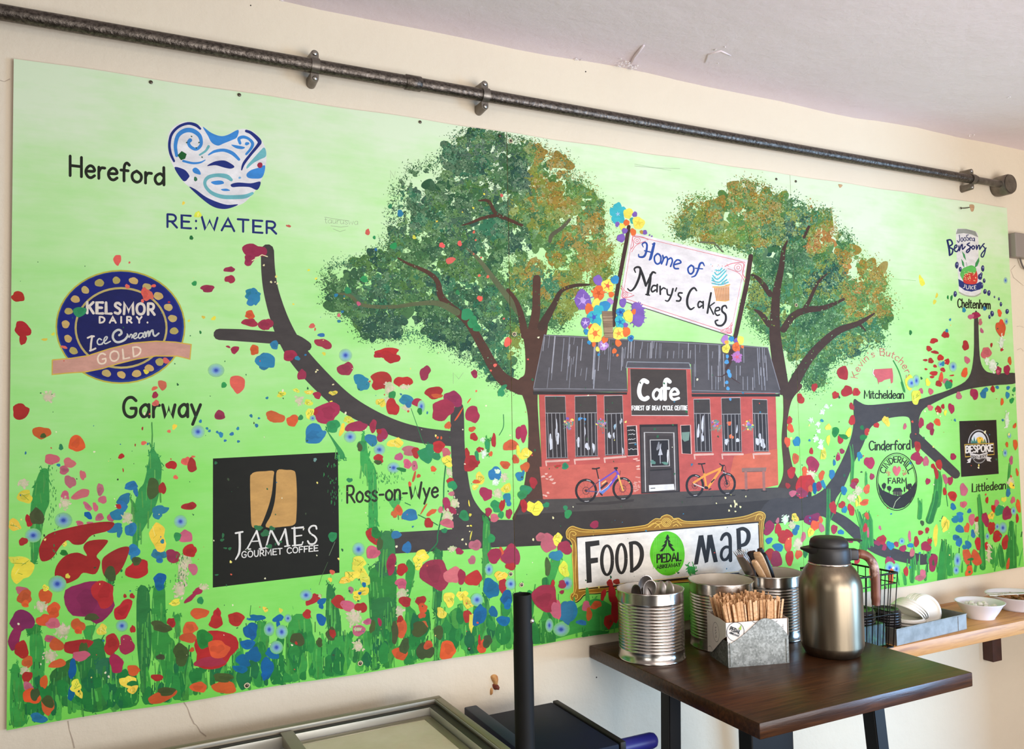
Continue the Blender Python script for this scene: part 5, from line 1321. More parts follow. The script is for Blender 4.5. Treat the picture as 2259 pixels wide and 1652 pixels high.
dabs('painted_petals', 550, 800, 3.755, """C 797 52 62 58;B 920 140 62 44;B 940 185 50 52;R 1100 140 92 66;R 1060 180 50 44;R 1275 160 72 52;P 1160 215 48 72;P 1280 200 46 24;P 1160 310 50 40;C 1455 85 46 58 20;C 1865 92 28 34;C 435 100 34 48;R 1530 248 78 50;O 1555 275 44 20;C 1690 300 74 66;C 1600 390 88 96;C 1848 428 65 64;B 1300 305 54 44;P 1300 370 38 36;B 1320 345 30 26;C 1398 330 46 38;W 1425 362 32 52;G 1412 402 20 30;T 1183 270 32 34;R 1185 368 56 66;Y 1090 330 38 36;Y 265 260 34 26;Y 390 230 26 16;Y 495 245 32 20;P 412 312 42 40;Y 490 330 32 28;C 562 270 36 28;Y 695 250 34 20;Y 678 362 15 19;Y 678 322 12 8;C 640 415 104 92;R 550 410 18 24;Y 500 420 36 40;W 525 460 26 24;O 218 450 74 48 15;O 358 480 48 50;T 425 455 22 22;B 540 590 90 78;B 600 590 40 24;T 695 525 60 50;Y 825 475 46 30;Y 768 555 20 52;C 885 530 86 46 -10;W 835 615 52 50;C 1025 525 30 52;C 1100 600 44 56;R 1075 570 20 24;B 1010 640 54 46 20;Y 1210 665 58 44;W 1078 720 50 48;K 1330 728 72 38;R 1380 745 36 44;T 930 690 40 42;N 915 700 22 34;R 1072 795 44 36;N 1065 825 30 20;K 1240 780 34 34;K 1310 838 38 38;K 1370 855 28 38;W 1195 870 54 48;G 1262 885 38 18;T 1460 765 66 58;T 1500 720 40 50;T 1550 775 40 30;R 1568 695 54 46;O 1645 520 26 32;K 1630 745 38 38;Y 1640 815 46 44;O 1525 880 27 22;P 1655 905 30 40;O 1402 938 17;O 1365 945 12 44 15;O 1330 1005 14 20;T 830 972 24 20;R 1665 985 34 30;T 1683 1015 37 37;K 1675 1085 24 22;C 1635 1170 34 56;P 1695 1165 38 52;C 1670 1225 44 34;K 1585 1218 22 26;O 1235 1225 32 50;O 1200 1255 26 28;O 1275 1280 20 16;B 1330 1262 60 56;O 1508 1240 44 22 -30;R 1485 1328 40 38;P 1640 1275 50 58;K 1640 1330 54 40;T 1615 1390 24 22;T 1780 1267 40 46;R 1030 1432 60 70;G 1050 1410 40 50;B 1215 1425 38 38;B 1305 1530 40 46;W 905 1545 54 58;K 1022 1570 52 60;N 1080 1500 24 60;T 690 1440 40 36;K 1870 1510 48 48;P 1680 1540 36 28;C 1740 1562 32 28;R 1838 830 66 66;R 1805 750 20 44;O 1845 550 30 22;R 1860 615 32 34;R 2025 645 22 54;O 2000 755 16 22;R 1910 720 30 24;O 2165 685 62 48;V 1945 752 30 36;V 1935 638 18 24;T 1970 680 22 38;T 1885 770 18 40;O 2205 800 30 36;O 2120 845 44 32;B 2035 920 50 64;V 2058 900 25;Y 1910 960 42 46;Y 1870 1030 28 22;O 1880 985 30 18;V 2040 990 32 36;Y 2130 1040 40 40;P 2115 950 30 40;C 1960 1085 54 54;B 2135 1120 36 40;B 2150 1165 18 30;P 2060 1080 42 50;T 2050 1190 50 52;R 2095 1180 22 54;C 2150 1250 28 40;K 2030 1285 40 32;C 1980 1235 30 34;T 2085 1262 26 28;T 2005 1455 34 34;C 2160 1580 58 76;C 2030 1590 50 54;O 2090 1590 22 62;T 2085 245 26 42;T 2110 200 30 16 -35;O 1735 430 8 60 32;O 1820 315 6 24 35;O 1560 620 10 12;O 1445 1210 6 60 30;O 1590 622 8 14;S 1880 235 9;W 2010 1440 1 1;Y 1830 1260 10 14;Y 1835 1350 8;Y 1820 1165 6 24;Y 1835 1430 6 34;C 2235 580 28 60;Y 2230 740 20 50;B 2235 940 26 44""")
dabs('painted_petals', 550, 1212, 3.755, """Y 905 115 62 56;Y 925 200 68 50;Y 850 215 56 44;Y 790 255 40 34;Y 955 250 42 56;Y 930 350 62 36;Y 890 400 30 28;D 950 290 18 20;D 915 362 14;K 842 335 22 30;C 1540 205 120 126;K 1685 212 70 70;C 1757 225 36 60;R 1265 165 48 48;Y 1420 60 60 56;Y 1400 130 36 34;K 1258 285 50 46;P 1265 370 50 62;C 1175 120 42 84;R 1858 240 68 66;K 1845 88 32 36;C 2030 50 58 60;C 2170 60 72 80;R 2165 140 40 34;W 1985 165 36 52;Y 2080 218 46 46;D 2000 322 66 86;R 2100 300 38 56;W 2165 285 46 50;D 2130 400 52 60;D 2140 455 30 42;R 530 412 78 34 -38;P 585 385 16 16;W 470 378 54 48;R 742 435 58 56;K 815 465 60 46;R 925 480 50 46;P 870 570 80 62;K 905 670 48 52;P 900 660 30 20;K 980 598 32 28;R 478 535 38 36;R 1420 425 48 38;O 1437 485 40 40;O 1430 545 30 26;R 1290 430 48 48;P 1245 512 38 60;R 1250 582 30 34;O 1258 660 44 80;N 1205 690 30 90;O 1250 860 58 60;N 1285 800 44 60;O 1445 625 36 30;N 1410 660 70 60;N 1455 840 68 76;O 1480 790 34 40;O 1640 835 72 76;O 1930 800 36 66;N 1970 760 40 52;R 1805 552 34 56;N 1568 685 38 62;Y 1655 410 52 54;Y 1762 378 50 36;Y 1812 440 48 48;Y 1590 525 40 46;Y 1840 600 22 80;W 1885 415 54 56;D 2105 590 50 46;D 2020 515 38 44;D 1905 545 50 96;N 400 745 56 58;R 388 775 12 14;N 675 700 42 54;R 690 695 24 40;D 70 560 62 22;D 15 680 44 74;D 240 570 46 28;D 240 620 18 40;D 600 430 40 26;D 595 470 20 24;D 595 580 36 56;W 165 662 46 56;W 268 682 52 60;W 320 570 32 36;D 35 880 62 52;D 190 860 60 44;W 225 810 56 56;D 150 970 56 70;D 125 1040 26 40;Y 260 505 15 22;Y 135 495 26 10 40;P 900 800 48 48;N 2150 570 1 1;Y 670 250 18 18;O 685 185 20 18;R 1905 750 10 50;N 580 770 30 36;N 1020 640 26 50;C 1080 600 14 40""")
dabs('painted_petals', 1200, 1080, 3.755, """K 35 440 72 72;Y 112 418 40 42;C 172 480 54 62;B 100 545 54 46;Y 165 660 42 62;W 190 775 46 56;C 150 785 36 32;C 148 848 18 18;C 418 288 34 30;R 600 762 26 26;R 545 775 28 30;R 560 860 34 60;R 590 990 36 120;R 490 870 20 48;R 535 1090 40 60;O 430 955 44 34;K 348 965 38 40;O 372 1030 22 62;B 200 1010 74 90;K 100 990 48 84;W 150 1150 62 60;N 30 640 26 70;C 1215 600 1 1;B 310 1100 40 24""")
dabs('painted_petals', 1100, 1280, 4.44, """C 455 170 112 152;K 560 290 46 82;B 668 310 68 106;W 610 480 80 70;W 495 440 40 70;R 530 30 20 34;T 395 90 1 1""")
dabs('painted_petals', 1150, 750, 3.755, """Y 112 1390 62 66;T 205 1365 26 24;T 385 1440 32 34;T 365 1390 20 20;R 20 1370 30 54;T 35 1240 46 44;Y 35 940 44 50;C 18 770 30 68;O 32 1052 36 42;R 98 1180 34 44;C 605 1530 34 30;K 165 1635 54 34;Y 300 1630 36 30;T 10 1280 40 40;G 290 1050 18 12;T 362 1045 30 26;S 55 160 8;B 10 1120 16 40;R 300 1045 26 12;O -60 1040 1 1""")
dabs('painted_petals', 1659, 500, 3.755, """R 752 1212 52 52;R 515 1330 25 35;R 785 1362 46 46;R 862 1370 28 38;R 690 1395 26 34;R 400 1425 30 44;Y 1405 450 22 42;R 1505 945 30 24;R 1465 1010 24 22;R 1515 1040 32 14;R 1602 895 28 32;B 1612 862 14 14;R 1560 1085 24 28;R 1480 1110 24 22;R 1435 1105 18 11;R 1615 1118 20 28;R 1515 1155 18 12;R 1440 1180 14 8;R 1505 1215 36 18;R 1580 1185 20 18;O 1565 1250 17 46;R 1490 1245 18 12;R 1655 1232 18 7;R 1545 1300 24 28;K 1605 1280 24 26;R 1645 1285 18 18;K 1480 1365 20 28;K 1400 1360 18 22;W 1665 1160 32 42;W 1560 1140 22 26;B 1580 1135 14 22;Y 1300 1290 36 56;W 1320 1295 36 42;W 1360 1275 28 50;Y 1455 1290 20 30;Y 1357 1410 44 52;T 1625 1310 28 40;C 1850 735 42 26;K 1812 745 24 22;K 1890 790 17 26;K 1902 862 13 22;R 1768 985 30 38;K 1780 1105 22 32;O 1760 1210 28 38;K 1938 1045 40 50;O 2060 845 46 58;O 2065 790 20 20;O 2050 715 18 30;R 1982 980 9 20;R 2070 1015 14 18;O 2133 1110 17 32;C 2040 1190 28 32;K 2035 1200 14 14;C 2110 1185 30 38;T 2022 1138 16 18;V 1990 1150 40 64;V 2065 960 24 60;V 1945 1110 26 30;C 1840 1385 34 46;K 1712 1400 24 32;B 1915 1385 28 34;B 1935 1350 20 20;R 1993 1345 18 28;B 2030 1330 16 14;B 2115 1395 16 30;B 2120 1335 16 16;T 2150 1440 17 25;T 2170 1350 14 20;O 2070 1450 15 28;B 1640 770 9 11;G 1312 877 12 20;W 2100 445 18 28;W 2105 785 16 28;Y 1512 622 16 18;Y 1530 570 10 20;B 1755 690 16 20;B 1925 678 14 18;G 1622 585 8 18;G 1652 590 9 26""")
dabs('painted_petals', 1659, 850, 3.755, """R 310 290 24 32;O 318 355 25 38;O 292 468 24 42;B 370 465 30 42;O 360 605 30 42;C 502 655 54 66;O 438 712 28 38;P 490 745 42 42;R 430 830 72 92;R 478 820 40 50;R 325 720 32 50;C 408 890 48 42;K 335 895 28 28;R 295 830 20 24;O 575 745 24 40;B 660 735 26 36;D 520 850 22 48;C 555 835 28 38;B 590 820 18 34;O 482 855 18 30;R 825 175 20 30;R 828 290 24 46;R 730 450 24 34;G 690 385 32 38;G 760 425 46 18 20;Y 630 345 22 28;Y 800 390 22 38;Y 630 450 14 44;Y 590 570 28 44;V 485 288 22;V 545 320 24;V 550 380 22;V 530 440 28;V 570 470 24;V 565 510 28;V 615 175 22;V 580 220 24;V 652 168 11;B 578 292 14;R 490 545 18 26;K 715 590 18 30;C 745 545 20 22;C 710 600 16 30;B 680 640 12 26;B 890 580 24 28;B 885 610 10 16;C 972 640 42 52;C 993 755 18 30;R 850 800 34 32;R 1030 330 22 24;R 950 385 22 30;G 910 350 18 18;G 920 430 30 24;Y 1110 295 27 44;K 1265 340 14 27;R 1370 505 28 42;C 1400 310 24 40;C 1475 340 28 36;C 1490 385 18 28;O 1535 305 24 34;R 1543 200 24 34;R 1580 175 14 22;C 1650 190 24 44;Y 1600 225 14 22;K 1475 185 24 24;C 1355 590 44 34;C 1385 620 34 34;K 1440 630 26 40;R 1548 655 28 40;R 1500 670 18 22;C 1665 590 22 32;C 1455 795 20 28;R 1525 725 18 48;C 1640 790 22 38;K 1600 775 20 40;R 1660 915 38 38;K 1752 865 32 52;R 1595 880 17 30;B 1665 1005 24 28;B 1800 1040 18 20;K 1750 985 27 30;B 1720 1070 28 24;B 1685 1110 30 32;B 1730 1110 20 30;B 1720 1190 34 36;B 1690 1260 34 22;B 1715 1300 24 40;B 1830 1230 19 34;B 1790 1320 28 34;B 1760 1340 20 20;K 1820 1110 27 48;O 1780 1180 24 40;R 1860 1110 17 24;C 1932 1110 30 58;R 1982 1180 27 58;R 1945 950 14 26;K 2025 975 21 28;R 2000 1020 18 34;T 2050 1035 40 46;C 2112 1060 38 64;W 2165 1040 22 36;Y 1980 1080 24 34;Y 2085 945 20 24;K 2160 950 19 28;O 2205 1000 18 58;R 2195 1100 11 44;W 2078 1180 36 50;W 2030 1170 20 30;W 1948 1250 18 30;R 2030 1250 38 48;R 2095 1300 28 58;R 1870 1310 22 58;O 1780 1415 38 60;O 1855 1430 40 66;G 1810 1440 30 10;O 1797 1540 32 48;G 1800 1545 10 12;W 1700 1450 32 66;W 1690 1530 28 40;B 2120 890 19 34;W 2095 560 20 36;W 2130 415 17 26;O 2110 490 11 24;O 2180 490 22 40;O 2175 335 13 24;K 2145 620 17 34;V 2110 290 22 84;O 2195 720 11 34;R 670 1010 27 58;R 745 990 32 28;B 765 1030 22 30;R 820 1030 28 48;B 760 870 28 34;C 840 830 28 28;P 820 930 42 42;P 880 870 40 40;Y 880 960 24 48;O 950 860 24 44;O 930 970 38 26;O 950 1080 18 30;M 490 1110 60 44;M 530 1080 30 26;O 520 1160 34 48;O 567 1115 20 30;Y 485 1215 24 40;K 575 1180 24 38;C 138 1180 44 58;R 215 1190 30 40;B 362 1180 36 24;B 355 1210 26 30;V 275 1110 32 42;P 330 1160 34 40;Y 355 1095 28 36;K 210 1120 14 24;R 262 1255 58 50;R 300 1230 34 38;B 140 1285 26 28;B 215 1340 44 34;O 300 1320 32 58;P 382 1310 46 66;R 140 1400 40 48;C 200 1440 52 62;R 310 1430 36 58;O 385 1400 28 40;G 440 1380 20 50;K 425 1255 22 40;C 680 1190 30 34;B 735 1215 24 22;C 815 1285 28 18;R 1072 1280 36 46 25;C 1035 1305 28 20;B 1145 1325 30 36;C 1195 1315 19 24;C 1250 1350 27 30;W 1240 1290 26 30;K 1305 1250 14 44;B 1312 1325 24 20;R 1360 1295 23 42;K 1325 1385 19 38;C 1440 1335 40 42;R 1470 1290 18 26;R 1395 1220 20 22;R 1450 1200 18 26;C 1095 1340 20 28;C 1498 1465 38 70;N 1500 1470 10 24;C 1140 1460 38 42;W 1140 1510 42 52;W 1195 1520 32 52;R 1275 1540 21 38;K 1395 1590 48 26;K 1412 1550 22 30;Y 1520 1240 22 78;Y 1600 1150 34 60;N 1410 1140 18 22;K 1060 1180 12 20;R 935 1180 20 34;K 960 1220 8 50;O 990 1560 22 60;O 1150 1580 26 60;R 870 1450 24 30;O 2120 1480 14 46;R 1945 1340 16 50;P 1960 1400 20 90;P 1860 1180 20 60;P 2140 800 30 50;Y 2150 830 18 30""")
for cx, cy, n, spread in ((1560, 820, 0, 1),):
    pass
# fine splashes and drips
p = Paint('painted_speckles', sub=12, stuff=True)
for i in range(430):
    u = random.random()
    x = random.uniform(30, 2240)
    ytop = 119 + .1566 * (x - 24); ybot = bottom(x)
    y = ytop + (ybot - ytop) * random.choice((random.uniform(.3, .98), random.uniform(.5, .98)))
    r = random.choice((.8, 1, 1.3, 1.8, 2.4))
    p.blob(x, y, r, r * random.uniform(.8, 1.5), 0, random.choice(((40, 96, 60), (40, 96, 60), (34, 110, 62), (240, 226, 120), (236, 232, 190), (46, 120, 150), (206, 80, 60), (60, 76, 50))), .3, n=8)
for x, y, c in ((1125, 960, 0), (1032, 1160, 1), (1036, 1172, 1), (1020, 1190, 1), (1028, 1200, 1), (1620, 1105, 1), (1612, 1116, 1), (1625, 1112, 1), (1633, 1118, 1), (1608, 1126, 1), (1600, 1098, 1), (1580, 1110, 1), (1645, 1095, 1), (1622, 1128, 1), (2068, 912, 1), (2080, 906, 1), (2074, 918, 1), (1176, 1190, 1), (1220, 1142, 1), (598, 622, 1), (607, 622, 1), (612, 625, 1), (582, 585, 1), (697, 820, 1), (735, 848, 1), (700, 816, 1)):
    p.blob(x, y, random.uniform(1.4, 2.6), random.uniform(1.6, 3), 0, (240, 230, 170), .3, n=9)
for t, w in (((556, 575, 578, 562, 590, 566), 2), ((1620, 1105, 1622, 1112, 1621, 1118), 3)):
    p.stroke([(t[0], t[1]), (t[2], t[3]), (t[4], t[5])], w, (236, 226, 170))
# green dots splashed over the coffee sign and its name
for x, y, rx, ry, c in ((570, 1164, 9, 6, 0), (585, 1176, 10, 7, 0), (600, 1165, 6, 5, 0), (492, 1181, 3, 5, 0), (490, 1191, 5, 3, 0), (497, 1209, 4, 2, 0), (507, 1210, 4, 3, 0), (594, 1205, 8, 4, 0), (476, 1021, 3, 4, 0), (695, 1014, 4, 4, 1), (510, 1267, 2, 2, 2), (478, 1268, 4, 2, 0), (733, 1262, 6, 5, 2), (619, 1195, 3, 3, 0)):
    p.blob(x, y, rx, ry, 0, ((46, 110, 66), (110, 150, 140), (216, 96, 70))[c], .25, n=12)
p.stroke([(739, 1195), (726, 1225)], 1.1, (110, 130, 100)); p.stroke([(723, 1240), (710, 1270), (704, 1290)], .9, (70, 100, 60))
# dry-brush texture where green was dragged over the lettering and the coffee sign
for i in range(260):
    x, y = random.choice(((random.gauss(822, 8), random.uniform(955, 1190)), (random.gauss(735, 9), random.uniform(1020, 1110)), (random.gauss(850, 26), random.uniform(1040, 1066)), (random.gauss(118, 6), random.uniform(1020, 1240)), (random.gauss(400, 8), random.uniform(1220, 1290))))
    p.stroke([(x, y), (x + random.uniform(-1, 1), y + random.uniform(2, 6))], random.uniform(.7, 1.8), random.choice(((40, 120, 60), (50, 142, 70))))
p.build()
# pencil marks left under the paint
p = Paint('pencil_marks')
PE = (150, 166, 132)
for pts in (((716, 479), (745, 484), (770, 487)), ((730, 498), (752, 501), (768, 499)), ((735, 505), (750, 511), (762, 507)), ((862, 394), (861, 376), (870, 392), (872, 378)), ((1000, 846), (1000, 822), (1012, 836), (1022, 822)), ((1400, 366), (1440, 370), (1500, 372))):
    p.stroke(list(pts), .9, PE, .8)
word(p, 'tauruswa', (716, 492), (790, 496), 13, .7, PE, track=6)
p.build()

# ---------------------------------------------------------------- screws that hold the boards, each sunk in a chipped ring
m_screw = new_mat('screw_steel', (92, 84, 74), .4, 1.0)
m_chip = new_mat('bare_ply_ring', (206, 190, 150), .8)
def screw(pi, x, y, ring=True):
    c = on_y(x, y, -PANEL_T - .0016)
    bm = bmesh.new()
    bm_lathe(bm, [(0.0001, .0009), (.0022, .0009), (.0034, .0003), (.0036, 0.0), (.0036, -.0005)], 16, cap0=True)
    for v in bm.verts: v.co = Vector((v.co.x, -v.co.z, v.co.y)) + c
    bm_box(bm, c + Vector((-.0024, -.00125, -.0004)), c + Vector((.0024, -.0009, .0004)))
    o = link_bm('screw', bm, m_screw, PANELS[pi], True, angle=.6)
    if ring:
        bm = bmesh.new()
        bm_lathe(bm, [(.0036, 0), (.0052, 0), (.0054, -.0012)], 16)
        for v in bm.verts: v.co = Vector((v.co.x * random.uniform(.9, 1.2), -v.co.z * .4, v.co.y)) + c
        link_bm('chipped_ring', bm, m_chip, o)
for pi, x, y, rg in ((0, 333, 181, 0), (0, 528, 209, 0), (0, 927, 269, 0), (0, 1103, 300, 0), (0, 545, 1512, 1), (0, 795, 1463, 1), (0, 1035, 1431, 0), (0, 1127, 1266, 1), (1, 1127, 311, 1), (1, 1713, 395, 0), (1, 1135, 737, 1), (1, 1151, 1290, 1), (2, 1756, 400, 0), (2, 1757, 673, 1), (2, 1954, 1296, 0)):
    screw(pi, x, y, rg)
# ------------------------------------------------------------------ steel conduit along the wall
m_pipe = noisy_mat('dark_steel_conduit', (112, 104, 96), (66, 60, 55), 0.30, 0.9, nscale=150, detail=5, bump=0.5, bdist=0.003)
m_clamp = noisy_mat('grey_cast_clamp', (128, 121, 112), (104, 97, 89), 0.38, 0.8, nscale=40, bump=0.1)
m_scr = new_mat('bright_screw', (170, 165, 158), 0.3, 1.0)
PY = -0.036
q0, q1 = on_y(0, 26.6, PY), on_y(2133, 393.7, PY)
def pipe_at(px): # point on the conduit axis seen at photo column px
    v0 = on_y(px, 26.6 + (393.7 - 26.6) * px / 2133, PY)
    t = (v0.x - q0.x) / (q1.x - q0.x)
    return q0 + (q1 - q0) * t
PR = 0.0148
pipe = empty('conduit_pipe', (q0 + q1) / 2)
tag(pipe, 'dark steel conduit pipe clamped along the wall above the mural', 'pipe')
def child(o, par):
    o.parent = par
    o.matrix_parent_inverse = Matrix.Translation(-par.location)
    return o
dirp = (q1 - q0).normalized()
a_end = q0 - dirp * 0.55
cpl = (pipe_at(893), pipe_at(928))
end1 = pipe_at(2152)
for nm, a, b, r in (('tube', a_end, cpl[0] + dirp * .004, PR), ('tube', cpl[1] - dirp * .004, end1, PR * .97)):
    bm = bmesh.new(); bm_tube(bm, [a + (b - a) * i / 24 for i in range(25)], r, 28)
    child(link_bm(nm, bm, m_pipe, None, True, angle=.8), pipe)
bm = bmesh.new()
L = cpl[1] - cpl[0]
bm_tube(bm, [cpl[0], cpl[0] + L * .04, cpl[1] - L * .04, cpl[1]], [PR * 1.05, PR * 1.14, PR * 1.14, PR * 1.05], 28)
child(link_bm('coupling', bm, m_pipe, None, True, angle=.8), pipe)
bm = bmesh.new()
e2 = pipe_at(2206)
bm_tube(bm, [end1 - dirp * .004, e2], PR * .78, 24)
child(link_bm('end_tube', bm, m_clamp, None, True, angle=.8), pipe)
# round end box on the wall
bm = bmesh.new()
cbx = pipe_at(2218)
bm_lathe(bm, [(.026, 0), (.032, .004), (.034, .012), (.034, .048), (.032, .052), (.0001, .052)], 40)
for v in bm.verts: v.co = Vector((v.co.x, -v.co.z, v.co.y)) + Vector((cbx.x, -.0005, cbx.z))
box_end = child(link_bm('end_box', bm, m_clamp, None, True, angle=.7), pipe)
bm = bmesh.new()
bm_lathe(bm, [(.0001, 0), (.030, 0), (.031, .003), (.0001, .003)], 40)
for v in bm.verts: v.co = Vector((v.co.x, -v.co.z, v.co.y)) + Vector((cbx.x, -.0522, cbx.z))
o = link_bm('box_cover', bm, m_clamp, None, True, angle=.7)
o.parent = box_end
for px in (694, 1069, 2143):
    c = pipe_at(px)
    bm = bmesh.new()
    w = .0085
    # band over the pipe
    pr = []
    for i in range(15):
        a = math.radians(-90 + 180 * i / 14)
        pr.append((-math.cos(a) * (PR + .0022), math.sin(a) * (PR + .0022)))
    pr = [(-.004 - PY * 0, -PR - .0022)] * 0 + pr
    outer = [(PY + y, z) for y, z in pr]
    inner = [(PY + y * PR / (PR + .0022), z * PR / (PR + .0022)) for y, z in pr]
    loop = outer + inner[::-1]
    A = [bm.verts.new((c.x - w, y, c.z + z)) for y, z in loop]
    B = [bm.verts.new((c.x + w, y, c.z + z)) for y, z in loop]
    n = len(loop)
    for i in range(n): bm.faces.new((A[i], A[(i + 1) % n], B[(i + 1) % n], B[i]))
    m2 = len(outer)
    for i in range(m2 - 1):
        bm.faces.new((A[i], A[n - 1 - i], A[n - 2 - i], A[i + 1])); bm.faces.new((B[i], B[i + 1], B[n - 2 - i], B[n - 1 - i]))
    # ears with rounded ends, on a spacer foot
    for s in (-1, 1):
        pts = [(-w, s * PR), (w, s * PR)] + [(w * math.cos(t), s * (PR + .011 + w * math.sin(t))) for t in [math.pi * k / 8 for k in range(9)]]
        Fv = [bm.verts.new((c.x + x, PY - .002, c.z + z)) for x, z in pts]
        Bv = [bm.verts.new((c.x + x * 1.15, -.0004, c.z + z * 1.05)) for x, z in pts]
        bm.faces.new(Fv); bm.faces.new(Bv[::-1])
        for i in range(len(pts)): bm.faces.new((Fv[i], Fv[(i + 1) % len(pts)], Bv[(i + 1) % len(pts)], Bv[i]))
    cl = child(link_bm('clamp', bm, m_clamp, None, True, angle=.5), pipe)
    for s in (-1, 1):
        bm = bmesh.new()
        bm_lathe(bm, [(.0055, 0), (.0052, .0015), (.0035, .003), (.0001, .0036)], 16)
        for v in bm.verts: v.co = Vector((v.co.x, -v.co.z, v.co.y)) + Vector((c.x, PY - .002, c.z + s * (PR + .012)))
        o = link_bm('screw', bm, m_scr, None, True)
        o.parent = cl
# grey switch box beyond the mural, with its cable
m_box = new_mat('grey_plastic', (140, 130, 122), .5)
a, b = on_y(2240, 512, -.03), on_y(2244, 566, -.03)
sb = empty('switch_box', (a.x + .04, 0, (a.z + b.z) / 2))
tag(sb, 'small grey box on the wall right of the mural with a thin cable hanging below', 'switch box')
bm = bmesh.new(); bm_box(bm, (a.x, -.03, b.z), (a.x + .085, -.0006, a.z), .003)
child(link_bm('box', bm, m_box), sb)
bm = bmesh.new()
bm_tube(bm, catmull([tuple(on_y(x, y, -.012)) for x, y in ((2250, 564), (2252, 576), (2258, 590), (2268, 596))], False, 5), .0028, 10)
child(link_bm('cable', bm, new_mat('grey_cable', (96, 88, 82), .6), None, True), sb)
# bent nail with a scrap of torn ply at the top edge of the right board
m_nail = new_mat('rusty_nail', (70, 54, 40), .6, .6)
bm = bmesh.new()
bm_tube(bm, [on_y(2120, 459, -.016), on_y(2128, 459, -.016), on_y(2136, 458, -.013), on_y(2139, 457, -.008)], .0014, 8)
bm_tube(bm, [on_y(2119.6, 456.5, -.016), on_y(2120.4, 461.5, -.016)], .0016, 8)
o = link_bm('bent_nail', bm, m_nail, PANELS[2], True)
random.seed(3)
lump('torn_ply', [(2133, 453), (2143, 454), (2142, 466), (2137, 468), (2134, 460)], m_edge, .004, None).parent = PANELS[2]
o = bpy.data.objects['torn_ply']; o.location.y = -PANEL_T - .0005
lump('torn_ply', [(1844, 408), (1853, 409.5), (1851, 414), (1847, 416), (1845, 412)], m_edge, .003, None)
o = bpy.data.objects['torn_ply.001']; o.parent = PANELS[1 + 1]; o.location.y = -PANEL_T - .0005
# ------------------------------------------------------------------ the table
T_Z = CAM.z - 0.565
TL_, TF, TR_ = on_z(1301, 1423, T_Z), on_z(1674, 1596, T_Z), on_z(2147, 1483, T_Z)
TX0, TX1, TY0, TY1 = (TL_.x + TF.x) / 2, TR_.x, TF.y, -0.004
def wood(name, c0, c1, c2, rough, sx=1.0, sc=14, bump=.12, spec=.5):
    m = new_mat(name, c0, rough, spec=spec)
    nt = m.node_tree
    n1 = add_noise(nt, scale=(0.6 * sx, 9, 9), nscale=sc, detail=6, rough=.6, distort=.4)
    n2 = add_noise(nt, scale=(1.2, 3, 3), nscale=3, detail=3)
    mx = nt.nodes.new('ShaderNodeMath'); mx.operation = 'MULTIPLY_ADD'
    nt.links.new(n2, mx.inputs[0]); mx.inputs[1].default_value = .5
    nt.links.new(n1, mx.inputs[2])
    nt.links.new(add_ramp(nt, mx.outputs[0], [(.5, c0), (.72, c1), (.95, c2)]), nt.nodes['Principled BSDF'].inputs['Base Color'])
    add_bump(m, n1, bump, .004)
    return m
m_table = wood('dark_stained_oak', (40, 23, 12), (58, 34, 18), (80, 48, 25), .28, spec=.32)
m_black = new_mat('black_powder_coat', (15, 14, 14), .5, spec=.3)
table = empty('table', ((TX0 + TX1) / 2, (TY0 + TY1) / 2, 0))
tag(table, 'square dark stained wooden pub table on black metal legs against the wall', 'table')
bm = bmesh.new()
bm_box(bm, (TX0, TY0, T_Z - .030), (TX1, TY1, T_Z), .0025, 2)
child(link_bm('tabletop', bm, m_table, smooth=True, angle=.6), table)
def bar(bm, a, b, wx, wy):
    a, b = Vector(a), Vector(b)
    V = []
    for p in (a, b):
        V.append([bm.verts.new(p + Vector((sx * wx / 2, sy * wy / 2, 0))) for sx, sy in ((-1, -1), (1, -1), (1, 1), (-1, 1))])
    for i in range(4): bm.faces.new((V[0][i], V[0][(i + 1) % 4], V[1][(i + 1) % 4], V[1][i]))
    bm.faces.new(V[0][::-1]); bm.faces.new(V[1])
zt = T_Z - .0305
l1 = on_x(1482, 1600, TX0 + .05); l2 = on_y(1926, 1610, TY0 + .06)
for (x, y), (dx, dy) in (((l1.x, l1.y), (-.05, -.03)), ((l2.x, l2.y), (.06, -.04)), ((TX1 - .1, -.10), (.05, .04))):
    bm = bmesh.new(); bar(bm, (x, y, zt), (x + dx, y + dy, 0.003), .032, .032)
    bmesh.ops.bevel(bm, geom=list(bm.edges), offset=.002, segments=2, affect='EDGES')
    child(link_bm('leg', bm, m_black), table)
c1, c2 = on_z(1633, 1612, zt), on_z(1752, 1612, zt)
bm = bmesh.new()
yc = TY0 + .16
xa, xb = on_y(1658, 1640, yc - .02).x, on_y(1752, 1640, yc - .02).x
bm_box(bm, (xa, yc - .02, 0.012), (xb, yc + .02, zt), .004)
child(link_bm('pedestal', bm, m_black), table)
bm = bmesh.new(); bm_box(bm, (xa - .09, yc - .14, 0.0), (xb + .09, yc + .14, .012), .003)
child(link_bm('base_plate', bm, m_black), table)

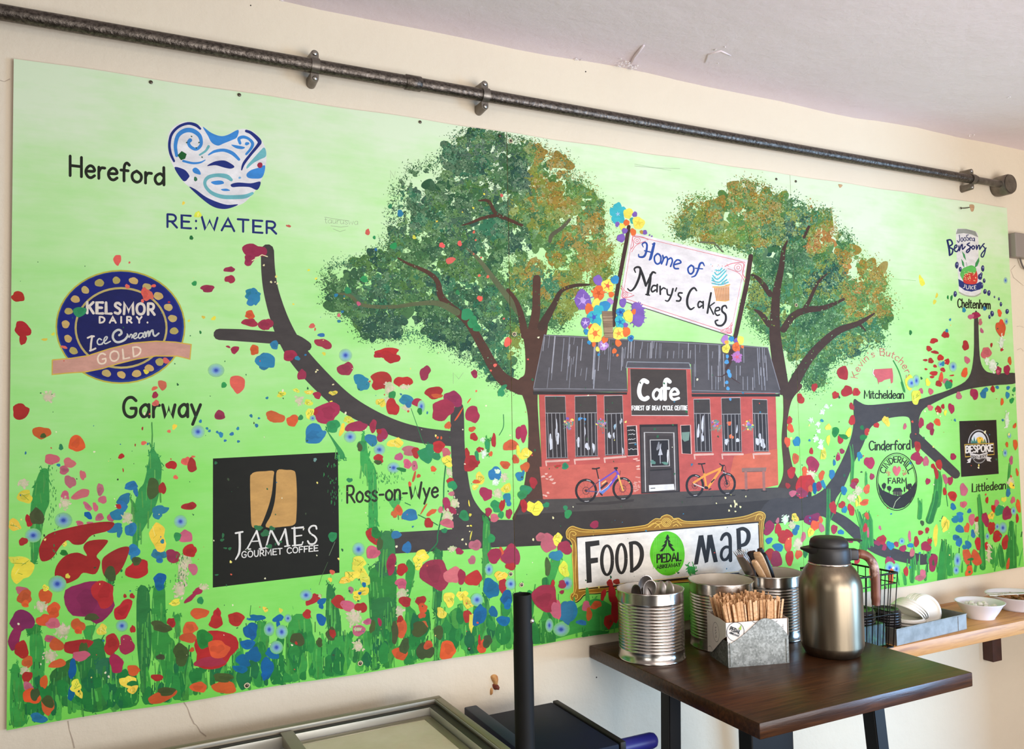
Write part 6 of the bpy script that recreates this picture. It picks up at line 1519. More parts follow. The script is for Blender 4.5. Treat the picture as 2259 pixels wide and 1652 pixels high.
# ------------------------------------------------------------------ three catering tins
m_tin = noisy_mat('tinned_steel', (205, 200, 192), (180, 174, 165), 0.22, 1.0, scale=(1, 1, .3), nscale=20, detail=4, bump=.02)
m_liner = noisy_mat('cream_tin_lining', (206, 196, 178), (190, 180, 164), .4, .15, nscale=18)
TIN_H, TIN_R = .1565, .0765
def tin(x, y, rot, label):
    t = empty('catering_tin', (x, y, T_Z), rot)
    tag(t, label, 'tin can', 'open catering tins on the table')
    bm = bmesh.new()
    pr = [(TIN_R - .0015, 0), (TIN_R + .0012, .0008), (TIN_R + .0012, .0035), (TIN_R - .0008, .005), (TIN_R - .0008, .0235)]
    n = 15
    z0, z1 = .0245, .1295
    for i in range(n):
        za = z0 + (z1 - z0) * i / n; dz = (z1 - z0) / n
        for u, d in ((.08, 0.0), (.3, -.0016), (.5, -.0024), (.7, -.0016), (.92, 0.0)):
            pr.append((TIN_R - .0006 + d, za + dz * u))
    pr += [(TIN_R - .0008, z1 + .002), (TIN_R - .0008, TIN_H - .004), (TIN_R + .0012, TIN_H - .0032), (TIN_R + .0014, TIN_H - .0008), (TIN_R + .0004, TIN_H), (TIN_R - .0016, TIN_H - .0006)]
    bm_lathe(bm, pr, 72)
    child(link_bm('shell', bm, m_tin, None, True, angle=1.0), t).matrix_parent_inverse = Matrix()
    bm = bmesh.new()
    ri = TIN_R - .0036
    pr = [(TIN_R - .0016, TIN_H - .0008), (ri, TIN_H - .004), (ri, .125)]
    for i in range(15):
        za = .125 - .10 * i / 15
        pr += [(ri, za - .001), (ri - .0014, za - .0035), (ri, za - .006)]
    pr += [(ri, .003), (.0005, .003)]
    bm_lathe(bm, pr, 56)
    child(link_bm('lining', bm, m_liner, None, True, angle=1.0), t).matrix_parent_inverse = Matrix()
    return t
zr = T_Z + TIN_H
P1, P2, P3 = on_z(1434.5, 1296, zr), on_z(1590, 1276.5, zr), on_z(1700, 1261, zr)
tin(P1.x, P1.y, .3, 'ribbed tin can holding teaspoons, nearest the left edge of the table')
tin(P2.x, P2.y, 1.2, 'ribbed tin can with nothing in it, behind the box of stirrers')
tin(P3.x, P3.y, 2.0, 'ribbed tin can holding forks and wooden handled knives, behind the steel jug')

# cutlery
m_cut = new_mat('worn_stainless', (198, 192, 188), .4, 1.0)
m_dcut = new_mat('dark_worn_steel', (110, 104, 102), .36, 1.0)
m_ply = wood('pale_birch', (222, 178, 130), (232, 192, 148), (206, 158, 110), .6, sc=30)
m_bk = new_mat('black_handle', (30, 27, 26), .4)
def orient(foot, top, roll):
    """matrix with local z from foot to top, turned by roll about it"""
    z = (top - foot).normalized()
    a, b = frame_at(z)
    x = a * math.cos(roll) + b * math.sin(roll)
    y = z.cross(x)
    return Matrix(((x.x, y.x, z.x, foot.x), (x.y, y.y, z.y, foot.y), (x.z, y.z, z.z, foot.z), (0, 0, 0, 1)))
def spoon(foot, top, roll, label, mat, bw=.0165, bl=.05):
    Ln = (top - foot).length
    o = empty('teaspoon'); o.matrix_world = orient(foot, top, roll)
    tag(o, label, 'spoon', 'teaspoons standing in the left tin')
    bm = bmesh.new()
    # bowl: egg-shaped shell
    N, K = 20, 7
    rows = []
    for side in (0, 1):
        rr = []
        for k in range(K + 1):
            f = k / K
            ring = []
            for i in range(N):
                t = 2 * math.pi * i / N
                w = bw * (1 - .16 * math.cos(t))
                x = w * f * math.sin(t); z = -bl / 2 * f * math.cos(t)
                y = -.0085 * (1 - f * f) - side * .0012
                ring.append(bm.verts.new((x, y, Ln - bl / 2 + z)))
            rr.append(ring)
        rows.append(rr)
    for rr in rows:
        for k in range(1, K):
            for i in range(N): bm.faces.new((rr[k][i], rr[k][(i + 1) % N], rr[k + 1][(i + 1) % N], rr[k + 1][i]))
        bm.faces.new(rr[1])
    for i in range(N): bm.faces.new((rows[0][K][i], rows[0][K][(i + 1) % N], rows[1][K][(i + 1) % N], rows[1][K][i]))
    for rr in rows:
        for v in rr[0]: bm.verts.remove(v)
    b = link_bm('bowl', bm, mat, o, True)
    bm = bmesh.new()
    m = 10
    sec = []
    for i in range(m + 1):
        f = i / m
        w = .0062 - .0036 * f; z = f * (Ln - bl + .004)
        y = -.003 * math.sin(f * 3.1) 
        sec.append([bm.verts.new((sx * w, y + sy * .0011, z)) for sx, sy in ((-1, -1), (1, -1), (1, 1), (-1, 1))])
    for p_, q_ in zip(sec, sec[1:]):
        for i in range(4): bm.faces.new((p_[i], p_[(i + 1) % 4], q_[(i + 1) % 4], q_[i]))
    bm.faces.new(sec[0][::-1]); bm.faces.new(sec[-1])
    link_bm('handle', bm, mat, o, True, angle=.7)
    return o
def in_tin(P, ang, r, z=.004): return Vector((P.x + r * math.cos(ang), P.y + r * math.sin(ang), T_Z + z))
def at_px(px, py, yy): return on_y(px, py, yy)
for (px, py), dy, fa, roll, lb, mt, bw, bl in (
        ((1428, 1268), .012, -.9, 1.05, 'tallest teaspoon in the left tin, seen edge on', m_cut, .017, .055),
        ((1403, 1289), .004, .2, .2, 'dark teaspoon at the left of the left tin with its back turned', m_dcut, .016, .05),
        ((1438, 1279), -.008, -.3, .9, 'narrow teaspoon just right of the tallest one', m_cut, .015, .05),
        ((1421, 1294), .010, 1.4, .6, 'low dark teaspoon between the tallest one and the left dark one', m_dcut, .014, .046),
        ((1458, 1281), .006, 2.6, 3.4, 'teaspoon behind the broad one in the left tin', m_cut, .015, .05),
        ((1476, 1281), -.012, 2.9, 3.2, 'broad teaspoon at the right of the left tin, bowl facing out', m_cut, .0195, .058)):
    top = at_px(px, py, P1.y + dy)
    spoon(in_tin(P1, fa + math.pi, .045), top, roll, lb, mt, bw, bl)
def knife(foot, top, roll, name, label, mat, group, w=.0085, blade=True):
    Ln = (top - foot).length
    o = empty(name); o.matrix_world = orient(foot, top, roll)
    tag(o, label, 'knife', group)
    bm = bmesh.new()
    hl = .088
    sec = []
    for i in range(13):
        f = i / 12
        z = Ln - hl + hl * f
        ww = w * (.72 + .28 * math.sin(math.pi * min(1, f * 1.1) * .75)) * (1 if f < .93 else .75)
        sec.append([bm.verts.new((ww * cx, .0042 * cy, z)) for cx, cy in ((-1, -.5), (-.7, -1), (.7, -1), (1, -.5), (1, .5), (.7, 1), (-.7, 1), (-1, .5))])
    for p_, q_ in zip(sec, sec[1:]):
        for i in range(8): bm.faces.new((p_[i], p_[(i + 1) % 8], q_[(i + 1) % 8], q_[i]))
    bm.faces.new(sec[0][::-1]); bm.faces.new(sec[-1])
    link_bm('handle', bm, mat, o, True, angle=.8)
    bm = bmesh.new()
    bm_box(bm, (-.007, -.0007, 0.0), (.007, .0007, Ln - hl + .001), .0005)
    link_bm('blade', bm, m_cut, o)
    return o
def fork(foot, top, roll, label):
    Ln = (top - foot).length
    o = empty('fork'); o.matrix_world = orient(foot, top, roll)
    tag(o, label, 'fork', 'forks standing in the right tin')
    bm = bmesh.new()
    for i in range(4):
        x = -.0085 + i * .00567
        bm_tube(bm, [(x, 0, Ln - .05), (x, -.0025, Ln - .03), (x, -.001, Ln - .012), (x, .001, Ln)], [.0016, .0016, .0013, .0007], 8)
    link_bm('tines', bm, m_cut, o, True)
    bm = bmesh.new()
    prof = [(.004, 0), (.006, .03), (.003, Ln - .11), (.0032, Ln - .09), (.0105, Ln - .065), (.0105, Ln - .047)]
    sec = [[bm.verts.new((sx * w, sy * .001 - .0008, z)) for sx, sy in ((-1, -1), (1, -1), (1, 1), (-1, 1))] for w, z in prof]
    for p_, q_ in zip(sec, sec[1:]):
        for i in range(4): bm.faces.new((p_[i], p_[(i + 1) % 4], q_[(i + 1) % 4], q_[i]))
    bm.faces.new(sec[0][::-1]); bm.faces.new(sec[-1])
    link_bm('handle', bm, m_cut, o, True, angle=.7)
    return o
for px, py, dy, r0, lb in ((1624, 1214, .01, .5, 'leftmost fork leaning in the right tin'), (1632, 1211, -.012, .3, 'fork just right of the leftmost one in the right tin'), (1641, 1213, .012, .9, 'fork leaning between the silver knife and the black handles')):
    fork(in_tin(P3, .2, .05), at_px(px, py, P3.y + dy), r0, lb)
GK = 'knives standing handle up in the right tin'
for fa, px, py, dy, r0, nm, lb, mt, w in (
        (.55, 1633, 1226, -.014, .15, 'table_knife', 'flat silver knife handle leaning left in the right tin', m_cut, .0125),
        (.30, 1653, 1218, -.006, 1.0, 'table_knife', 'black handled knife nearest the forks in the right tin', m_bk, .008),
        (.75, 1661, 1216, .014, .8, 'table_knife', 'black handled knife behind the wooden one in the right tin', m_bk, .008),
        (-.05, 1670, 1219, -.022, .2, 'table_knife', 'broad pale wooden handled knife leaning in the right tin', m_ply, .0125),
        (-.30, 1663, 1237, -.030, .3, 'table_knife', 'shorter pale wooden handled knife in front of the broad one', m_ply, .0085),
        (.15, 1676, 1210, .004, 1.1, 'table_knife', 'tallest black handled knife in the right tin', m_bk, .009),
        (-.15, 1684, 1221, -.006, 1.2, 'table_knife', 'rightmost black handled knife in the right tin', m_bk, .008)):
    knife(in_tin(P3, fa, .055), at_px(px, py, P3.y + dy), r0, nm, lb, mt, GK, w)
# ------------------------------------------------------------------ generic flat printing (lettering and rings on things)
def strip2d(bm, pts, w, M, closed=False):
    n = len(pts)
    L = []
    for i in range(n):
        a, b = (pts[i - 1], pts[(i + 1) % n]) if closed else (pts[max(i - 1, 0)], pts[min(i + 1, n - 1)])
        dx, dy = b[0] - a[0], b[1] - a[1]
        d = math.hypot(dx, dy) or 1
        nx, ny = -dy / d * w / 2, dx / d * w / 2
        L.append((bm.verts.new(M @ Vector((pts[i][0] + nx, pts[i][1] + ny, 0))), bm.verts.new(M @ Vector((pts[i][0] - nx, pts[i][1] - ny, 0)))))
    for i in range(n if closed else n - 1):
        a, b = L[i], L[(i + 1) % n]
        bm.faces.new((a[0], b[0], b[1], a[1]))
def word2d(bm, text, x0, y0, width, h, lw, M, track=14):
    tot = sum(GLYPH[c][0] for c in text) + track * (len(text) - 1)
    k = width / tot
    x = 0
    for ch in text:
        for s_ in GLYPH[ch][1].split('|'):
            if not s_: continue
            pts = [tuple(float(v) for v in q.split(',')) for q in s_.lstrip('~').split()]
            if s_[0] == '~': pts = catmull(pts, False, 3)
            strip2d(bm, [(x0 + (x + gx) * k, y0 + gy / 100 * h) for gx, gy in pts], lw, M)
        x += GLYPH[ch][0] + track
def basis(o, x, y):
    z = x.cross(y)
    return Matrix(((x.x, y.x, z.x, o.x), (x.y, y.y, z.y, o.y), (x.z, y.z, z.z, o.z), (0, 0, 0, 1)))

# ------------------------------------------------------------------ galvanised box of wooden stirrers
m_galv = new_mat('galvanised_sheet', (150, 152, 148), .5, .75)
nt = m_galv.node_tree
vo = nt.nodes.new('ShaderNodeTexVoronoi'); vo.inputs['Scale'].default_value = 260
tc = nt.nodes.new('ShaderNodeTexCoord'); nt.links.new(tc.outputs['Object'], vo.inputs['Vector'])
n_ = add_noise(nt, nscale=38, detail=6)
mx = nt.nodes.new('ShaderNodeMath'); mx.operation = 'MULTIPLY_ADD'
nt.links.new(vo.outputs['Color'], mx.inputs[0]); mx.inputs[1].default_value = .45; nt.links.new(n_, mx.inputs[2])
nt.links.new(add_ramp(nt, mx.outputs[0], [(.4, (96, 98, 94)), (.7, (122, 124, 119)), (.95, (150, 152, 147))]), nt.nodes['Principled BSDF'].inputs['Base Color'])
m_paper = noisy_mat('white_greaseproof', (224, 216, 206), (212, 203, 192), .7, nscale=8)
m_ink = new_mat('black_print', (40, 38, 36), .7)
m_green = new_mat('green_print', (150, 180, 60), .7)
FLp, FRp = on_z(1607, 1473, T_Z), on_z(1741.5, 1462, T_Z)
BXW = (FRp - FLp).length
BRZ = math.atan2(FRp.y - FLp.y, FRp.x - FLp.x)
BXD = .094
sbx = empty('stirrer_box', FLp, BRZ)
tag(sbx, 'galvanised box lined with printed white paper, full of wooden stirrers', 'box')
def poly_slab(bm, pts, t, M):
    """flat outline pts thickened by t along the local normal"""
    A = [bm.verts.new(M @ Vector((x, y, 0))) for x, y in pts]
    B = [bm.verts.new(M @ Vector((x, y, -t))) for x, y in pts]
    bm.faces.new(A); bm.faces.new(B[::-1])
    for i in range(len(pts)): bm.faces.new((A[i], B[i], B[(i + 1) % len(pts)], A[(i + 1) % len(pts)]))
X_, Y_, Z_ = Vector((1, 0, 0)), Vector((0, 1, 0)), Vector((0, 0, 1))
front = basis(Vector((0, 0, 0)), X_, Z_)
t_ = .0012
arch = [(0, 0), (BXW, 0)] + [(BXW * u, v) for u, v in catmull([(1.0, .060), (.93, .073), (.85, .086), (.74, .0975), (.62, .1015), (.52, .0975), (.40, .084), (.25, .068), (.10, .055), (0, .048)], False, 4)]
bm = bmesh.new()
poly_slab(bm, arch, t_, front)
poly_slab(bm, arch, t_, basis(Vector((0, BXD, 0)), X_, Z_))
for x in (0, BXW - t_): bm_box(bm, (x, .0002, 0), (x + t_, BXD - .0004, .056))
bm_box(bm, (t_, t_, .0002), (BXW - t_, BXD - t_, .0016))
for x in (.004, BXW - .007): bm_box(bm, (x, -.0012, .002), (x + .003, 0, .054), .0005)   # folded seams
link_bm('box', bm, m_galv, sbx)
# paper: inside the front, folded out over both sides
bm = bmesh.new()
poly_slab(bm, [(.002, .03), (BXW - .002, .03), (BXW - .001, .098), (BXW * .75, .0985), (BXW * .5, .097), (BXW * .2, .0965), (-.002, .097)], .0005, basis(Vector((0, .0022, 0)), X_, Z_))
poly_slab(bm, [(-.001, .097), (.03, .1), (BXD * .6, .099), (BXD + .004, .101), (BXD + .006, .008), (BXD * .8, .014), (BXD * .5, .035), (BXD * .2, .056), (.0, .067)], .0005, basis(Vector((-.0018, .0022, 0)), Y_, Z_))
poly_slab(bm, [(0, .098), (BXD * .5, .102), (BXD, .094), (BXD, .05), (BXD * .6, .012), (BXD * .3, .03), (0, .06)], .0005, basis(Vector((BXW + .0022, .0022, 0)), Y_, Z_))
poly_slab(bm, [(.002, .03), (BXW - .002, .03), (BXW, .1), (0, .1)], .0005, basis(Vector((0, BXD - .002, 0)), X_, Z_))
poly_slab(bm, [(0, .006), (.012, .0), (.02, .012), (.004, .03)], .0005, basis(Vector((BXW + .003, .03, .01)), Vector((.5, .8, 0)).normalized(), Z_))
paper = link_bm('paper_liner', bm, m_paper, sbx)
bm = bmesh.new()
circ = lambda cx, cy, r, n=40, a0=0, a1=360: [(cx + r * math.cos(math.radians(a0 + (a1 - a0) * i / n)), cy + r * math.sin(math.radians(a0 + (a1 - a0) * i / n))) for i in range(n)]
pf = basis(Vector((0, .0013, 0)), X_, Z_)
strip2d(bm, circ(.020, .0765, .0205), .0009, pf, True)
R_ = Matrix.Rotation(math.radians(-24), 4, 'Z')
pl = pf @ Matrix.Translation(Vector((.020, .0765, .0001))) @ R_
word2d(bm, 'PEDAL', -.0145, -.0015, .026, .0085, .0020, pl)
word2d(bm, 'ABIKEAWAY', -.0125, -.0082, .024, .0042, .0010, pl)
strip2d(bm, circ(.075, .112, .0205, 20, 205, 262), .0009, pf); strip2d(bm, circ(.128, .075, .02, 30, 110, 250), .0009, pf)
for i in range(6): strip2d(bm, [(.131 + .002 * (i % 2), .066 + i * .0035), (.1355, .066 + i * .0035)], .0010, pf)
ps = basis(Vector((-.0024, .0022, 0)), -Y_, Z_)
strip2d(bm, [(-.052 + .0165 * math.cos(t * .2), .064 + .0215 * math.sin(t * .2)) for t in range(32)], .0009, ps, True)
for i in range(7): strip2d(bm, [(-.056 + .002 * (i % 2), .052 + i * .0036), (-.049 - .0015 * (i % 3), .054 + i * .0036)], .0012, ps)
strip2d(bm, circ(-.118, .07, .0205, 24, -60, 40), .0009, ps); strip2d(bm, circ(-.085, .012, .012, 16, 10, 150), .0009, ps)
pr_ = link_bm('printed_logo', bm, m_ink, paper); pr_.parent = paper
bm = bmesh.new()
M2 = pl
A = [bm.verts.new(M2 @ Vector((x, y, .0001))) for x, y in ((.000, .008), (.004, .0085), (.0065, .013), (.0075, .020), (.011, .008), (.0075, .0075), (.006, .0095))]
bm.faces.new(A)
link_bm('printed_tick', bm, m_green, paper)
# the stirrers: one mesh, every stick its own object
m_stir = wood('birch_stirrer', (206, 156, 108), (222, 176, 128), (190, 138, 92), .7, sc=40, bump=.05)
random.seed(77)
sm = []
for v in range(3):
    bm = bmesh.new()
    L_, w_, th = (.130, .1275, .134)[v], (.0054, .005, .0058)[v], .0014
    bm_box(bm, (-w_ / 2, -th / 2, 0), (w_ / 2, th / 2, L_), .0006, 2)
    me = bpy.data.meshes.new('wooden_stirrer'); bm.to_mesh(me); bm.free(); me.materials.append(m_stir); sm.append(me)
Mb = Matrix.Translation(FLp) @ Matrix.Rotation(BRZ, 4, 'Z')
rows_, cols_ = 12, 24
k_ = 0
for r in range(rows_):
    for c in range(cols_):
        if random.random() < .05: continue
        u = (c + .5 + random.uniform(-.3, .3)) / cols_; v = (r + .5 + random.uniform(-.25, .25)) / rows_
        fx = .016 + (BXW - .032) * u; fy = .008 + (BXD - .018) * v
        lean = (u - .5) * .30 + random.gauss(0, .045) - .05
        pit = (v - .5) * .10 + random.gauss(0, .02)
        if r == 0: pit = max(pit, -.005)
        spin = random.gauss(0, .6) if random.random() < .6 else random.gauss(1.57, .5)
        # keep the stick inside the liner at its rim
        if r == 0: spin = random.gauss(0, .25)
        z0 = .0022 + random.uniform(0, .006) + .006 * v
        o = bpy.data.objects.new('wooden_stirrer', sm[random.randrange(3)])
        o.matrix_world = Mb @ Matrix.Translation(Vector((fx - .012 * (u - .5), fy, z0))) @ Matrix.Rotation(lean, 4, 'Y') @ Matrix.Rotation(-pit, 4, 'X') @ Matrix.Rotation(spin, 4, 'Z')
        COL.objects.link(o)
        tag(o, 'pale wooden stirrer standing in the paper lined galvanised box', 'stirrer', 'wooden stirrers in the galvanised box')

# ------------------------------------------------------------------ vacuum jug
m_jug = noisy_mat('brushed_champagne_steel', (140, 128, 108), (126, 114, 96), .34, 1.0, scale=(1, 1, .05), nscale=60, detail=3)
m_jblk = noisy_mat('matt_black_plastic', (26, 24, 22), (34, 31, 29), .5, nscale=40)
m_jw = new_mat('worn_brown_handle', (110, 62, 44), .45)
nt = m_jw.node_tree
nn = add_noise(nt, scale=(1, 1, .35), nscale=70, detail=6)
ww = add_noise(nt, scale=(1, 1, .6), nscale=22, detail=5)
mxx = nt.nodes.new('ShaderNodeMix'); mxx.data_type = 'RGBA'
nt.links.new(add_ramp(nt, ww, [(.60, (0, 0, 0)), (.68, (255, 255, 255))]), mxx.inputs[0])
nt.links.new(add_ramp(nt, nn, [(.3, (92, 48, 32)), (.7, (134, 82, 60))]), mxx.inputs[6]); mxx.inputs[7].default_value = (*lin((206, 176, 164)), 1)
nt.links.new(mxx.outputs[2], nt.nodes['Principled BSDF'].inputs['Base Color'])
JP = on_z(1837, 1440, T_Z)
jug = empty('vacuum_jug', JP, -YAW)
jug.scale = (.925, .925, .962)
tag(jug, 'brushed steel vacuum jug with black lid and worn brown handle on the table', 'jug')
RJ = .0755
def sub(o): o.parent = jug; return o
bm = bmesh.new()
bm_lathe(bm, [(.0005, 0), (.062, 0), (.066, .003), (.0715, .014), (.0742, .0225), (.0742, .0238), (.0752, .0245), (RJ, .04), (RJ, .158), (.0735, .174), (.068, .190), (.0605, .202), (.0535, .2095), (.0505, .213)], 80)
sub(link_bm('body', bm, m_jug, None, True, angle=.9))
bm = bmesh.new()
bm_lathe(bm, [(.0505, .2128), (.0515, .2138), (.0515, .2166), (.050, .2175)], 64)
sub(link_bm('neck_ring', bm, new_mat('polished_ring', (214, 206, 196), .2, 1.0), None, True))
bm = bmesh.new()
rings = bm_lathe(bm, [(.0492, .2172), (.0495, .2178), (.0482, .245), (.047, .2525), (.045, .2545)], 64)
collar = sub(link_bm('collar', bm, m_jblk, None, True, angle=.9))
bm = bmesh.new()   # pouring lip, drawn out of the collar
sec = []
for i in range(9):
    f = i / 8
    hw = .026 * (1 - f) ** .8 + .004
    x = -.040 - .031 * f
    z0, z1 = .229 + .019 * f ** .7, .2535 - .001 * f
    ring = []
    for k in range(9):
        a = math.pi * k / 8
        ring.append(bm.verts.new((x, hw * math.cos(a), z1 - (z1 - z0) * math.sin(a))))
    sec.append(ring)
for p_, q_ in zip(sec, sec[1:]):
    for k in range(8): bm.faces.new((p_[k], p_[k + 1], q_[k + 1], q_[k]))
    bm.faces.new((p_[8], p_[0], q_[0], q_[8]))
bm.faces.new(sec[-1]); bm.faces.new(sec[0][::-1])
sub(link_bm('spout', bm, m_jblk, None, True, angle=.9))
bm = bmesh.new()
bm_lathe(bm, [(.0455, .2545), (.0468, .256), (.0462, .264), (.043, .2715), (.036, .2765), (.022, .2785), (.0005, .279)], 64)
sub(link_bm('lid', bm, m_jblk, None, True, angle=.9))
bm = bmesh.new()
bm_box(bm, (.026, -.011, .2655), (.068, .011, .2695), .0018, 2, Matrix.Translation((0, 0, .004)) @ Matrix.Rotation(.05, 4, 'Y'))
sub(link_bm('lever', bm, m_jblk, None, True, angle=.9))
bm = bmesh.new()
bm_box(bm, (.046, -.0125, .221), (.0705, .0125, .2475), .004, 3)
bm_box(bm, (.044, -.016, .22), (.051, .016, .25), .003, 2)
hb = sub(link_bm('handle_bracket', bm, m_jblk, None, True, angle=.7))
hp = catmull([(.070, 0, .2345), (.082, 0, .234), (.097, 0, .227), (.1085, 0, .212), (.1135, 0, .190), (.1135, 0, .150), (.1125, 0, .112)], False, 6)
bm = bmesh.new()
n = len(hp)
bm_tube(bm, hp, [.0112 if 2 < i < n - 3 else .0098 for i in range(n)], 20)
for v in bm.verts: v.co.y *= 1.12
sub(link_bm('handle', bm, m_jw, None, True, angle=1.0))

# ------------------------------------------------------------------ wooden shelf along the wall
SH_Z, SH_Y = .9325, -.25
m_shelf = wood('oiled_pine', (176, 120, 62), (196, 142, 80), (150, 96, 48), .45, sc=9, bump=.08)
shelf = empty('wall_shelf', (2.2, -.12, SH_Z))
tag(shelf, 'oiled pine wall shelf with a dark bracket to the right of the table', 'shelf')
bm = bmesh.new(); bm_box(bm, (1.69, SH_Y, SH_Z - .037), (2.90, -.0012, SH_Z), .002)
child(link_bm('board', bm, m_shelf, smooth=True, angle=.6), shelf)
m_brk = noisy_mat('dark_wood_bracket', (70, 34, 20), (54, 26, 16), .5, nscale=20)
bx = on_y(2247, 1410, -.12).x
bm = bmesh.new()
bm_box(bm, (bx, -.17, SH_Z - .062), (bx + .045, -.0012, SH_Z - .0375), .002)
bm_box(bm, (bx, -.035, SH_Z - .20), (bx + .045, -.0012, SH_Z - .062), .002)
child(link_bm('bracket', bm, m_brk), shelf)

# galvanised tray with cup lids
m_tray = noisy_mat('dull_galvanised_tray', (150, 145, 138), (124, 119, 112), .5, .6, nscale=26, detail=6)
ta, tb = on_z(1979, 1425, SH_Z), on_z(2133, 1388, SH_Z)
TW = (tb - ta).length; TRZ = math.atan2(tb.y - ta.y, tb.x - ta.x)
TD, TH = .135, .043
tray = empty('galvanised_tray', Vector((ta.x, ta.y, SH_Z + .0005)), TRZ)
tag(tray, 'shallow galvanised tray of cup lids on the pine shelf', 'tray')
bm = bmesh.new()
w = .0012
bm_box(bm, (0, 0, 0), (TW, TD, .0012))
for lo, hi in (((0, 0, .0012), (TW, w, TH)), ((0, TD - w, .0012), (TW, TD, TH)), ((0, w, .0012), (w, TD - w, TH)), ((TW - w, w, .0012), (TW, TD - w, TH))): bm_box(bm, lo, hi)
for lo, hi in (((-.0015, -.0015, TH - .003), (TW + .0015, .0015, TH)), ((-.0015, TD - .0015, TH - .003), (TW + .0015, TD + .0015, TH)), ((-.0015, 0, TH - .003), (.0015, TD, TH)), ((TW - .0015, 0, TH - .003), (TW + .0015, TD, TH))): bm_box(bm, lo, hi, .0008)
bm_box(bm, (TW * .87, -.0012, .001), (TW * .875, 0, TH - .003))
link_bm('tray', bm, m_tray, tray)
m_lidw = new_mat('white_lid_plastic', (232, 226, 214), .4)
m_lidb = new_mat('black_lid_plastic', (26, 22, 21), .3)
def lid_mesh(name, r, mat):
    bm = bmesh.new()
    bm_lathe(bm, [(.0004, .0058), (r * .72, .0058), (r * .76, .0064), (r * .80, .0098), (r * .9, .0098), (r * .93, .0085), (r * .95, .0055), (r, .0045), (r * 1.02, .0025), (r * 1.01, .0), (r * .97, .0008), (r * .92, .005), (r * .86, .0075), (r * .8, .0072), (r * .75, .0046), (r * .7, .0044), (.0004, .0044)], 48)
    me = bpy.data.meshes.new(name)
    bmesh.ops.recalc_face_normals(bm, faces=bm.faces)
    for f in bm.faces: f.smooth = True
    bm.to_mesh(me); bm.free(); me.materials.append(mat)
    return me
ORD = ['topmost', 'second from the top', 'third from the top', 'fourth from the top', 'fifth from the top', 'sixth from the top', 'seventh from the top', 'eighth from the top', 'ninth from the top', 'lowest']
def lid(me, M, label, group):
    o = bpy.data.objects.new('cup_lid', me); o.matrix_world = M
    COL.objects.link(o)
    return tag(o, label, 'lid', group)
lb_, lw_ = lid_mesh('black_cup_lid', .0375, m_lidb), lid_mesh('white_cup_lid', .044, m_lidw)
Mt = Matrix.Translation(Vector((ta.x, ta.y, SH_Z + .0005))) @ Matrix.Rotation(TRZ, 4, 'Z')
T3 = lambda x, y, z: Matrix.Translation(Vector((x, y, z)))
for i in range(10):
    lid(lb_, Mt @ T3(.053 + .0006 * (i % 3), .070, .0018 + i * .0072) @ Matrix.Rotation(.6 * i, 4, 'Z'), 'black cup lid, %s of the stack in the tray' % ORD[9 - i], 'black cup lids stacked in the tray')
for i in range(5):
    lid(lw_, Mt @ T3(.142, .066, .0018 + i * .0076) @ Matrix.Rotation(.6 * i, 4, 'Z'), 'white cup lid lying flat in the tray, %s of five' % (ORD[4 - i] if i else 'lowest'), 'white cup lids lying flat in the tray')
for i in range(4):
    lid(lw_, Mt @ T3(.140 + .0085 * i, .070, .052 + .0022 * i) @ Matrix.Rotation(.62 + .05 * i, 4, 'Y'), 'white cup lid slumped on the flat stack, %s from the left' % ('first', 'second', 'third', 'last')[i], 'white cup lids slumped to the right in the tray')
for i in range(3):
    lid(lw_, Mt @ T3(.235 - .004 * i, .072 + .010 * i, .0465) @ Matrix.Rotation(-.35, 4, 'Z') @ Matrix.Rotation(1.25, 4, 'X') @ T3(0, 0, -.005), 'white cup lid standing on edge at the right of the tray, %s' % ('nearest', 'middle one', 'rearmost')[i], 'white cup lids standing on edge in the tray')

# black wire basket
m_wire = new_mat('black_wire', (30, 26, 22), .4, .6)
cb = on_z(1975, 1430, SH_Z); ct_z = SH_Z + .192
cx1, cy0 = cb.x, cb.y + .006
cx0, cy1 = cx1 - .135, cy0 + .15
basket = empty('wire_basket', ((cx0 + cx1) / 2, (cy0 + cy1) / 2, SH_Z))
tag(basket, 'black wire basket on the shelf behind the steel jug', 'basket')
fl = .012
top = [Vector((cx0 - fl, cy0 - fl, ct_z)), Vector((cx1 + fl, cy0 - fl, ct_z)), Vector((cx1 + fl, cy1 + fl, ct_z)), Vector((cx0 - fl, cy1 + fl, ct_z))]
bot = [Vector((cx0, cy0, SH_Z + .0025)), Vector((cx1, cy0, SH_Z + .0025)), Vector((cx1, cy1, SH_Z + .0025)), Vector((cx0, cy1, SH_Z + .0025))]
for nm, hgt, rr in (('rim', 1.0, .0026), ('hoop', .86, .0014), ('hoop', .45, .0014), ('hoop', 0.0, .0020)):
    q = [bot[i].lerp(top[i], hgt) for i in range(4)]
    bm = bmesh.new()
    for i in range(4): bm_tube(bm, [q[i], q[(i + 1) % 4]], rr, 8)
    child(link_bm(nm, bm, m_wire, None, True, angle=.9), basket)
for i in range(4):
    a0, a1, b0, b1 = bot[i], bot[(i + 1) % 4], top[i], top[(i + 1) % 4]
    for k in range(7):
        f = k / 7
        bm = bmesh.new(); bm_tube(bm, [a0.lerp(a1, f), b0.lerp(b1, f)], .0013, 8)
        child(link_bm('upright_wire', bm, m_wire, None, True), basket)
bm = bmesh.new()
for k in range(6):
    f = (k + .5) / 6
    bm_tube(bm, [bot[0].lerp(bot[1], f), bot[3].lerp(bot[2], f)], .0013, 6)
child(link_bm('floor_wires', bm, m_wire, None, True), basket)
m_reflection = noisy_mat('painted_mural_reflection', (26, 40, 26), (44, 88, 50), .4, nscale=26, detail=3, lo=.48, hi=.56, distort=1.5)  # green blotches paint the mural's reflection in galvanised metal
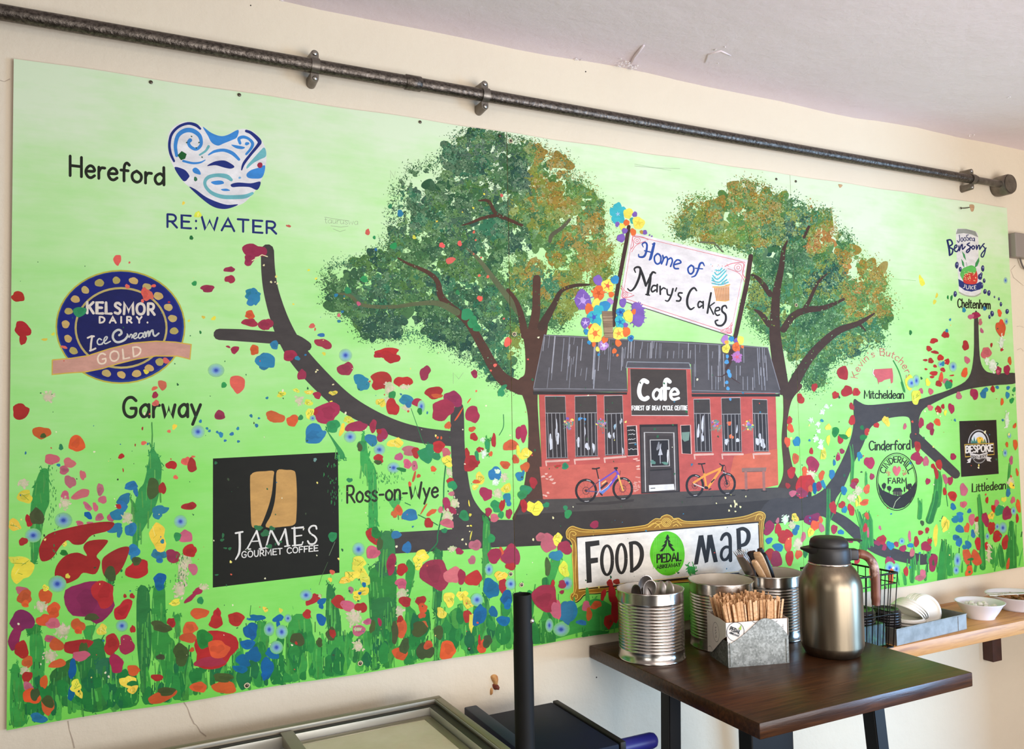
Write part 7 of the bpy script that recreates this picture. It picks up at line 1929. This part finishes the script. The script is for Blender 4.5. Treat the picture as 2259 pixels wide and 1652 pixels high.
bm = bmesh.new(); bm_box(bm, (cx0 + .012, cy0 + .012, SH_Z + .0045), (cx1 - .010, cy1 - .03, SH_Z + .062), .003)  # added box that carries the painted reflection
o = link_bm('mural_reflection_box', bm, m_reflection)
tag(o, 'added box painted like the mural reflected in metal, inside the black wire basket', 'box')
bigl = lid_mesh('wide_black_lid', .048, m_lidb)
for i in range(4):
    lid(bigl, T3((cx0 + cx1) / 2 + .008, cy0 + .064, SH_Z + .0625 + i * .0074), 'black lid on the added green box in the wire basket, %s' % (ORD[3 - i] if i else 'lowest'), 'black lids in the wire basket')

# two white bowls
m_bowl = new_mat('white_melamine', (226, 222, 226), .3)
def bowl(x, y, r, h, label):
    o = empty('bowl', (x, y, SH_Z + .0003))
    tag(o, label, 'bowl', 'white bowls on the shelf')
    bm = bmesh.new()
    bm_lathe(bm, [(.0005, .0015), (r * .50, .0015), (r * .52, 0), (r * .56, 0), (r * .58, .004), (r * .74, h * .42), (r * .90, h * .82), (r * 1.0, h * .965), (r * 1.005, h * .99), (r * .99, h), (r * .955, h * .985), (r * .87, h * .83), (r * .71, h * .45), (r * .54, .0075), (r * .42, .005), (.0005, .005)], 64)
    b = link_bm('bowl', bm, m_bowl, o, True, angle=1.2)
    b.name = 'shell'
    return o
b1 = on_z(2163, 1362, SH_Z); b2 = on_z(2239, 1345, SH_Z)
R1, H1 = .066, .047
bowl(b1.x, b1.y, R1, H1, 'white bowl of white sugar lumps on the shelf, beside the tray')
R2, H2 = .088, .045
bowl(b2.x + .018, b2.y, R2, H2, 'white bowl of brown sugar lumps with metal tongs across it')
m_sug = noisy_mat('white_sugar', (238, 232, 222), (226, 218, 206), .8, nscale=200, bump=.2)
m_bsug = noisy_mat('brown_sugar', (168, 116, 72), (126, 80, 44), .8, nscale=120, bump=.2)
def lump_mesh(nm, mat, s):
    bm = bmesh.new()
    bm_box(bm, (-s, -s * .9, -s * .8), (s, s * .9, s * .8), s * .5, 3)
    for v in bm.verts: v.co += Vector((random.uniform(-1, 1), random.uniform(-1, 1), random.uniform(-1, 1))) * s * .05
    me = bpy.data.meshes.new(nm)
    for f in bm.faces: f.smooth = True
    bm.to_mesh(me); bm.free(); me.materials.append(mat); return me
random.seed(9)
for nm, me, c, R, z0, num, lb, gp in (('white_sugar_lump', lump_mesh('white_sugar_lump', m_sug, .0072), b1, R1 * .62, SH_Z + .027, 22, 'white sugar lump in the bowl beside the tray', 'white sugar lumps'),
                                     ('brown_sugar_lump', lump_mesh('brown_sugar_lump', m_bsug, .0075), Vector((b2.x + .018, b2.y, 0)), R2 * .66, SH_Z + .025, 34, 'brown sugar lump in the bowl under the tongs', 'brown sugar lumps')):
    placed = []
    tries = 0
    while len(placed) < num and tries < 6000:
        tries += 1
        a, r = random.uniform(0, 6.283), R * math.sqrt(random.random())
        x, y = c.x + r * math.cos(a), c.y + r * math.sin(a)
        lay = len(placed) // (num // 2 + 1)
        z = z0 + lay * .009 + random.uniform(0, .002) - (r / R) * .003
        if any((x - q[0]) ** 2 + (y - q[1]) ** 2 + (1.6 * (z - q[2])) ** 2 < .0135 ** 2 for q in placed): continue
        placed.append((x, y, z))
        o = bpy.data.objects.new(nm, me)
        o.location = (x, y, z); o.rotation_euler = (random.uniform(-.5, .5), random.uniform(-.5, .5), random.uniform(0, 3))
        COL.objects.link(o)
        tag(o, lb, 'sugar lump', gp)
    # a bed of lumps below keeps the top ones up
    bm = bmesh.new()
    bm_lathe(bm, [(.0005, z0 - SH_Z - .003), (R * .7, z0 - SH_Z - .004), (R * .92, z0 - SH_Z - .007), (R * .8, .010), (.0005, .008)], 40)
    for v in bm.verts: v.co += Vector((c.x, c.y, SH_Z + random.uniform(0, .002)))
    o = link_bm(nm + '_heap', bm, m_sug if 'white' in nm else m_bsug, None, True)
    o.name = 'sugar_heap'
    tag(o, ('white' if 'white' in nm else 'brown') + ' sugar filling the bottom of the bowl under its lumps', 'sugar', None, 'stuff')
tongs = empty('sugar_tongs', (b2.x + .018, b2.y, SH_Z + H2))
tag(tongs, 'silver tongs lying across the bowl of brown sugar lumps', 'tongs')
pa, pb = on_z(2178, 1311, SH_Z + H2 + .006), on_z(2262, 1308, SH_Z + H2 + .012)
d_ = (pb - pa).normalized(); s_ = Vector((-d_.y, d_.x, 0)).normalized()
for k in (-1, 1):
    bm = bmesh.new()
    P = [pa + s_ * k * .012, pa.lerp(pb, .3) + s_ * k * .010, pa.lerp(pb, .8) + s_ * k * .007, pb + s_ * k * .002]
    sec = []
    for i, p_ in enumerate(P):
        hw = (.005, .0035, .0035, .004)[i]
        sec.append([bm.verts.new(p_ + s_ * hw * sx + Vector((0, 0, .0008 * sz))) for sx, sz in ((-1, -1), (1, -1), (1, 1), (-1, 1))])
    for a, b in zip(sec, sec[1:]):
        for i in range(4): bm.faces.new((a[i], a[(i + 1) % 4], b[(i + 1) % 4], b[i]))
    bm.faces.new(sec[0][::-1]); bm.faces.new(sec[-1])
    child(link_bm('arm', bm, m_cut), tongs)
# ------------------------------------------------------------------ black parasol tube in front of the mural
PP = CAM + px_ray(1152, 1310) * 1.492
m_tube = noisy_mat('matt_black_tube', (13, 13, 12), (10, 10, 9), .65, spec=.25, nscale=30)
pole = empty('black_pole', (PP.x, PP.y, 0))
tag(pole, 'open-topped black metal tube standing in front of the mural', 'pole')
pz = PP.z
bm = bmesh.new()
bm_lathe(bm, [(.0178, .012), (.0178, pz - .088), (.0172, pz - .083)], 40)
child(link_bm('lower_tube', bm, m_tube, None, True, angle=.8), pole).matrix_parent_inverse = Matrix()
bm = bmesh.new()
bm_lathe(bm, [(.0172, pz - .084), (.0168, pz - .082), (.0168, pz - .0008), (.0164, pz), (.0154, pz), (.0150, pz - .001), (.0150, pz - .08)], 40)
child(link_bm('upper_tube', bm, m_tube, None, True, angle=.8), pole).matrix_parent_inverse = Matrix()
bm = bmesh.new()
bm_lathe(bm, [(.0046, 0), (.0046, .002), (.0036, .0042), (.0018, .0054), (.0002, .0057)], 20)
rot = Vector((0, 0, 1)).rotation_difference(Vector((AX_R.x, AX_R.y - .55, 0)).normalized()).to_matrix().to_4x4()
for v in bm.verts: v.co = rot @ (v.co + Vector((0, 0, .0162))) + Vector((0, 0, pz - .047))
child(link_bm('push_button', bm, new_mat('steel_button', (214, 210, 200), .25, 1.0), None, True), pole).matrix_parent_inverse = Matrix()
bm = bmesh.new()
bm_lathe(bm, [(.0005, 0), (.019, 0), (.0196, .002), (.0196, .010), (.018, .013), (.0005, .013)], 40)
child(link_bm('foot', bm, m_tube, None, True, angle=.7), pole).matrix_parent_inverse = Matrix()

# ------------------------------------------------------------------ navy unit between the freezer and the table
NZ = .905
m_navy = noisy_mat('navy_paint', (10, 18, 36), (13, 23, 46), .6, nscale=6, spec=.2)
m_navy2 = new_mat('navy_rail_paint', (14, 26, 58), .55)
a = on_z(1227, 1546, NZ); b = on_z(1391, 1650, NZ); c = on_z(1060, 1577, NZ)
navy = empty('navy_cabinet', ((a.x + c.x) / 2, a.y - .2, 0))
tag(navy, 'navy flat-topped cabinet with black edge trim between the freezer and the table', 'cabinet')
nx0, nx1, ny1, ny0 = .692, a.x, a.y, -.358
bm = bmesh.new(); bm_box(bm, (nx0 + .005, ny0, .0), (nx1 - .012, ny1, NZ - .022), .004)
child(link_bm('body', bm, m_navy), navy)
bm = bmesh.new(); bm_box(bm, (nx0 + .03, ny0 - .01, NZ - .0215), (nx1 - .0105, ny1, NZ), .004)
child(link_bm('top_panel', bm, m_navy, None, True, angle=.6), navy)
bm = bmesh.new(); bm_box(bm, (nx1 - .010, ny0 - .012, NZ - .026), (nx1 + .004, ny1, NZ + .003), .003)
child(link_bm('edge_trim', bm, m_black, None, True, angle=.6), navy)
bm = bmesh.new(); bm_box(bm, (nx0, ny0 - .01, NZ - .0215), (nx0 + .029, ny1 - .002, NZ + .026), .003)
child(link_bm('raised_rail', bm, m_navy2, None, True, angle=.6), navy)
g1 = on_z(1446, 1631, .858)
m_roy = new_mat('royal_blue_grip', (28, 30, 112), .4)
bm = bmesh.new()
bm_tube(bm, [(nx1 - .005, g1.y, .858), (g1.x - .012, g1.y, .858), (g1.x - .004, g1.y, .858), (g1.x, g1.y, .858)], [.0165, .0165, .0145, .010], 28)
child(link_bm('grip', bm, m_roy, None, True, angle=1.0), navy)

# ------------------------------------------------------------------ glass-topped chest freezer
FZ = .958
m_alu = noisy_mat('greige_aluminium', (152, 143, 124), (140, 131, 112), .42, .55, nscale=10)
m_alud = new_mat('grey_rubber_channel', (50, 46, 43), .55, .1)
m_alul = new_mat('grey_lower_channel', (78, 71, 65), .5, .2)
m_lite = new_mat('painted_edge_highlight', (186, 184, 172), .3, .3)  # pale colour stands in for the highlights along the rim edges
m_body = new_mat('white_enamel', (214, 212, 204), .4)
m_frost = noisy_mat('frosted_liner', (196, 188, 158), (164, 158, 128), .7, nscale=7, detail=7, bump=.6, bdist=.02)
def lid_glass(name, frost, ior):
    """clear pane that mirrors the wall at a slant, more or less iced over"""
    m = bpy.data.materials.new(name); m.use_nodes = True
    nt = m.node_tree
    nt.nodes.remove(nt.nodes['Principled BSDF'])
    tr = nt.nodes.new('ShaderNodeBsdfTransparent'); tr.inputs[0].default_value = (.90, .93, .86, 1)
    df = nt.nodes.new('ShaderNodeBsdfDiffuse')
    n = add_noise(nt, nscale=6, detail=8)
    nt.links.new(add_ramp(nt, n, [(.35, (222, 214, 178)), (.65, (246, 238, 212))]), df.inputs[0])
    gl = nt.nodes.new('ShaderNodeBsdfGlossy'); gl.inputs['Roughness'].default_value = .06
    fr = nt.nodes.new('ShaderNodeFresnel'); fr.inputs[0].default_value = ior
    ma, mb = nt.nodes.new('ShaderNodeMixShader'), nt.nodes.new('ShaderNodeMixShader')
    ma.inputs[0].default_value = frost
    nt.links.new(tr.outputs[0], ma.inputs[1]); nt.links.new(df.outputs[0], ma.inputs[2])
    nt.links.new(fr.outputs[0], mb.inputs[0]); nt.links.new(ma.outputs[0], mb.inputs[1]); nt.links.new(gl.outputs[0], mb.inputs[2])
    nt.links.new(mb.outputs[0], nt.nodes['Material Output'].inputs[0])
    return m
m_glass = lid_glass('iced_lid_glass', .78, 1.08)
m_glass2 = lid_glass('clear_lid_glass', .35, 1.45)
k0 = on_z(969, 1533, FZ); k1 = on_z(397, 1652, FZ)
frz_rz = 0.4 * math.atan2(k0.y - k1.y, k0.x - k1.x)
frz = empty('chest_freezer', (k0.x, k0.y, 0), frz_rz)
tag(frz, 'chest freezer with sliding glass lids and metal rim below the mural', 'freezer')
FW, FD = 1.15, .62
def fpart(name, mat, boxes, bevel=.002, par=frz):
    bm = bmesh.new()
    for lo, hi in boxes: bm_box(bm, lo, hi, bevel)
    return link_bm(name, bm, mat, par, True, angle=.6)
def ring_boxes(o0, o1, z0, z1):
    """four bars from inset o0 to inset o1"""
    return [((-FW + o0, -o1, z0), (-o0, -o0, z1)), ((-FW + o0, -FD + o0, z0), (-o0, -FD + o1, z1)), ((-o1, -FD + o1, z0), (-o0, -o1, z1)), ((-FW + o0, -FD + o1, z0), (-FW + o1, -o1, z1))]
fpart('cabinet', m_body, [((-FW + .004, -.038, .02), (-.004, -.004, FZ - .03)), ((-FW + .004, -FD + .004, .02), (-.004, -FD + .038, FZ - .03)), ((-.038, -FD + .038, .02), (-.004, -.038, FZ - .03)), ((-FW + .004, -FD + .038, .02), (-FW + .038, -.038, FZ - .03)), ((-FW + .038, -FD + .038, .02), (-.038, -.038, .30))])
rim = fpart('rim', m_alu, ring_boxes(0, .016, FZ - .03, FZ))
fpart('edge_highlight', m_lite, ring_boxes(.0165, .0178, FZ - .006, FZ - .001), .0005, rim)  # highlight on the rim edge, built as a thin pale bar
fpart('upper_channel', m_alud, ring_boxes(.018, .036, FZ - .036, FZ - .009), .001, rim)
fpart('inner_highlight', m_lite, ring_boxes(.0365, .0375, FZ - .032, FZ - .008), .0004, rim)  # second painted highlight, inside the dark channel
fpart('lower_channel', m_alul, ring_boxes(.038, .060, FZ - .047, FZ - .034), .001, rim)
xb = on_z(632, 1620, FZ - .012)
loc = Matrix.Rotation(-frz_rz, 4, 'Z') @ (Vector((xb.x, xb.y, 0)) - Vector((k0.x, k0.y, 0)))
xm = loc.x
lidr = fpart('sliding_lid', m_alu, [((xm - .012, -FD + .022, FZ - .0255), (xm + .012, -.020, FZ - .006)), ((xm + .014, -.056, FZ - .029), (-.04, -.0395, FZ - .022)), ((xm + .014, -FD + .0395, FZ - .029), (-.04, -FD + .056, FZ - .022)), ((-.056, -FD + .056, FZ - .029), (-.0395, -.056, FZ - .022))], .001)
fpart('glass', m_glass, [((xm + .014, -FD + .056, FZ - .0275), (-.056, -.056, FZ - .0235))], 0, lidr)
lidl = fpart('sliding_lid', m_alu, [((-FW + .04, -.052, FZ - .044), (xm - .002, -.0595, FZ - .036)), ((-FW + .04, -FD + .052, FZ - .044), (xm - .002, -FD + .0595, FZ - .036)), ((xm - .014, -FD + .06, FZ - .044), (xm - .002, -.06, FZ - .036))], .001)
fpart('glass', m_glass2, [((-FW + .06, -FD + .06, FZ - .042), (xm - .014, -.06, FZ - .038))], 0, lidl)
bm = bmesh.new()
random.seed(31)
# liner walls and floor with lumps of frost
def sheet(bm, o, u, v, nu, nv, amp, inward):
    g = [[bm.verts.new(o + u * (i / nu) + v * (j / nv) + inward * (amp * random.random() if 0 < i < nu and 0 < j < nv else 0)) for i in range(nu + 1)] for j in range(nv + 1)]
    for j in range(nv):
        for i in range(nu): bm.faces.new((g[j][i], g[j][i + 1], g[j + 1][i + 1], g[j + 1][i]))
zt_, zb_ = FZ - .046, .42
x0_, x1_, y0_, y1_ = -FW + .06, -.06, -FD + .06, -.06
V = Vector
sheet(bm, V((x0_, y1_, zb_)), V((x1_ - x0_, 0, 0)), V((0, 0, zt_ - zb_)), 40, 18, .014, V((0, -1, 0)))
sheet(bm, V((x0_, y0_, zb_)), V((x1_ - x0_, 0, 0)), V((0, 0, zt_ - zb_)), 40, 18, .014, V((0, 1, 0)))
sheet(bm, V((x1_, y0_, zb_)), V((0, y1_ - y0_, 0)), V((0, 0, zt_ - zb_)), 24, 18, .014, V((-1, 0, 0)))
sheet(bm, V((x0_, y0_, zb_)), V((0, y1_ - y0_, 0)), V((0, 0, zt_ - zb_)), 24, 18, .014, V((1, 0, 0)))
sheet(bm, V((x0_, y0_, zb_)), V((x1_ - x0_, 0, 0)), V((0, y1_ - y0_, 0)), 40, 24, .02, V((0, 0, 1)))
link_bm('frosted_liner', bm, m_frost, frz, True)
# frosted tub seen dimly through the glass
m_tub = noisy_mat('pale_frosted_tub', (204, 180, 150), (184, 174, 140), .6, nscale=9, detail=6, bump=.3, bdist=.01)
tx, ty = -.30, -.20
bm = bmesh.new()
bm_box(bm, (tx - .15, ty - .09, .445), (tx + .15, ty + .09, .74), .03, 4)
for v in bm.verts: v.co += Vector((random.uniform(-1, 1), random.uniform(-1, 1), random.uniform(-1, 1))) * .003
o = link_bm('frosted_tub', bm, m_tub, None, True, angle=1.2)
o.matrix_world = Matrix.Translation((k0.x, k0.y, 0)) @ Matrix.Rotation(frz_rz, 4, 'Z')
tag(o, 'pale frosted tub inside the freezer, seen through the right glass lid', 'tub')
for nm in ('cabinet',):
    pass
